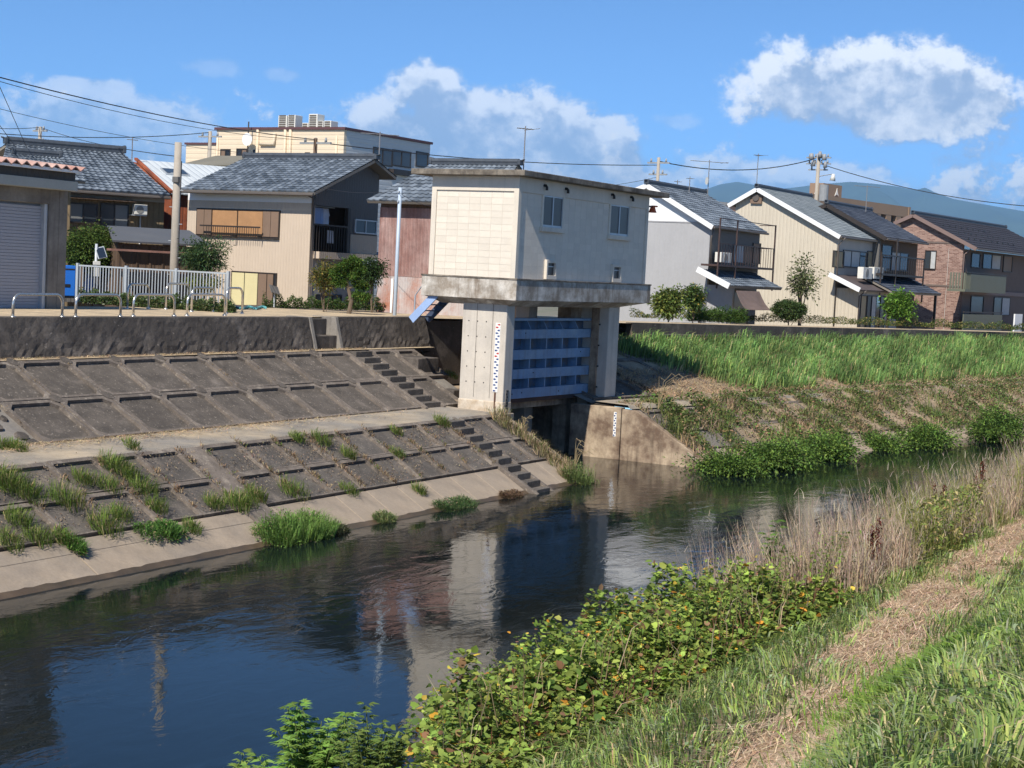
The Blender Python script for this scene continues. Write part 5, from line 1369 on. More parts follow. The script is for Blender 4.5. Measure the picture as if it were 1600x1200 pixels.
# brick-clad house
def brick_mat():
    m, nt, b, out = nodes_of('brown_brick_cladding'); N = nt.nodes; L = nt.links
    uvn = N.new('ShaderNodeUVMap'); br = N.new('ShaderNodeTexBrick'); L.new(uvn.outputs[0], br.inputs['Vector'])
    br.inputs['Color1'].default_value = (.17,.085,.065,1); br.inputs['Color2'].default_value = (.36,.23,.185,1); br.inputs['Mortar'].default_value = (.36,.29,.25,1)
    br.inputs['Scale'].default_value = 1; br.inputs['Brick Width'].default_value = .24; br.inputs['Row Height'].default_value = .085; br.inputs['Mortar Size'].default_value = .008; br.inputs['Bias'].default_value = -.1
    L.new(br.outputs['Color'], b.inputs['Base Color']); b.inputs['Roughness'].default_value = .85
    bp = N.new('ShaderNodeBump'); bp.inputs['Strength'].default_value = .3; bp.inputs['Distance'].default_value = .01; L.new(br.outputs['Fac'], bp.inputs['Height']); bp.invert = True; L.new(bp.outputs[0], b.inputs['Normal'])
    return m
m_brick = brick_mat()
m_brickd = mat('dark_brown_cladding', (.15,.115,.10), .85, .15, 2, bump=.2)
m_mauve = mat('mauve_barge', (.20,.14,.125), .6, .05, 2, bump=0)
fr, T, d = gable_right('house', 'brown brick clad house with smooth dark roof at the right edge', (1503, 420), 105, 35, (1427, 334), (1526, 387), (1397, 347), (1640, 357), (1660, 399), m_tileD, m_brick, m_brickd, 1660, barge=m_mauve, tw=.5, xg=-.35, ch=.4)
wx_ = onX(fr, 1446, 391, 0); wx2 = onX(fr, 1462, 421, 0); window(T, 'x', 0, wx2[0], wx_[0], wx2[1] - G, wx_[1] - G, 2, m_dkframe, [m_curtain, m_wglass])
for px in (1425, 1482):
    y, z = onX(fr, px, 400, 0); panel(T, 'wall_joint', 'x', 0, y - .015, y + .015, 0, d['zt'] + (.9 if px == 1425 else .0), .012, m_plaster)
for py in (378, 445):
    y, z = onX(fr, 1440, py, 0); panel(T, 'belt_course', 'x', 0, 0.02, d['yr'] * 2 - .8, z - G - .06, z - G + .06, .04, m_brickd)
m_olive = mat('olive_grey_panel', (.135,.145,.11), .6, .05, 1, bump=.02)
xa, za = onY(fr, 1508, 452, -1.2); xb, _ = onY(fr, 1571, 455, -1.2); zb = za - G
q = MB(); q.box(xa, xb, -1.2, -.02, zb - .15, zb); bal = q.build('balcony_floor', m_olive, T)
q = MB(); q.box(xa + .9, xb, -1.2, -1.14, zb, zb + 1.0); q.build('balcony_panel', m_olive, bal)
q = MB(); q.box(xa, xb + .02, -1.22, -1.12, zb + 1.06, zb + 1.12); q.build('balcony_rail', m_dkframe, bal)
for i in range(7):
    x = xa + .06 + i * .13; q = MB(); q.box(x, x + .04, -1.2, -1.16, zb, zb + 1.06); q.build('baluster', m_olive, bal)
for i in range(6):
    y = -1.15 + i * .18; q = MB(); q.box(xa, xa + .05, y, y + .1, zb, zb + 1.05); q.build('side_slat', m_olive, bal)
wy(fr, T, 1518, 1530, 395, 419, 1, [m_wglass], yf=-.01); wy(fr, T, 1536, 1562, 396, 422, 2, [m_wglass, m_curtain], yf=-.01); wy(fr, T, 1568, 1580, 399, 426, 1, [m_brownp], yf=-.01)
wy(fr, T, 1517, 1535, 462, 490, 1, [m_wdark], yf=-.01); wy(fr, T, 1553, 1576, 464, 493, 2, [m_wdark, m_curtain], yf=-.01)
xa, za = onY(fr, 1505, 505, -1.2); zq = onY(fr, 1530, 489, -1.2)[1] - G
q = MB(); q.box(xa, xb - .3, -1.2, -1.14, 0, zq - .1); q.build('terrace_panel', m_olive, T)
q = MB(); q.box(xa, xb - .3, -1.22, -1.12, zq, zq + .07); q.build('terrace_rail', m_dkframe, T)
q = MB(); q.box(xb + 1.2, xb + 2.8, -1.6, -1.5, 0, zq); q.build('cream_screen', m_whitew, T)
q = MB(); x, z = onY(fr, 1509, 455, -.02); q.box(x - 1, d['x1'] - .4, -.08, -.02, z - G - .18, z - G + .1); q.build('belt_course', m_mauve, T)
pipe(T, [(.03, -.5, d['zt']), (.0, -.1, d['zt'] - .35), (.0, -.1, 0)], .045, m_mauve)
for r_ in range(3):
    for k in range(9):
        f = .25 + .2 * r_; x = 1.2 + k * 1.15 + .55 * (r_ % 2); P = Vector((x, d['yf'] + (d['yr'] - d['yf']) * f, d['zf'] - G + (d['zr'] - d['zf']) * f))
        q = MB(); q.obox(P + Vector((0, 0, .10)), .16, .05, .08); q.build('snow_guard', m_black, T)

# ---------------------------------------------------------------- brown apartment block far behind
def far_block():
    fr = frame_at(1270, 312, 200, 40); G = GROUND_Z
    T = thing('apartment_building', 'brown concrete apartment block with rooftop tower behind the roofs', 'building', fr.w(0, 0, G), fr.rz)
    m_ab = mat('brown_apartment_render', (.28,.19,.13), .85, .06, .2, bump=.05)
    x1, z1 = onY(fr, 1421, 326, 0); H = z1 - G
    q = MB(); q.box(0, x1, .6, 5, 0, H); q.build('wall', m_wdark, T)
    q = MB(); q.box(-.2, x1, 0, 5.2, H - 1.2, H + .2); q.build('parapet', m_ab, T)
    q = MB(); q.box(-.2, x1, 0, 5.1, H - 6.2, H - 4.2); q.build('balcony_wall', m_ab, T)
    q = MB(); q.box(x1 - .3, x1 + .2, -.1, 5.3, 0, H + .2); q.build('end_wall', m_ab, T)
    n = 9
    for i in range(n + 1):
        x = x1 * i / n; q = MB(); q.box(x - .7, x + .7, .02, .8, 0, H - 1.2); q.build('pier', m_ab, T)
        if i < n:
            k = window(T, 'y', .6, x + .8, x + x1 / n - .8, H - 4.1, H - 1.3, 2, m_dkframe, m_wglass, fw=.12)
    a, zt = onY(fr, 1287, 286, 3); c, zb = onY(fr, 1315, 303, 3)
    q = MB(); q.box(a, c, 3, 5, H, zt - G); tw_ = q.build('roof_tower', m_ab, T)
    m_mark = mat('white_mark', (.75,.72,.66), .7, .05, 3, bump=0)
    for (fc) in ('y', 'x'):
        q = MB(); w_ = (zt - G - H) * .28; cz = H + (zt - G - H) * .55
        pts = [(-.9, -.9), (-.25, .2), (0, .9), (.25, .2), (.9, -.9), (.35, -.55), (-.35, -.55)]
        cx = a + (c - a) * .72
        if fc == 'y': q.prism([(cx + p * w_, 2.98, cz + r * w_) for p, r in reversed(pts)], (0, -.05, 0))
        else: q.prism([(a - .02, 4 + p * w_ * .5, cz + r * w_) for p, r in pts], (-.05, 0, 0))
        q.build('emblem', m_mark, tw_)
far_block()
# warm low building between the right gables
fr = frame_at(1150, 324, 160, 40); T = thing('building', 'pale orange flat building glimpsed between the grey and cream houses', 'building', fr.w(0, 0, GROUND_Z), fr.rz)
H = fr.Z(323, 0, 0) - GROUND_Z; q = MB(); q.box(-4, 6, 0, 6, 0, H); q.build('wall', mat('pale_orange_render', (.48,.28,.19), .85, .06, .4), T)
q = MB(); q.box(-4.1, 6.1, -.1, 6.1, H, H + .3); q.build('parapet_cap', m_plaster, T)

# ================================================================== STREET FURNITURE AND SMALL THINGS
m_stain_steel = mat('stainless_pipe', (.62,.60,.56), .28, .05, 4, bump=.0, metal=.85)
m_galv = mat('galvanised_white_fence', (.45,.49,.53), .45, .05, 3, bump=.0, metal=.2)
m_polec = mat('pole_concrete', (.36,.32,.27), .85, .12, 1.2, bump=.2, streak=.2)
m_poles = mat('pale_blue_pole', (.42,.50,.60), .4, .05, 2, bump=0)
m_wire = mat('wire_black', (.03,.03,.035), .6, .1, 3, bump=0)
m_bluebox = mat('bright_blue_cabinet', (.02,.16,.62), .5, .05, 1, bump=.02)
m_insul = mat('insulator_grey', (.27,.28,.29), .5, .1, 4, bump=0)
m_aerial = mat('aerial_metal', (.20,.20,.21), .5, .1, 4, bump=0)

# ---- inverted U barriers of steel pipe
BAR = [(20, 97, 497, 459.5, 'polished steel U barrier nearest the garage shutter'), (118, 188, 496.5, 460, 'second steel U barrier from the left along the wall edge'), (208, 272, 495.5, 460, 'third steel U barrier from the left along the wall edge'), (292, 351, 494.5, 460, 'fourth and last steel U barrier along the wall edge'),
       (353, 378, 491, 450, 'narrow steel U barrier turned across the path beside the fourth barrier'), (199, 232, 483, 444, 'leftmost steel U barrier of the back row in front of the fence'), (259, 294, 484, 443, 'middle steel U barrier of the back row in front of the fence'), (299, 334, 488, 449.5, 'right steel U barrier of the back row near the small tree')]
for (a, c, yb, yt, lab) in BAR:
    A = Pz(a, yb, LEVEE_Z - .03); C_ = Pz(c, yb - (c - a) * .004 - .2, LEVEE_Z - .03)
    if (C_ - A).length > 4.5: C_ = A + (C_ - A).normalized() * 3.5
    fr = Frame(A.x, A.y, 0); h = fr.Z(yt, 0, 0) - A.z; h = max(.55, min(.95, h)); d = C_ - A; d.z = 0; n = d.normalized(); r = .22
    T = thing('pipe_barrier', lab, 'barrier', A, 0, 'steel barriers on the levee path')
    L = d.length; pts = [Vector((0, 0, 0)), Vector((0, 0, h - r))]
    for k in range(1, 6): t = k / 6 * PI / 2; pts.append(n * (r - r * math.cos(t)) + Vector((0, 0, h - r + r * math.sin(t))))
    pts.append(n * r + Vector((0, 0, h))); pts.append(n * (L - r) + Vector((0, 0, h)))
    for k in range(1, 6): t = k / 6 * PI / 2; pts.append(n * (L - r + r * math.sin(t)) + Vector((0, 0, h - r + r * math.cos(t))))
    pts += [n * L + Vector((0, 0, h - r)), n * L]
    q = MB(); q.tube(pts, .034, 10); q.build('pipe', m_stain_steel, T, smooth=True)
    for p in (Vector(), n * L):
        q = MB(); q.tube([p - Vector((0, 0, .02)), p + Vector((0, 0, .05))], .065, 10); q.build('foot_collar', m_stain_steel, T, smooth=True)

# ---- white bar fence
A = PY(121, 440, 52); C_ = PY(356, 450, 49.5); zb = LEVEE_Z + .05
zt0 = Frame(A.x, A.y, 0).Z(416, 0, 0); zt1 = Frame(C_.x, C_.y, 0).Z(424.5, 0, 0); zt = (zt0 + zt1) / 2
d = Vector((C_.x - A.x, C_.y - A.y, 0)); L = d.length; n = d.normalized()
FT = thing('bar_fence', 'white metal bar fence in front of the sheds and the small tree', 'fence', (A.x, A.y, zb), math.atan2(n.y, n.x))
hh = zt - zb
for i in range(4):
    q = MB(); x = L * i / 3; q.box(x - .045, x + .045, -.045, .045, 0, hh + .06); q.build('post', m_galv, FT)
for i in range(3):
    a, c = L * i / 3 + .05, L * (i + 1) / 3 - .05
    for z in (.10, hh - .04):
        q = MB(); q.box(a, c, -.02, .02, z, z + .05); q.build('rail', m_galv, FT)
    nb = 16
    for k in range(nb):
        x = a + (c - a) * (k + .5) / nb; q = MB(); q.box(x - .016, x + .016, -.012, .012, .15, hh - .04); q.build('bar', m_galv, FT)

# ---- blue cabinet
P = PY(98, 440, 53.5); fr = Frame(P.x, P.y, 62); zb = LEVEE_Z - .1
w_ = fr.X(118, 5, 0); ht = fr.Z(414.5, 0, 0) - zb
T = thing('electric_cabinet', 'bright blue box cabinet beside the garage, behind the fence end', 'cabinet', (P.x, P.y, zb), fr.rz)
q = MB(); q.box(-.9, w_ + 0, 0, 1.2, .2, ht); q.build('casing', m_bluebox, T, bevel=.02)
q = MB(); q.box(-.9, w_, .05, 1.15, 0, .2); q.build('plinth', m_dkgrey, T)
q = MB(); q.box(w_, w_ + .25, .02, 1.2, .2, ht - .02); q.build('side_panel', m_brownp, T)
q = MB(); q.box(-.2, .25, -.015, .01, ht - .72, ht - .62); q.build('handle_recess', m_black, T)
q = MB(); q.box(-.85, w_ - .04, -.012, .01, ht - .14, ht - .10); q.build('door_seam', m_dkframe, T)
# second blue box seen through the fence
P2 = PY(123, 440, 54.5); f2 = Frame(P2.x, P2.y, 62); T = thing('electric_cabinet', 'blue cabinet with meter panel seen through the fence bars', 'cabinet', (P2.x, P2.y, zb), f2.rz)
w2 = f2.X(146, 5, 0); q = MB(); q.box(0, w2, 0, .9, 0, f2.Z(418, 0, 0) - zb); q.build('casing', m_bluebox, T, bevel=.02)
q = MB(); q.box(w2 * .2, w2 * .5, -.02, .01, .7, 1.0); q.build('meter_panel', m_dkbrown, T)

# ---- solar powered gauge post
P = PY(149, 440, 52.6); fr = Frame(P.x, P.y, 62); G2 = LEVEE_Z - .1; zt = fr.Z(381, 0, 0)
T = thing('solar_post', 'slim post with tilted solar panel and white instrument boxes', 'instrument post', (P.x, P.y, G2), fr.rz)
q = MB(); q.tube([(0, 0, 0), (0, 0, zt - G2)], .045, 8); q.build('post', m_galv, T, smooth=True)
za, zb_ = fr.Z(385, 0, 0) - G2, fr.Z(404, 0, 0) - G2
M = Matrix.Rotation(rad(-62), 3, 'X') @ Matrix.Rotation(rad(0), 3, 'Y')
Mz = Matrix.Rotation(rad(-18), 3, 'Y')
q = MB(); q.obox((.14, -.06, (za + zb_) / 2), .30, .04, .40, Matrix.Rotation(rad(-14), 3, 'Y') @ Matrix.Rotation(rad(-25), 3, 'X')); pn = q.build('panel_frame', m_galv, T)
q = MB(); q.obox((.14, -.085, (za + zb_) / 2 - .0), .25, .02, .35, Matrix.Rotation(rad(-14), 3, 'Y') @ Matrix.Rotation(rad(-25), 3, 'X')); q.build('solar_cells', glass_mat('solar_cells', (.02,.03,.05), .15), pn)
for (py0, py1, s, m) in ((408, 414, .22, m_acw), (418, 432, .16, m_acw), (434, 446, .14, m_dkgrey)):
    z1, z0 = fr.Z(py0, 0, 0) - G2, fr.Z(py1, 0, 0) - G2; q = MB(); q.box(-s / 2, s / 2, -.16, -.045, z0, z1); q.build('instrument_box', m, T, bevel=.01)

# ---- utility poles
def upole(name, label, px, top, base, Y, r0, r1, m, arms=(), lab_cat='utility pole', base_z=None):
    P = PY(px, (top + base) / 2, Y); fr = Frame(P.x, P.y, 30); zt = fr.Z(top, 0, 0); zb = base_z if base_z is not None else GROUND_Z
    T = thing(name, label, lab_cat, (P.x, P.y, zb), fr.rz); q = MB()
    q.tube([(0, 0, 0), (0, 0, (zt - zb) / 2), (0, 0, zt - zb)], r0, 12, r1=r1); q.build('pole', m, T, smooth=True)
    for (dz, l, ins) in arms:
        q = MB(); q.box(-.05, .05, -l / 2, l / 2, zt - zb - dz - .05, zt - zb - dz + .05); ar = q.build('crossarm', m_insul, T)
        for k in range(ins):
            y = -l / 2 + l * (k + .5) / ins; q = MB(); q.tube([(0, y, zt - zb - dz + .05), (0, y, zt - zb - dz + .16), (0, y, zt - zb - dz + .28)], .075, 8, r1=.05); q.build('insulator', m_insul, ar, smooth=True)
    return T, zt - zb, P
T, h, P = upole('utility_pole', 'thick plain concrete pole standing behind the white fence', 275, 222.5, 430, 52.5, .155, .115, m_polec)
for k in range(9):
    q = MB(); s = 1 if k % 2 else -1; z = h - 1.0 - k * .55; q.tube([(0, 0, z), (.05 * s, -.24 * s, z)], .012, 5); q.build('climbing_peg', m_galv, T)
q = MB(); q.tube([(.12, -.06, h - .6), (.12, -.06, .5)], .02, 5); q.build('conduit', m_black, T)
q = MB(); q.box(-.16, -.05, -.18, .06, h - 1.30, h - 1.12); q.build('cable_clamp', m_dkgrey, T)
T, h, P = upole('slim_pole', 'slim pale blue metal pole in front of the red corrugated wall', 621.5, 293, 470, 54.5, .065, .062, m_poles, lab_cat='pole')
for z in (h - .18, h - .5):
    q = MB(); q.box(-.11, .11, -.03, .03, z, z + .06); q.build('wire_bracket', m_galv, T)
POLES = {}
T, h, P = upole('utility_pole', 'distant utility pole above the roof of the grey white house', 1028, 246, 300, 105, .15, .10, m_polec, ((.35, 1.6, 3), (1.1, 1.3, 2))); POLES['c'] = P
T, h, P = upole('utility_pole', 'utility pole with grey transformer cans behind the cream ribbed house', 1277, 240, 330, 120, .19, .13, m_polec, ((.3, 1.9, 4), (.75, 1.9, 4), (1.2, 1.5, 3)))
for (dx, dz, r, l) in ((-.55, 2.9, .34, 1.2),):
    q = MB(); q.tube([(.0, dx, h - dz - l / 2), (0, dx, h - dz + l / 2)], r, 14); q.build('transformer', m_insul, T, smooth=False)
for (y, z, r) in ((-.5, .25, .2), (.5, .2, .22), (-.15, .05, .18), (.35, .7, .2), (-.6, .8, .16)):
    q = MB(); q.tube([(-.2, y, h - z - .25), (-.2, y, h - z + .2)], r, 8, r1=r * .6); q.build('switch_gear', m_insul, T, smooth=True)
q = MB(); q.tube([(0, 0, h - 1.7), (-.1, -1.2, h - 1.5)], .03, 6); q.build('lamp_arm', m_insul, T)
q = MB(); q.tube([(-.1, -1.2, h - 2.0), (-.1, -1.25, h - 1.5)], .22, 10, r1=.1); q.build('lamp', m_acw, T, smooth=True)
T, h, P = upole('utility_pole', 'small distant utility pole above the brown house at the far left', 62, 198, 260, 100, .15, .11, m_polec, ((.25, 1.2, 2), (1.0, 1.1, 2)))
T, h, P = upole('utility_pole', 'distant utility pole left of the cream flat roofed building', 327.5, 205, 260, 105, .16, .12, m_polec, ((.35, 1.9, 3),))
T, h, P = upole('utility_pole', 'brown utility pole with crossarms behind the beige house ridge', 492, 216, 280, 84, .13, .10, m_dkbrown, ((.25, 2.0, 3), (1.4, 1.5, 2)))

# ---- aerials: mast, boom, elements
def aerial(label, px, top, base, Y, boom=.9, n=6, a=30, dish=False):
    P = PY(px, base, Y); fr = Frame(P.x, P.y, a); zt = fr.Z(top, 0, 0)
    T = thing('television_aerial', label, 'aerial', (P.x, P.y, P.z - .4), fr.rz); h = zt - P.z + .4
    q = MB(); q.tube([(0, 0, 0), (0, 0, h)], .025, 6); q.build('mast', m_aerial, T)
    q = MB(); q.tube([(-boom / 2, 0, h - .1), (boom / 2, 0, h - .1)], .018, 5); b_ = q.build('boom', m_aerial, T)
    for k in range(n):
        x = -boom / 2 + boom * (k + .5) / n; l = .16 + .10 * k / n + (.35 if k == n - 1 and n > 4 else 0); q = MB(); q.tube([(x, -l, h - .1), (x, l, h - .1)], .009, 4); q.build('element', m_aerial, b_)
    if dish:
        q = MB(); q.tube([(-.1, 0, h * .45), (0, 0, h * .45)], .22, 12, r1=.08); q.build('dish', m_acw, T)
aerial('tall thin aerial rising above the gate house roof', 818, 197, 262, 60, .7, 5, 60)
aerial('wide aerial on the ridge of the grey white house', 1106, 250, 298, 88, 2.2, 5, 75, True)
aerial('aerial with short stacked bars left of the cream ribbed ridge', 1182, 240, 292, 95, .6, 7, 60)
aerial('aerial above the navy roof in front of the brown apartment block', 1353, 289, 326, 102, 1.8, 4, 75)
aerial('small aerial mast between brown house and cream annex', 206, 215, 250, 72, .5, 4, 60)
aerial('aerial beside the right end of the beige house roof', 592, 206, 252, 66, 1.6, 4, 75)
for (px, t, b_, lab) in ((1058, 281, 296, 'tiny vent mast left on the grey white house ridge'), (1077, 276, 297, 'tiny aerial mast right on the grey white house ridge')):
    aerial(lab, px, t, b_, 86, .4, 3, 60)

# ---- overhead wires
def wire(label, A, B, sag, r=.018, n=16):
    A, B = Vector(A), Vector(B); q = MB(); pts = []
    for i in range(n + 1):
        f = i / n; p = A.lerp(B, f); p.z -= sag * 4 * f * (1 - f); pts.append(p - A)
    q.tube(pts, r, 5); o = q.build('overhead_wire', m_wire, None); o.location = A; tag(o, label, 'wire', 'overhead wires'); return o
wire('thick wire falling from the upper left edge to the pole behind the beige house', PY(-60, 105, 52), PY(492, 218, 84), .3, .022)
wire('second thin wire just under the thick wire at upper left', PY(-60, 110, 52), PY(492, 219.5, 84), .45, .012)
wire('level wire from the left edge to the pole beside the cream building', PY(-60, 204, 85), PY(327, 207, 105), .35, .025)
wire('thin wire from the left edge to the small far left pole', PY(-40, 198, 92), PY(62, 199, 100), .1, .02)
wire('wire descending right from the small far left pole to the concrete pole', PY(64, 199, 100), PY(273, 244, 56), .2, .016)
wire('wire from the left edge passing behind the concrete pole', PY(-40, 160, 80), PY(372, 238, 104), .3, .014)
wire('long wire passing over the gate house to the distant pole', PY(494, 222, 84), PY(1026, 258, 105), .35, .026)
wire('sagging wire between the distant pole and the transformer pole', PY(1030, 252, 105), PY(1274, 248, 120), .7, .035)
wire('wire falling from the transformer pole to the right edge', PY(1282, 256, 120), PY(1660, 326, 108), .6, .03)
wire('low wire behind the gate house roof to the distant pole', PY(1026, 277, 105), PY(830, 300, 96), .2, .014)
wire('steep guy wire at the upper left corner', PY(-14, 105, 52), PY(46, 240, 62), 0, .012)
wire('short steep guy wire at the left edge', PY(-12, 180, 58), PY(26, 232, 66), 0, .012)
wire('thin service wire from the beige house gable to the slim pole', PY(495, 291, 61.5), PY(621, 298, 54.5), .15, .008)
wire('thin service wire from the slim pole toward the gate house', PY(622, 299, 54.5), PY(676, 322, 50.5), .1, .008)

# ---- low block wall and sign panel by the path, blue hose
A = Pz(432, 477, LEVEE_Z - .2); B = PY(572, 474, A.y + 5.5); d = Vector((B.x - A.x, B.y - A.y, 0))
T = thing('garden_wall', 'low grey block garden wall below the beige house', 'wall', (A.x, A.y, LEVEE_Z - 1.2), math.atan2(d.y, d.x))
zt = Frame(A.x, A.y, 0).Z(452, 0, 0) - LEVEE_Z + 1.2; nbk = 11; rows = 4
for r_ in range(rows):
    for i in range(nbk):
        q = MB() if (r_ == 0 and i == 0) else None
        w_ = d.length / nbk; hh = (zt - .7) / rows
        if q is not None: q.box(.005, w_ - .005, 0, .14, .005, hh - .005); gm = bpy.data.meshes.new('wall_block'); gm.from_pydata(q.v, [], q.f); gm.update(); boxuv(gm); gm.materials.append(mat('grey_block', (.27,.26,.25), .9, .15, 2, bump=.3, rnd=.08))
        o = bpy.data.objects.new('wall_block', gm); col.objects.link(o); o.parent = T; o.location = (i * w_, 0, .7 + r_ * hh)
q = MB(); q.box(0, d.length, .01, .13, 0, .72); q.build('footing', m_conc, T)
P = Pz(428, 480, LEVEE_Z - .03); T = thing('tilted_sign', 'small tilted dark sign panel on a post beside the path', 'sign', P, rad(60))
q = MB(); q.tube([(0, 0, 0), (0, 0, .55)], .03, 8); q.build('post', m_galv, T)
q = MB(); q.obox((0, 0, .62), .42, .03, .34, Matrix.Rotation(rad(-35), 3, 'X') @ Matrix.Rotation(rad(14), 3, 'Y')); q.build('panel', m_dkgrey, T)
q = MB()
pts = [Pz(352 + 3 * i, 480.5 + 1.2 * math.sin(i * .9), LEVEE_Z + .02) for i in range(22)]; q.tube([p - pts[0] for p in pts], .045, 6); o = q.build('hose', mat('turquoise_hose', (.13,.42,.46), .5, .1, 4, bump=0), None); o.location = pts[0]; tag(o, 'turquoise hose lying along the far edge of the path', 'hose')

# ================================================================== PLANTS
m_leaf = leaf_mat('leaf', .30, .55); m_grass = leaf_mat('grass_blade', .35, .6); m_dry = leaf_mat('dry_stalk', .25, .8)
m_bark = mat('bark', (.14,.105,.075), .95, .25, 5, bump=.6, bscale=30)

def vnoise(x, y, sc, seed=0):
    """cheap smooth 2D noise in 0..1"""
    r = np.random.default_rng(seed); v = np.zeros_like(x, dtype=float); a = 1.0; tot = 0
    for o in range(4):
        for k in range(3):
            th = r.random() * 6.28; ph = r.random() * 6.28; f = (2 ** o) / sc * r.uniform(.7, 1.3); v += a * np.sin((x * math.cos(th) + y * math.sin(th)) * f * 6.28 + ph) / 3
        tot += a; a *= .55
    return np.clip(.5 + v / tot * .9, 0, 1)
def unit(v): return v / np.maximum(np.linalg.norm(v, axis=1, keepdims=True), 1e-9)
BRIGHT = 1.0
def tints(n, base, var=.25, alts=()):
    """leaf by leaf colour: base with spread, plus (colour, share) alternatives"""
    c = np.tile(np.array(base, float), (n, 1)); pick = rng.random(n); acc = 0
    for (cc, sh) in alts:
        k = (pick >= acc) & (pick < acc + sh); c[k] = cc; acc += sh
    return c * np.clip(1 + rng.normal(0, var, (n, 1)), .4, 1.8) * (1 + rng.normal(0, .06, (n, 3)))
def leaf_geo(P, D, Ln, Wd, C, droop=.25, roll=None):
    """pointed leaves of two folded halves: returns verts, quad faces, colours"""
    n = len(P); D = unit(D); up = np.tile([0, 0, 1.], (n, 1)) + rng.normal(0, .45, (n, 3)); S = unit(np.cross(D, up)); Nn = unit(np.cross(S, D))
    Ln = np.asarray(Ln).reshape(-1, 1); Wd = np.asarray(Wd).reshape(-1, 1)
    v0 = P; v1 = P + D * Ln * .42 + S * Wd * .5 + Nn * Wd * .12; v2 = P + D * Ln - np.array([0, 0, 1]) * Ln * droop; v3 = P + D * Ln * .42 - S * Wd * .5 + Nn * Wd * .12
    V = np.stack([v0, v1, v2, v3], 1).reshape(-1, 3); F_ = np.arange(n * 4).reshape(-1, 4)
    return V, F_, np.repeat(C, 4, axis=0)
def blade_geo(P, H, Wd, lean, C, bend=.5):
    """grass blades: two quads each, bending over; lean (n,2) horizontal reach of the tip"""
    n = len(P); H = np.asarray(H).reshape(-1, 1); Wd = np.asarray(Wd).reshape(-1, 1)
    L3 = np.concatenate([lean, np.zeros((n, 1))], 1); th = rng.random(n) * 6.28; S = np.stack([np.cos(th), np.sin(th), np.zeros(n)], 1) * Wd * .5
    b = P; m_ = P + L3 * .35 + np.array([0, 0, 1]) * H * .62; t = P + L3 + np.array([0, 0, 1]) * H * (1 - bend * .35)
    V = np.stack([b - S, b + S, m_ + S * .8, m_ - S * .8, t + S * .08, t - S * .08], 1).reshape(-1, 3)
    i = np.arange(n)[:, None] * 6; F_ = np.concatenate([i + np.array([0, 1, 2, 3]), i + np.array([3, 2, 4, 5])])
    sh = np.array([.72, .72, .95, .95, 1.1, 1.1]); Cc = (np.repeat(C[:, None, :], 6, axis=1)).reshape(-1, 3)
    return V, F_, Cc
def leaf6_geo(P, D, Ln, Wd, C, droop=.15):
    """rounder, heart-shaped leaves"""
    n = len(P); D = unit(D); up = np.tile([0, 0, 1.], (n, 1)) + rng.normal(0, .45, (n, 3)); S = unit(np.cross(D, up)); Nn = unit(np.cross(S, D)); Ln = np.asarray(Ln).reshape(-1, 1); Wd = np.asarray(Wd).reshape(-1, 1); dn = np.array([0, 0, 1.]) * Ln * droop
    V = np.stack([P, P + D * Ln * .16 + S * Wd * .42 + Nn * Wd * .10, P + D * Ln * .58 + S * Wd * .40 + Nn * Wd * .06 - dn * .4, P + D * Ln - dn, P + D * Ln * .58 - S * Wd * .40 + Nn * Wd * .06 - dn * .4, P + D * Ln * .16 - S * Wd * .42 + Nn * Wd * .10], 1).reshape(-1, 3)
    i = np.arange(n)[:, None] * 6; F_ = np.concatenate([i + np.array([0, 1, 2, 3]), i + np.array([0, 3, 4, 5])]); return V, F_, np.repeat(C, 6, axis=0)
def join(parts):
    V = []; F_ = []; C = []; o = 0
    for (v, f, c) in parts: V.append(v); F_.append(f + o); C.append(c); o += len(v)
    return np.concatenate(V), np.concatenate(F_), np.concatenate(C)
def mk(name, geo, m, parent=None, kind=None, base=None):
    V, F_, C = geo
    if base is not None: V = V - np.array(base)
    return npmesh(name, V, F_, m, parent, kind, colors=C)

GREEN = (.055, .105, .022); LIME = (.105, .175, .03); DEEP = (.028, .062, .018); STRAW = (.46, .34, .19); OLIVE = (.11, .12, .035)

# ---------------------------------------------------------------- bushes and trees by the houses
def crown_geo(n_cl, n_leaf, rx, ry, rz, ln, wd, base, alts, shell=.55, cl=.22, flat=0.0, lump=.3, dirs_up=.4):
    """leaf clusters spread through an ellipsoid with a lumpy outline"""
    d = unit(rng.normal(0, 1, (n_cl, 3))); lum = 1 + lump * np.sin(d[:, 0] * 5 + 1.3) * np.sin(d[:, 1] * 4.3 + .5) + lump * .6 * np.sin(d[:, 2] * 7 + d[:, 0] * 6)
    r = (shell + (1 - shell) * rng.random(n_cl) ** .6) * lum; c = d * r[:, None] * np.array([rx, ry, rz])
    i = np.repeat(np.arange(n_cl), n_leaf); n = len(i); off = rng.normal(0, cl, (n, 3)) * np.array([1, 1, .7 - flat * .5])
    P = c[i] + off; D = unit(off + d[i] * .08 + rng.normal(0, .12, (n, 3)) + np.array([0, 0, dirs_up * .12]))
    tone = (1 + rng.normal(0, .22, n_cl))[i][:, None]
    return leaf_geo(P, D, rng.uniform(.7, 1.3, n) * ln, rng.uniform(.7, 1.3, n) * wd, tints(n, base, .18, alts) * tone)
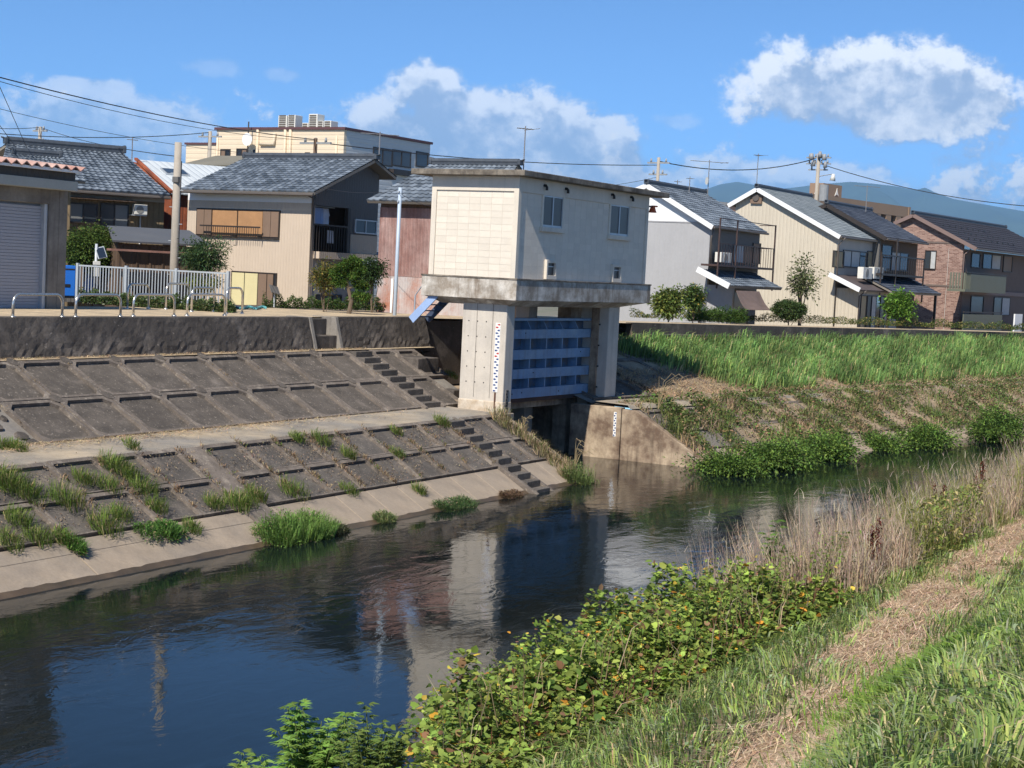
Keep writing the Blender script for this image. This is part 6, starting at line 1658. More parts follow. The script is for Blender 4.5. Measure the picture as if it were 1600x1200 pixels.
def bush(name, label, px, py, Y, wpx, hpx, base, alts=(), cat='bush', n_cl=160, n_leaf=26, ln=.09, wd=.05, trunk=0.0, zb=None, lump=.3, shell=.5, cl=None, group=None, crown_frac=1.0, ry=None, multi=1):
    """a bush or small tree whose outline covers wpx by hpx photo pixels round (px, py)"""
    P = PY(px, py, Y); s = Y / FPX; rx = wpx * s / 2; rz = hpx * s / 2; ry = ry or rx
    zg = zb if zb is not None else P.z - rz
    T = thing(name, label, cat, (P.x, P.y, zg), RF.rz if multi > 1 else rng.random() * .5, group)
    if multi > 1:
        g = []; m_ = multi
        for k in range(m_):
            f = (k + .5) / m_ * 2 - 1; sc = rng.uniform(.25, 1.0) * (1 - .45 * abs(f)); ox = f * rx * .72 + rng.normal(0, rx * .06); hz = rz * sc
            v, f_, c = crown_geo(max(12, n_cl // m_), n_leaf, rx * .42 * rng.uniform(.8, 1.2), ry * rng.uniform(.5, .9), hz * .9, ln, wd, base, alts, shell, cl or min(rx, rz) * .22, lump=lump)
            g.append((v + np.array([ox, rng.normal(0, ry * .2), hz - rz]), f_, c * rng.uniform(.8, 1.25)))
        V, F_, C = join(g)
    else: V, F_, C = crown_geo(n_cl, n_leaf, rx * .86, ry * .86, rz * .86, ln, wd, base, alts, shell, cl or min(rx, rz) * .22, lump=lump)
    C = C * 1.5
    V = V + np.array([0, 0, P.z - zg]); npmesh('crown', V, F_, m_leaf, T, colors=C)
    q = MB(); h = P.z - zg
    q.tube([(0, 0, 0), (.03, .02, h * .5), (0, 0, h + rz * .3)], max(.03, trunk), 8, r1=.02)
    for k in range(5):
        a = k * 1.26; q.tube([(0, 0, h * (.4 + .1 * k)), (rx * .3 * math.cos(a), rx * .3 * math.sin(a), h * (.65 + .1 * k)), (rx * .65 * math.cos(a), rx * .65 * math.sin(a), h + rz * (.1 * k - .1))], max(.018, trunk * .5), 5, r1=.006)
    q.build('trunk', m_bark, T); return T
Gd = GROUND_Z
bush('round_bush', 'big rounded olive green bush beside the brown house', 145, 393, 55, 84, 74, (.045,.075,.018), (((.075,.11,.025), .35), ((.025,.045,.012), .2)), n_cl=420, n_leaf=26, ln=.10, wd=.06, zb=Gd, trunk=.07, lump=.10, shell=.75)
bush('small_tree', 'small feathery dark green tree in front of the beige house wall', 318, 402, 51.5, 66, 62, (.035,.065,.028), (((.06,.09,.03), .3),), 'tree', n_cl=130, n_leaf=34, ln=.13, wd=.035, trunk=.045, zb=LEVEE_Z - .1, lump=.42, cl=.12, shell=.25)
bush('flower_shrub', 'yellow flecked shrub at the foot of the small tree', 318, 443, 51.3, 62, 30, (.07,.10,.025), (((.30,.26,.05), .16), ((.10,.14,.03), .3)), n_cl=90, n_leaf=28, ln=.08, wd=.04, zb=LEVEE_Z - .1)
# cloud-pruned pine: pads on a bent trunk
def pine(label, px, py_top, py_base, Y, pads, base):
    P = PY(px, py_base, Y); fr = Frame(P.x, P.y, 0); T = thing('pruned_pine', label, 'tree', (P.x, P.y, LEVEE_Z - .4), 0); s = Y / FPX
    z0 = LEVEE_Z - .4; h = PY(px, py_top, Y).z - z0
    q = MB(); q.tube([(0, 0, 0), (.12, 0, h * .35), (-.08, .05, h * .65), (.02, 0, h * .95)], .09, 8, r1=.03)
    for (dx, py, w_, hh) in pads:
        z = PY(px, py, Y).z - z0; q.tube([(0, 0, z - .15), (dx * s * .6, 0, z - .05), (dx * s, 0, z)], .035, 5, r1=.015)
    q.build('trunk', m_bark, T)
    for (dx, py, w_, hh) in pads:
        z = PY(px, py, Y).z - z0; r = w_ * s / 2
        V, F_, C = crown_geo(36, 40, r, r * .8, hh * s / 2, .09, .03, base, (((.10,.13,.03), .25),), .3, r * .2, lump=.2)
        npmesh('foliage_pad', V + np.array([dx * s, 0, z]), F_, m_leaf, T, colors=C * 1.5)
pine('cloud pruned green pine in the garden below the balcony', 543, 400, 478, 53.5, ((6, 408, 24, 12), (-8, 418, 26, 12), (14, 420, 22, 11), (-20, 428, 24, 12), (6, 430, 26, 12), (-14, 442, 20, 10), (18, 444, 24, 12), (20, 462, 28, 12)), (.05,.10,.02))
bush('maple_shrub', 'yellow brown leaved shrub left of the pruned pine', 507, 432, 54, 46, 52, (.13,.115,.035), (((.05,.075,.02), .35), ((.20,.16,.05), .2)), n_cl=80, n_leaf=26, ln=.10, wd=.05, zb=Gd, cl=.10, shell=.3)
bush('garden_bush', 'dark bush in shade behind the pruned pine', 582, 424, 57, 40, 44, (.028,.05,.018), (), n_cl=90, n_leaf=26, ln=.10, wd=.05, zb=Gd)
# low planting strip at the far edge of the left path
def strip(name, label, cat, px0, px1, py0, py1, hmin, hmax, n, base, alts, z, kind='stuff', wd=.02, ln=.09, far=0.0, Ys=None):
    """leaves and blades along a line between two photo columns"""
    A = Pz(px0, py0, z) if Ys is None else PY(px0, py0, Ys[0]); B = Pz(px1, py1, z) if Ys is None else PY(px1, py1, Ys[1]); A.z = B.z = z; f = rng.random(n); P = np.array(A)[None] * (1 - f[:, None]) + np.array(B)[None] * f[:, None]
    hgt = hmin + (hmax - hmin) * vnoise(f * 9, f * 0, .8, 3); P[:, 1] += rng.uniform(-.25, .45, n) + far; P[:, 2] += rng.random(n) * hgt
    D = rng.normal(0, 1, (n, 3)); D[:, 2] = np.abs(D[:, 2]) + .2
    o = mk(name, leaf_geo(P, D, rng.uniform(.6, 1.3, n) * ln, rng.uniform(.6, 1.3, n) * wd * 2.2, tints(n, base, .3, alts)), m_leaf, None, kind); return tag(o, label, cat)
strip('planting_strip', 'low leafy border plants at the foot of the white fence', 'plants', 125, 365, 481, 484, .12, .5, 9000, (.085,.135,.05), (((.16,.17,.07), .18), ((.25,.25,.2), .05)), LEVEE_Z - .03, wd=.03, Ys=(50.8, 48.6))
strip('planting_strip', 'loose green weeds and stalks before the garden wall and red wall', 'plants', 410, 655, 481.5, 487.5, .10, .62, 7000, (.06,.11,.03), (((.20,.19,.09), .15),), LEVEE_Z - .08, wd=.022)
# right-hand garden plants
bush('garden_bush', 'bright leafy bush before the grey white house, nearest the gate house', 1045, 472, 70, 46, 48, (.075,.11,.03), (((.14,.16,.04), .3),), n_cl=110, n_leaf=30, ln=.16, wd=.08, zb=3.4, lump=.4, cl=.16, shell=.3)
bush('garden_bush', 'slim dark bush with yellow leaves beside the bright leafy bush', 1084, 466, 71, 30, 46, (.05,.085,.025), (((.25,.20,.04), .08),), n_cl=80, n_leaf=28, ln=.14, wd=.07, zb=3.4, lump=.3)
bush('pollard_tree', 'slim pollarded tree with pale trunk between grey and cream houses', 1253, 440, 82, 38, 60, (.075,.095,.04), (((.12,.13,.06), .3),), 'tree', n_cl=46, n_leaf=30, ln=.16, wd=.09, trunk=.13, zb=2.9, lump=.5, cl=.22, shell=.15)
bush('clipped_hedge', 'dark clipped rounded hedge at the foot of the pollarded tree', 1233, 484, 80.5, 54, 28, (.035,.06,.02), (((.055,.08,.025), .3),), n_cl=240, n_leaf=28, ln=.10, wd=.06, zb=3.0, lump=.08, shell=.8)
bush('climbing_vine', 'bright green vine on a net in front of the cream house windows', 1403, 479, 87, 40, 46, (.07,.14,.025), (((.11,.19,.03), .4),), cat='vine', n_cl=90, n_leaf=28, ln=.16, wd=.11, zb=3.0, lump=.35, shell=.2)
strip('path_weeds', 'strip of weeds along the far side of the right levee path', 'weeds', 985, 1640, 497, 518, .15, .55, 9000, (.07,.115,.03), (((.30,.26,.10), .3),), 4.05, wd=.02, ln=.14, far=.3)
strip('path_weeds', 'green grass clump on the levee crown right of the gate house', 'weeds', 1075, 1165, 503, 506, .3, .75, 3500, (.075,.135,.03), (), 4.1, wd=.016, ln=.30)

# ---------------------------------------------------------------- right levee slope: tall reed grass
def bank_pts(n, s0, s1, t0, t1):
    s = s0 + (s1 - s0) * rng.random(n) ** 1.15; t = t0 + (t1 - t0) * rng.random(n); return s, t
def bank2_z(t): return np.interp(t, [26.45, 27.35, 29.45, 30.9, 33.0, 35.75], [0.0, .60, 1.76, 1.86, 2.5, 3.35])
def P2(s, t, z): return np.stack([R2.u.x * s + R2.n.x * t, R2.u.y * s + R2.n.y * t, z], 1)
def reeds():
    n = 62000; s, t = bank_pts(n, 45.5, 135, 30.8, 35.7)
    # the grass edge slopes away from the sluice; straw shows in gaps
    cov = vnoise(s, t, 5.5, 11); edge = (s - 49.0) - (35.9 - t) * .85
    keep = (edge > rng.normal(0, .5, n)) & (cov + (t - 31.2) * .22 + rng.normal(0, .07, n) > .31)
    s, t = s[keep], t[keep]; n = len(s); P = P2(s, t, bank2_z(t) - .03); H = rng.uniform(.45, 1.0, n) * (.65 + .55 * vnoise(s, t, 3, 4)); 
    wind = np.array([R2.u.x * .25 + .1, R2.u.y * .1]); lean = rng.normal(0, .16, (n, 2)) + wind * H[:, None]
    tone = (.45 + 1.1 * vnoise(s, t, 2.4, 8))[:, None]
    C = tints(n, (.145, .255, .08), .22, (((.24,.33,.10), .25), ((.42,.35,.18), .06))) * tone
    tag(mk('reed_grass', blade_geo(P, H, rng.uniform(.02, .045, n), lean, C, .9), m_grass, None, 'stuff'), 'tall green reed grass covering the right levee slope', 'grass')
    # dry stems and mown straw along the berm edge
    n = 16000; s, t = bank_pts(n, 46.5, 125, 30.6, 33.2); P = P2(s, t, bank2_z(t) + rng.random(n) * .06); lean = rng.normal(0, .32, (n, 2))
    tag(mk('dry_straw', blade_geo(P, rng.uniform(.03, .22, n), rng.uniform(.015, .03, n), lean, tints(n, (.50,.37,.22), .25, (((.30,.22,.13), .3),))), m_dry, None, 'stuff'), 'pale mown straw along the right berm', 'straw')
    # lower slope: mixed dry and green weeds
    n = 46000; s, t = bank_pts(n, 43.3, 125, 26.9, 30.3); cov = vnoise(s, t, 2.6, 21); keep = cov + rng.normal(0, .10, n) > .36; s, t = s[keep], t[keep]; n = len(s)
    P = P2(s, t, bank2_z(t)); H = rng.uniform(.10, .5, n) * (.3 + vnoise(s, t, 2, 5)) * np.interp(t, [26.9, 29.2, 30.3], [1, .9, .35]); mixv = vnoise(s, t, 3.2, 31)
    C = np.where((mixv + rng.normal(0, .1, n) > .58)[:, None], tints(n, (.42,.32,.20), .25), tints(n, (.17,.205,.065), .3))
    tag(mk('bank_weeds', blade_geo(P, H, rng.uniform(.015, .035, n), rng.normal(0, .16, (n, 2)), C), m_grass, None, 'stuff'), 'dry and green weeds on the right lower bank', 'weeds')
    n = 40000; s, t = bank_pts(n, 43.5, 125, 27.0, 30.2); cov = vnoise(s, t, 2.6, 21); keep = cov + rng.normal(0, .09, n) > .45; s, t = s[keep], t[keep]; n = len(s)
    P = P2(s, t, bank2_z(t) + rng.random(n) * .5 * vnoise(s, t, 1.5, 6)); D = rng.normal(0, 1, (n, 3)); D[:, 2] = np.abs(D[:, 2])
    tag(mk('bank_creeper', leaf_geo(P, D, rng.uniform(.08, .18, n), rng.uniform(.05, .1, n), tints(n, (.13,.165,.055), .35, (((.28,.19,.11), .25), ((.11,.19,.05), .35)))), m_leaf, None, 'stuff'), 'low creeper and dead leaves on the right lower bank', 'creeper')
reeds()
# rounded bright bushes hanging over the water on the right
WB = [(1135, 722, 52, 26, 'small low green bush at the waterline by the wing wall'), (1210, 706, 100, 44, 'broad green bush at the waterline, second right of the sluice'), (1296, 690, 92, 46, 'big spreading green bush at the waterline, middle of the right bank'), (1450, 676, 74, 38, 'green bush on the right waterline before the bare concrete edge'), (1560, 652, 150, 66, 'long dark green thicket hanging over the water at the right edge'), (1375, 692, 30, 14, 'tiny green tuft on the right concrete waterline')]
for (px, py, w_, h_, lab) in WB:
    P = Pz(px, py + h_ * .5, .12); bush('waterside_bush', lab, px, py, P.y + .3, w_, h_, (.075,.135,.03), (((.11,.17,.035), .35), ((.035,.06,.02), .2)), n_cl=int(90 + w_ * 2.4), n_leaf=30, ln=.12, wd=.05, zb=.05, lump=.6, cl=.24, shell=.05, ry=1.0, multi=8, group='bushes along the right waterline')
for (px, py, Y, w_, h_, c, lab) in ((1195, 640, 62, 60, 60, (.14,.13,.05), 'tall straggly weed clump above the second waterside bush'), (1300, 625, 66, 60, 40, (.09,.11,.04), 'green weed clump beside the pale straw berm'), (1500, 625, 78, 120, 50, (.15,.135,.04), 'broad yellow green weed clump on the right lower bank'), (1420, 640, 74, 80, 36, (.13,.115,.05), 'brownish weed clump left of the yellow green clump'), (1040, 665, 56, 50, 60, (.22,.16,.09), 'dry brown weed clump on top of the right wing wall')):
    bush('weed_clump', lab, px, py, Y, w_, h_, c, (((.30,.20,.11), .3), ((.07,.11,.03), .25)), cat='weeds', n_cl=70, n_leaf=34, ln=.14, wd=.035, lump=.5, cl=.26, shell=.1, multi=4)

# ---------------------------------------------------------------- left bank: grass in the joints and waterside tufts
def rf_pts(s, t, z): return np.stack([RF.u.x * s + RF.n.x * t, RF.u.y * s + RF.n.y * t, z], 1)
def lowz(t): return np.interp(t, [20.35, 23.3, 25.2, 25.25, 27.95], [0, 1.75, 1.80, 1.80, 3.30])
def tuft_geo(s, t, z, n, r, h, base, alts=(), wd=.010):
    a = rng.random(n) * 6.28; d = rng.random(n) ** .7 * r; P = rf_pts(s + d * np.cos(a), t + d * np.sin(a), np.full(n, z) + d * np.sin(a) * .55)
    lean = np.stack([np.cos(a), np.sin(a)], 1) * rng.uniform(.05, 1.3, (n, 1)) * h * .7 + rng.normal(0, .06, (n, 2))
    return blade_geo(P, rng.uniform(.4, 1, n) * h, np.full(n, wd) * rng.uniform(.6, 1.4, n), lean, tints(n, base, .25, alts), 1.0)
parts = []
TUFTS = [(20, 770, .45), (50, 780, .40), (105, 790, .42), (178, 735, .40), (200, 745, .3), (170, 765, .35), (130, 755, .25), (165, 830, .42), (225, 770, .35), (245, 800, .25), (30, 820, .3), (60, 850, .3), (100, 850, .25), (190, 812, .25), (465, 690, .2), (503, 692, .3), (545, 715, .22), (620, 712, .25), (690, 664, .25), (545, 772, .25), (370, 795, .35), (400, 780, .3), (460, 775, .5), (385, 790, .3), (655, 770, .2), (0, 760, .4), (15, 855, .3), (205, 700, .2), (620, 680, .16), (705, 590, .22), (5, 700, .2), (30, 703, .18), (335, 795, .25), (300, 830, .2)]
for (px, py, h) in TUFTS:
    # where the view ray meets the bank
    best = None
    for tt in np.arange(20.4, 28, .05):
        d = ray(px, py); k = (tt) / (d.x * RF.n.x + d.y * RF.n.y); P = CO + d * k
        if P.z <= lowz(tt) + .02: best = (RF.loc(P)[0], tt, lowz(tt) + .06); break
    if best: parts.append(tuft_geo(*best, 260, .08 + h * .6, h * rng.uniform(.8, 1.3), (.115,.185,.035), (((.19,.24,.06), .3), ((.38,.31,.16), .12))))
# dry remains in the joints of the blocks
for k in range(420):
    f = rng.random(); s = 27.66 + LO_W * rng.integers(0, 9) + rng.normal(0, .03) if f < .65 else 26.85 - LO_W * rng.integers(0, 9) + rng.normal(0, .03); t = rng.uniform(21.3, 23.2)
    parts.append(tuft_geo(s, t, lowz(t) + .09, 9, .10, .12, (.36,.27,.17) if rng.random() < .82 else (.12,.17,.04), (((.24,.16,.09), .3),), .016))
for k in range(130):
    s = 24.85 + UP_W * rng.integers(0, 10) + rng.normal(0, .03); t = rng.uniform(25.3, 27.9); parts.append(tuft_geo(s, t, lowz(t) + .08, 6, .08, .07, (.33,.25,.16), (((.2,.14,.08), .3),), .012))
tag(mk('joint_weeds', join(parts), m_grass, None, 'stuff'), 'weeds and dry grass in the joints of the left embankment', 'weeds')
# straw scattered along the berm and at the foot of the wall
n = 9000; s = rng.uniform(14, 41, n); t = np.where(rng.random(n) < .75, 25.15 - np.abs(rng.normal(0, .45, n)), 28.0 + rng.normal(0, .08, n)); z = np.where(t > 26, 3.35, 1.81)
keep = (s < 34 + rng.normal(0, 3, n)) | (t > 26); s, t, z = s[keep], t[keep], z[keep]; n = len(s)
tag(mk('dry_straw', blade_geo(rf_pts(s, t, z), rng.uniform(.01, .06, n), rng.uniform(.01, .02, n), rng.normal(0, .16, (n, 2)), tints(n, (.52,.40,.25), .2)), m_dry, None, 'stuff'), 'dry straw scattered on the left berm and wall foot', 'straw')
# dead leaves and grit lying in the lower panels
n = 12000; s = rng.uniform(12, 41, n); t = rng.uniform(21.4, 23.2, n); keep = vnoise(s, t, 1.6, 77) + rng.normal(0, .1, n) > .48; s, t = s[keep], t[keep]; n = len(s)
Pq = rf_pts(s, t, lowz(t) + .035); Dq = np.tile(np.array([[RF.n.x * .86, RF.n.y * .86, .5]]), (n, 1)) * rng.choice([-1, 1], (n, 1)) + rng.normal(0, .5, (n, 3)) * np.array([1, 1, .15])
V, F_, C = leaf_geo(Pq, Dq, rng.uniform(.03, .07, n), rng.uniform(.012, .03, n), tints(n, (.30,.235,.165), .3, (((.16,.11,.07), .35),)), 0.0)
tag(mk('leaf_litter', (V, F_, C), m_dry, None, 'stuff'), 'dead leaves lying on the lower block slope', 'leaves')
# bigger clumps at the water's edge
for (px, py, w_, h_, c, lab) in ((450, 815, 104, 62, (.085,.145,.035), 'largest green grassy clump overhanging the left waterline'), (525, 822, 54, 16, (.05,.06,.03), 'low dark clump right of the largest waterline clump'), (600, 806, 40, 16, (.10,.13,.05), 'small pale clump midway along the left waterline'), (706, 790, 66, 20, (.05,.085,.03), 'leafy clump on the apron before the lower steps'), (793, 778, 46, 12, (.10,.065,.04), 'brown dead clump on the waterline near the lower steps'), (245, 822, 62, 26, (.055,.115,.025), 'bright low creeper on the apron at left'), (105, 845, 34, 26, (.06,.12,.025), 'small round creeper at the apron top, far left'), (905, 735, 30, 40, (.09,.12,.04), 'green tuft at the tip of the left wing wall')):
    best = None
    for tt in np.arange(20.3, 23.4, .03):
        d = ray(px, py + h_ * .45); k = tt / (d.x * RF.n.x + d.y * RF.n.y); P = CO + d * k
        if P.z <= lowz(tt) + .03: best = (RF.loc(P)[0], tt); break
    s_, t_ = best or (RF.loc(Pz(px, py, .05))[0], 20.45)
    Yd = RF.w(s_, t_, 0).y; k_ = Yd / FPX; rx = w_ * k_ / 2 / .62; rz = h_ * k_ * .95; n = int(500 + w_ * h_ * .9)
    T = thing('waterside_clump', lab, 'plants', RF.w(s_, t_, float(lowz(t_)) + .03), RF.rz, 'clumps along the left waterline')
    m_ = max(4, w_ // 9); cx = rng.uniform(-1, 1, m_) * rx * .8; cr = rng.uniform(.35, 1, m_) * rz * (1 - .4 * np.abs(cx) / rx); i = rng.integers(0, m_, n)
    th = rng.random(n) * 6.28; el = rng.random(n) ** .8; rr = rng.random(n) ** .5
    X = cx[i] + np.cos(th) * rr * cr[i] * .9; Yv = np.sin(th) * rr * min(.45, rz * .9) - .05; Zv = np.sqrt(np.maximum(0, 1 - rr ** 2 * .85)) * cr[i] * el + Yv * .5
    P = np.stack([X, Yv, Zv], 1); D = np.stack([np.cos(th) * rr, np.sin(th) * rr, .5 + rng.random(n) * .8], 1) + rng.normal(0, .35, (n, 3))
    lf = leaf_geo(P, D, rng.uniform(.05, .13, n), rng.uniform(.012, .03, n), tints(n, np.array(c) * 1.5, .25, ((np.array(c) * 2.2, .25), ((.36,.29,.17), .10))), .35)
    nb_ = n // 3; j = rng.integers(0, n, nb_); bl = blade_geo(P[j] * np.array([1, 1, .25]), cr[i][j] * rng.uniform(.7, 1.25, nb_), np.full(nb_, .011), rng.normal(0, .10, (nb_, 2)) + P[j][:, :2] * .25, tints(nb_, np.array(c) * 1.8, .25), .9)
    mk('foliage', join([lf, bl]), m_leaf, T)
# dry feathery grass on the left wing wall
parts = []
for (s, t) in [(40.9 + rng.normal(0, .2), tt) for tt in np.linspace(20.6, 23.2, 26)]: parts.append(tuft_geo(s, t, lowz(t) + .05, 60, .22, .42, (.42,.33,.20), (((.16,.19,.06), .3),), .014))
tag(mk('wing_wall_grass', join(parts), m_grass, None, 'stuff'), 'dry grass along the left wing wall top', 'grass')
def plume(label, P, n=7, h=1.0):
    T = thing('plume_grass', label, 'grass', P, 0); q = MB(); g = []
    for k in range(n):
        a = rng.random() * 6.28; r = rng.uniform(.15, .5) * h; hh = h * rng.uniform(.6, 1.1); tip = Vector((math.cos(a) * r + .25 * h, math.sin(a) * r * .4, hh)); mid = Vector((tip.x * .35, tip.y * .35, hh * .75)); end = tip + Vector((.18 * h, 0, -.12 * h))
        q.tube([Vector(), mid, tip, end], .006, 4)
        m2 = 16; f = rng.random(m2)[:, None]; Pp = np.array(tip)[None] * (1 - f) + np.array(end)[None] * f; g.append(leaf_geo(Pp, rng.normal(0, 1, (m2, 3)), rng.uniform(.03, .06, m2), np.full(m2, .007), tints(m2, (.48,.40,.28), .15)))
    q.build('stalk', mat('dry_stem', (.35,.27,.15), .9, .2, 3, bump=0), T); mk('plume', join(g), m_dry, T)
plume('arching feathery plumes at the tip of the left wing wall', RF.w(41.42, 20.75, .30), 9, .85)
plume('small feathery plumes on the left wing wall above the opening', RF.w(41.42, 22.5, 1.28), 6, .45)
plume('tall feathery plumes on the berm right of the right pillar', Pz(1028, 640, 1.80), 8, 1.1)

# ---------------------------------------------------------------- near bank
def nz(t): return np.interp(t, [p[0] for p in NEAR], [p[1] for p in NEAR])
def path_c(s): return np.interp(s, [8, 12.5, 15, 18, 24, 40], [3.45, 3.85, 4.3, 4.62, 5.0, 5.3])
def on_path(s, t):
    w = np.interp(s, [8, 13, 16, 20], [.56, .52, .38, .38]) + .10 * np.sin(s * 1.7) + .08 * np.sin(s * 4.1 + 1) + .3 * (vnoise(s, t, .7, 95) - .5); gap = np.exp(-((s - 14.6) / .55) ** 2) * .42 + .25 * np.exp(-((s - 20.5) / .4) ** 2)
    return np.abs(t - path_c(s)) < w - gap
# straw lying on the path
n = 52000; s = rng.uniform(7.5, 34, n) ; t = path_c(s) + rng.normal(0, .46, n); keep = on_path(s, t) | (rng.random(n) < .18); s, t = s[keep], t[keep]; n = len(s)
P = rf_pts(s, t, nz(t) + .005 + rng.random(n) * .05); dr = rng.choice([-1, 1], n) * rng.uniform(.12, .42, n); ang = rng.normal(0, .45, n) + rad(61)
lean = np.stack([np.cos(ang) * dr, np.sin(ang) * dr], 1)
tag(mk('path_straw', blade_geo(P, rng.uniform(.004, .05, n), rng.uniform(.006, .014, n), lean, tints(n, (.62,.47,.33), .25, (((.38,.26,.17), .3), ((.74,.61,.44), .2))), 1.0), m_dry, None, 'stuff'), 'flattened dry straw on the near footpath', 'straw')
sheet('footpath', RF, 5, 60, 110, [(lambda s: path_c(s) - .62, 0), (lambda s: path_c(s) + .62, 0)], m_strawpath) if False else None
b = MB(); ss = np.linspace(5, 60, 111)
for s_ in ss:
    c = float(path_c(s_))
    for k in range(5):
        t_ = c - .5 + 1.0 * k / 4; b.v.append(tuple(RF.w(s_, t_, float(nz(t_)) + .03 + random.uniform(-.008, .012))))
for i in range(110):
    for k in range(4): a = i * 5 + k; b.f.append((a, a + 5, a + 6, a + 1))
b.build('footpath', m_strawpath, None, kind='structure')

def meadow(n, s0, s1, t0, t1, hmul, wd, base, alts, seed, thr=.0, nopath=True, sp=1.6):
    s = s0 + (s1 - s0) * rng.random(n) ** sp; t = rng.uniform(t0, t1, n); keep = np.ones(n, bool)
    if nopath: keep &= ~on_path(s, t) | (vnoise(s, t, .45, 96) + rng.normal(0, .06, n) > .80)
    cov = vnoise(s, t, 1.8, seed); keep &= cov + rng.normal(0, .1, n) > thr; s, t, cov = s[keep], t[keep], cov[keep]; n = len(s)
    hv = .55 + .9 * vnoise(s, t, .9, seed + 1); H = rng.uniform(.35, 1, n) * hmul * hv
    # grass lies over in swathes
    th = vnoise(s, t, 1.3, seed + 2) * 9.0; lean = np.stack([np.cos(th), np.sin(th)], 1) * H[:, None] * rng.uniform(.2, 1.1, (n, 1)) + rng.normal(0, .05, (n, 2))
    tone = (.65 + .75 * vnoise(s, t, .7, seed + 3))[:, None]
    return blade_geo(rf_pts(s, t, nz(t) - .01), H, rng.uniform(.6, 1.4, n) * wd, lean, tints(n, base, .22, alts) * tone, 1.0)
g1 = meadow(100000, 6.0, 46, 1.0, 5.7, .26, .012, (.22,.32,.095), (((.33,.42,.12), .30), ((.29,.35,.20), .2), ((.55,.46,.26), .09)), 41)
g2 = meadow(22000, 7.0, 40, 5.2, 7.2, .30, .012, (.19,.27,.075), (((.38,.32,.16), .25),), 51)
g3 = meadow(45000, 3.0, 60, -6.0, 1.0, .14, .013, (.19,.27,.085), (((.29,.36,.11), .28), ((.50,.42,.24), .2)), 141, nopath=False, sp=1.3)
tag(mk('meadow_grass', join([g1, g2, g3]), m_grass, None, 'stuff'), 'long green grass on the near bank beside the footpath', 'grass')
# broad-leaved patches in the grass: bright lily-like leaves and mugwort
n = 9000; s = 7 + 22 * rng.random(n) ** 1.3; t = rng.uniform(1.6, 5.8, n); keep = (vnoise(s, t, 1.5, 61) > .56) & ~on_path(s, t); s, t = s[keep], t[keep]; n = len(s)
P = rf_pts(s, t, nz(t) + rng.random(n) * .16); D = rng.normal(0, 1, (n, 3)); D[:, 2] = np.abs(D[:, 2]) + .3
g = leaf_geo(P, D, rng.uniform(.03, .085, n), rng.uniform(.018, .035, n), tints(n, (.16,.26,.08), .25, (((.26,.32,.19), .35), ((.25,.38,.08), .2))), .3)
tag(mk('broadleaf_weeds', g, m_leaf, None, 'stuff'), 'broad leaved weeds among the near grass', 'weeds')
bc = [Pz(x, y, 2.6) for (x, y) in ((1440, 1050), (1480, 1030), (1420, 1080), (1520, 1010), (1400, 1100), (1490, 1065))]
parts = []
for c in bc:
    s, t = RF.loc(c); m_ = 900; a = rng.random(m_) * 6.28; r = np.abs(rng.normal(0, .38, m_)); P = rf_pts(s + r * np.cos(a) * 1.3, t + r * np.sin(a), nz(t + r * np.sin(a)) + rng.random(m_) * .10)
    parts.append(blade_geo(P, rng.uniform(.06, .2, m_), rng.uniform(.012, .022, m_), np.stack([np.cos(a), np.sin(a)], 1) * .10 + rng.normal(0, .06, (m_, 2)), tints(m_, (.21,.32,.055), .2, (((.14,.24,.05), .4),)), 1.0))
tag(mk('bright_grass_patch', join(parts), m_grass, None, 'stuff'), 'patch of bright lime green grass beside the footpath', 'grass')

# vine thicket on the bank edge
def vine():
    n = 105000; s = 8.6 + 11.6 * rng.random(n); v = rng.random(n); t = 5.55 + 2.7 * v
    keep = (vnoise(s, t, .55, 79) + rng.normal(0, .12, n) > .20) & (s > 1.56 * t + .35 + rng.normal(0, .18, n) + .5 * vnoise(s, t, .8, 70)); s, v, t = s[keep], v[keep], t[keep]; n = len(s)
    ground = nz(t); prof = np.interp(v, [0, .12, .35, .6, .85, 1], [.12, .45, .85, 1.08, .9, .35])
    along = np.interp(s, [8.6, 10.5, 13, 15, 17, 19, 20.3, 20.8], [.70, .74, .76, .88, .88, .72, .5, .2])
    lump = .42 + 1.15 * vnoise(s, t, .8, 71); top = ground + prof * along * lump
    dep = rng.random(n) ** 2.2; z = top - dep * .55 * prof
    P = rf_pts(s, t, z) + rng.normal(0, .03, (n, 3))
    D = rng.normal(0, 1, (n, 3)); D[:, 2] = np.abs(D[:, 2]) * .6 - .1; D += np.array([RF.n.x, RF.n.y, 0]) * -.5
    tone = (.7 + .65 * vnoise(s, t, .8, 73))[:, None]
    C = tints(n, (.20,.28,.06), .25, (((.29,.36,.08), .30), ((.10,.155,.04), .14), ((.55,.27,.04), .014), ((.58,.42,.07), .012), ((.25,.14,.08), .07))) * tone
    ln = (.026 + .065 * rng.random(n) ** 1.6) * (.8 + .5 * vnoise(s, t, 2.0, 76)); g = [leaf6_geo(P, D, ln, ln * rng.uniform(.8, 1.05, n), C, .15)]
    o = mk('vine_thicket', g[0], m_leaf, None, 'stuff'); tag(o, 'dense yellow green vine thicket along the near water edge', 'vine thicket')
    # woody stems inside
    n = 3200; s = rng.uniform(8.8, 20.6, n); t = rng.uniform(5.6, 8.1, n); keep = s > 1.56 * t + .7; s, t = s[keep], t[keep]; n = len(s); P = rf_pts(s, t, nz(t)); al = np.interp(s, [8.6, 13, 15, 17, 20.2], [.6, .72, .85, .85, .4])
    tag(mk('vine_stems', blade_geo(P, rng.uniform(.3, .95, n) * al, rng.uniform(.008, .016, n), rng.normal(0, .2, (n, 2)), tints(n, (.16,.085,.05), .25, (((.35,.27,.18), .3),)), .6), m_dry, None, 'stuff'), 'reddish brown stems inside the vine thicket', 'stems')
vine()
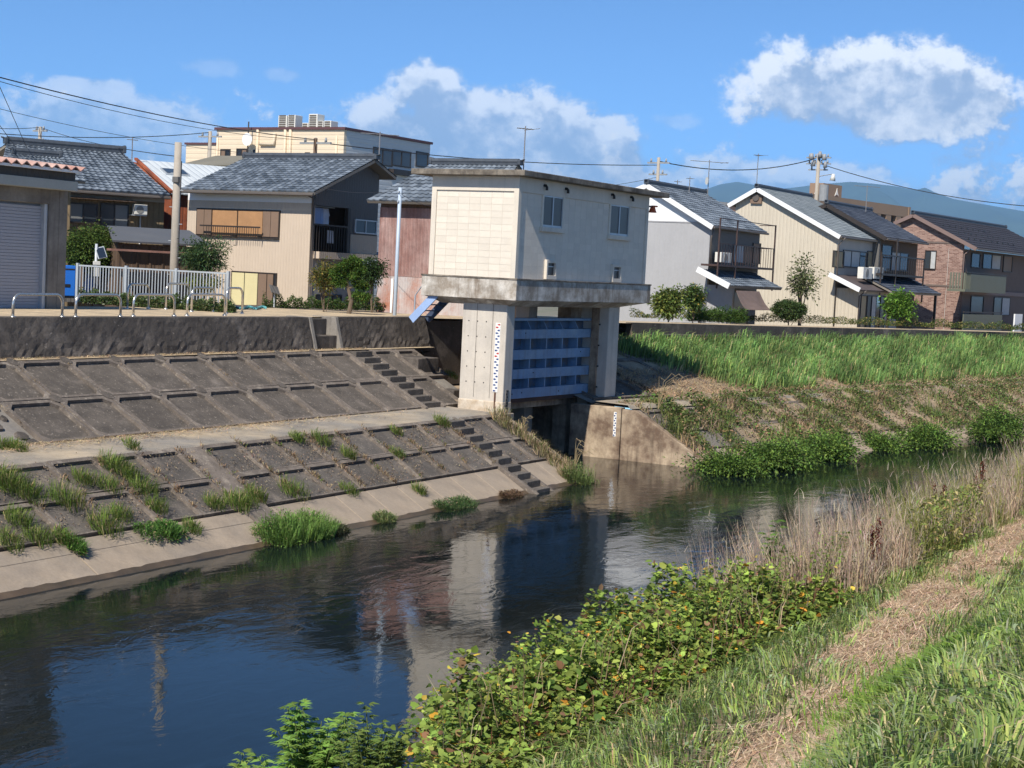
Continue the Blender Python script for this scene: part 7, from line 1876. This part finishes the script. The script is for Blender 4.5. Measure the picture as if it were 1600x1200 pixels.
n = 520; s = rng.uniform(9.5, 20, n); t = rng.uniform(5.7, 8.0, n); keep = s > 1.56 * t + .6; s, t = s[keep], t[keep]; n = len(s); g = []
P = rf_pts(s, t, nz(t) + .45); H = rng.uniform(.25, .75, n); lean = rng.normal(0, .16, (n, 2)); g.append(blade_geo(P, H, np.full(n, .008), lean, tints(n, (.22,.17,.09), .25, (((.42,.34,.22), .35),)), .4))
k = np.repeat(np.arange(n), 7); f = np.tile(np.linspace(.35, 1.0, 7), n)[:, None]; Q = P[k] + np.concatenate([lean[k], np.zeros((len(k), 1))], 1) * f ** 2 + np.array([0, 0, 1]) * H[k][:, None] * f * .85
gr = (rng.random(n) < .7)[k]; Q = Q[gr]; D = rng.normal(0, 1, (len(Q), 3)); g.append(leaf_geo(Q, D, rng.uniform(.03, .08, len(Q)), rng.uniform(.02, .05, len(Q)), tints(len(Q), (.19,.27,.06), .25, (((.45,.36,.1), .06),))))
tag(mk('vine_shoots', join(g), m_leaf, None, 'stuff'), 'straggling shoots and dead stalks standing out of the vine thicket', 'shoots')
# palmate leafed weeds: each plant a thing
def mugwort(label, s, t, h, spread, n_st, base=(.19,.32,.07), lf=.12):
    P0 = RF.w(s, t, float(nz(t))); T = thing('tall_weed', label, 'weed', P0, 0); q = MB(); g = []
    for k in range(n_st):
        a = 2.4 * k + rng.random(); r = spread * rng.uniform(.15, 1) ; hh = h * rng.uniform(.62, 1.0) * (1 - .35 * (r / spread) ** 2)
        tip = Vector((math.cos(a) * r, math.sin(a) * r, hh)); mid = Vector((tip.x * .45, tip.y * .45, hh * .6)); q.tube([Vector((tip.x * .08, tip.y * .08, 0)), mid, tip], .010, 5, r1=.004)
        for j in range(9):
            f = .45 + .55 * j / 8; c = mid.lerp(tip, (f - .45) / .55) if f > .45 else mid
            aa = rng.random() * 6.28; m_ = 7
            for w in range(2):
                bdir = np.array([math.cos(aa + w * PI), math.sin(aa + w * PI), .35]); fan = np.linspace(-1.0, 1.0, m_); sd_ = np.array([-bdir[1], bdir[0], 0])
                D = bdir[None] * np.cos(fan)[:, None] + sd_[None] * np.sin(fan)[:, None]; ll = lf * (1.15 - .35 * np.abs(fan)) * rng.uniform(.8, 1.2)
                Pp = np.tile(np.array(c) + bdir * .02, (m_, 1)); g.append(leaf_geo(Pp, D, ll, ll * .24, tints(m_, base, .10) * rng.uniform(.75, 1.3), .25))
    q.build('stem', mat('green_stem', (.10,.13,.04), .8, .2, 4, bump=0), T); mk('leaves', join(g), m_leaf, T, None)
mugwort('large palmate leaved weed at the bottom of the picture before the water', 12.3, 8.8, 1.62, .66, 40)
mugwort('lower leafy weed left of the large palmate weed', 11.35, 9.0, 1.45, .6, 30, (.21,.31,.075), .09)
mugwort('leafy weed between the large palmate weed and the vine thicket', 12.0, 7.9, 1.25, .5, 22, (.16,.23,.06), .09)
mugwort('single sprig rising over the water behind the vine thicket', 16.9, 7.9, 1.62, .14, 4, (.09,.17,.04), .10)
mugwort('palmate leaved weed at the left end of the dry reeds', 19.6, 6.9, 1.55, .30, 10, (.13,.23,.05), .11)
mugwort('small green sprig at the right end of the thicket', 20.4, 6.3, 1.25, .2, 6, (.13,.22,.05), .09)

# dry reed bank
def dry_bank():
    n = 42000; s = 17.0 + 26 * rng.random(n) ** 1.4; t = rng.uniform(5.5, 7.6, n); keep = s > 19.0 - (t - 5.5) * .8; s, t = s[keep], t[keep]; n = len(s); cov = vnoise(s, t, 2.2, 81); keep = cov + rng.normal(0, .1, n) > .34; s, t = s[keep], t[keep]; n = len(s)
    P = rf_pts(s, t, nz(t)); H = rng.uniform(.35, 1.35, n) * (.4 + 1.15 * vnoise(s, t, .9, 82)) * np.interp(t, [5.5, 6.2, 7.6], [.6, .95, 1.05]); mixv = vnoise(s, t, 2.6, 83)
    C = tints(n, (.50,.39,.29), .2, (((.38,.28,.22), .35), ((.55,.44,.28), .25))) ; gk = (mixv + rng.normal(0, .12, n) > .52) & (s > 21.5); C[gk] = tints(int(gk.sum()), (.25,.27,.08), .25)
    lean = rng.normal(0, .14, (n, 2)) + np.array([[-.10, .02]]) * H[:, None]
    g = [blade_geo(P, H, rng.uniform(.006, .013, n), lean, C, .3)]
    # fine branching twigs near the top
    m_ = 34000; k = rng.integers(0, n, m_); f = rng.uniform(.45, 1, m_)[:, None]; B = P[k] + np.concatenate([lean[k], np.zeros((m_, 1))], 1) * f ** 2 + np.array([0, 0, 1]) * H[k][:, None] * f * .92
    g.append(blade_geo(B, rng.uniform(.05, .2, m_), rng.uniform(.005, .009, m_), rng.normal(0, .07, (m_, 2)), tints(m_, (.47,.39,.31), .2, (((.30,.22,.18), .3),)), .2))
    tag(mk('dry_reeds', join(g), m_dry, None, 'stuff'), 'tall dry pinkish reeds along the near water edge', 'reeds')
    # green and yellow weeds mixed in further along
    n = 24000; s = 21 + 23 * rng.random(n) ** 1.2; t = rng.uniform(5.4, 7.4, n); keep = vnoise(s, t, 2.0, 91) + rng.normal(0, .08, n) > .50; s, t = s[keep], t[keep]; n = len(s)
    P = rf_pts(s, t, nz(t) + rng.random(n) * .95); D = rng.normal(0, 1, (n, 3)); D[:, 2] += .7
    tag(mk('mixed_weeds', leaf_geo(P, D, rng.uniform(.06, .15, n), rng.uniform(.02, .04, n), tints(n, (.26,.28,.08), .25, (((.17,.24,.06), .35), ((.42,.34,.15), .2)))), m_leaf, None, 'stuff'), 'yellow green weeds among the dry reeds', 'weeds')
dry_bank()
def dock(label, s, t, h):
    P0 = RF.w(s, t, float(nz(t))); T = thing('dock_stalk', label, 'weed', P0, 0); q = MB(); g = []
    for k in range(3):
        tip = Vector((rng.normal(0, .12), rng.normal(0, .06), h * rng.uniform(.8, 1))); q.tube([Vector(), tip * .5 + Vector((.02, 0, 0)), tip], .008, 5, r1=.004)
        m_ = 160; f = rng.uniform(.45, 1, m_)[:, None]; g.append(leaf_geo(np.array(tip)[None] * f + rng.normal(0, .02, (m_, 3)), rng.normal(0, 1, (m_, 3)), rng.uniform(.02, .05, m_), np.full(m_, .02), tints(m_, (.13,.035,.025), .25)))
    q.build('stalk', mat('dock_red', (.14,.04,.03), .9, .2, 4, bump=0), T); mk('seed_head', join(g), m_dry, T, 'stuff')
dock('dark red seed stalk at the left foot of the dry reeds', 20.3, 5.75, 1.0)
dock('dark red seed stalk in the middle of the dry reeds', 25.0, 6.2, 1.25)
dock('dark red seed stalk right of the middle in the weeds', 27.2, 6.0, 1.3)

# ================================================================== HAZE
def haze():
    m = bpy.data.materials.new('thin_haze'); m.use_nodes = True; nt = m.node_tree; nt.nodes.clear()
    out = nt.nodes.new('ShaderNodeOutputMaterial'); v = nt.nodes.new('ShaderNodeVolumePrincipled')
    v.inputs['Color'].default_value = (.30, .60, 1.0, 1); v.inputs['Density'].default_value = 6.5e-5; v.inputs['Anisotropy'].default_value = 0.0
    nt.links.new(v.outputs[0], out.inputs['Volume'])
    b = MB(); b.box(-27000, 27000, -2000, 27000, -3.0, 1180); b.build('haze', m, None, kind='stuff')
haze()
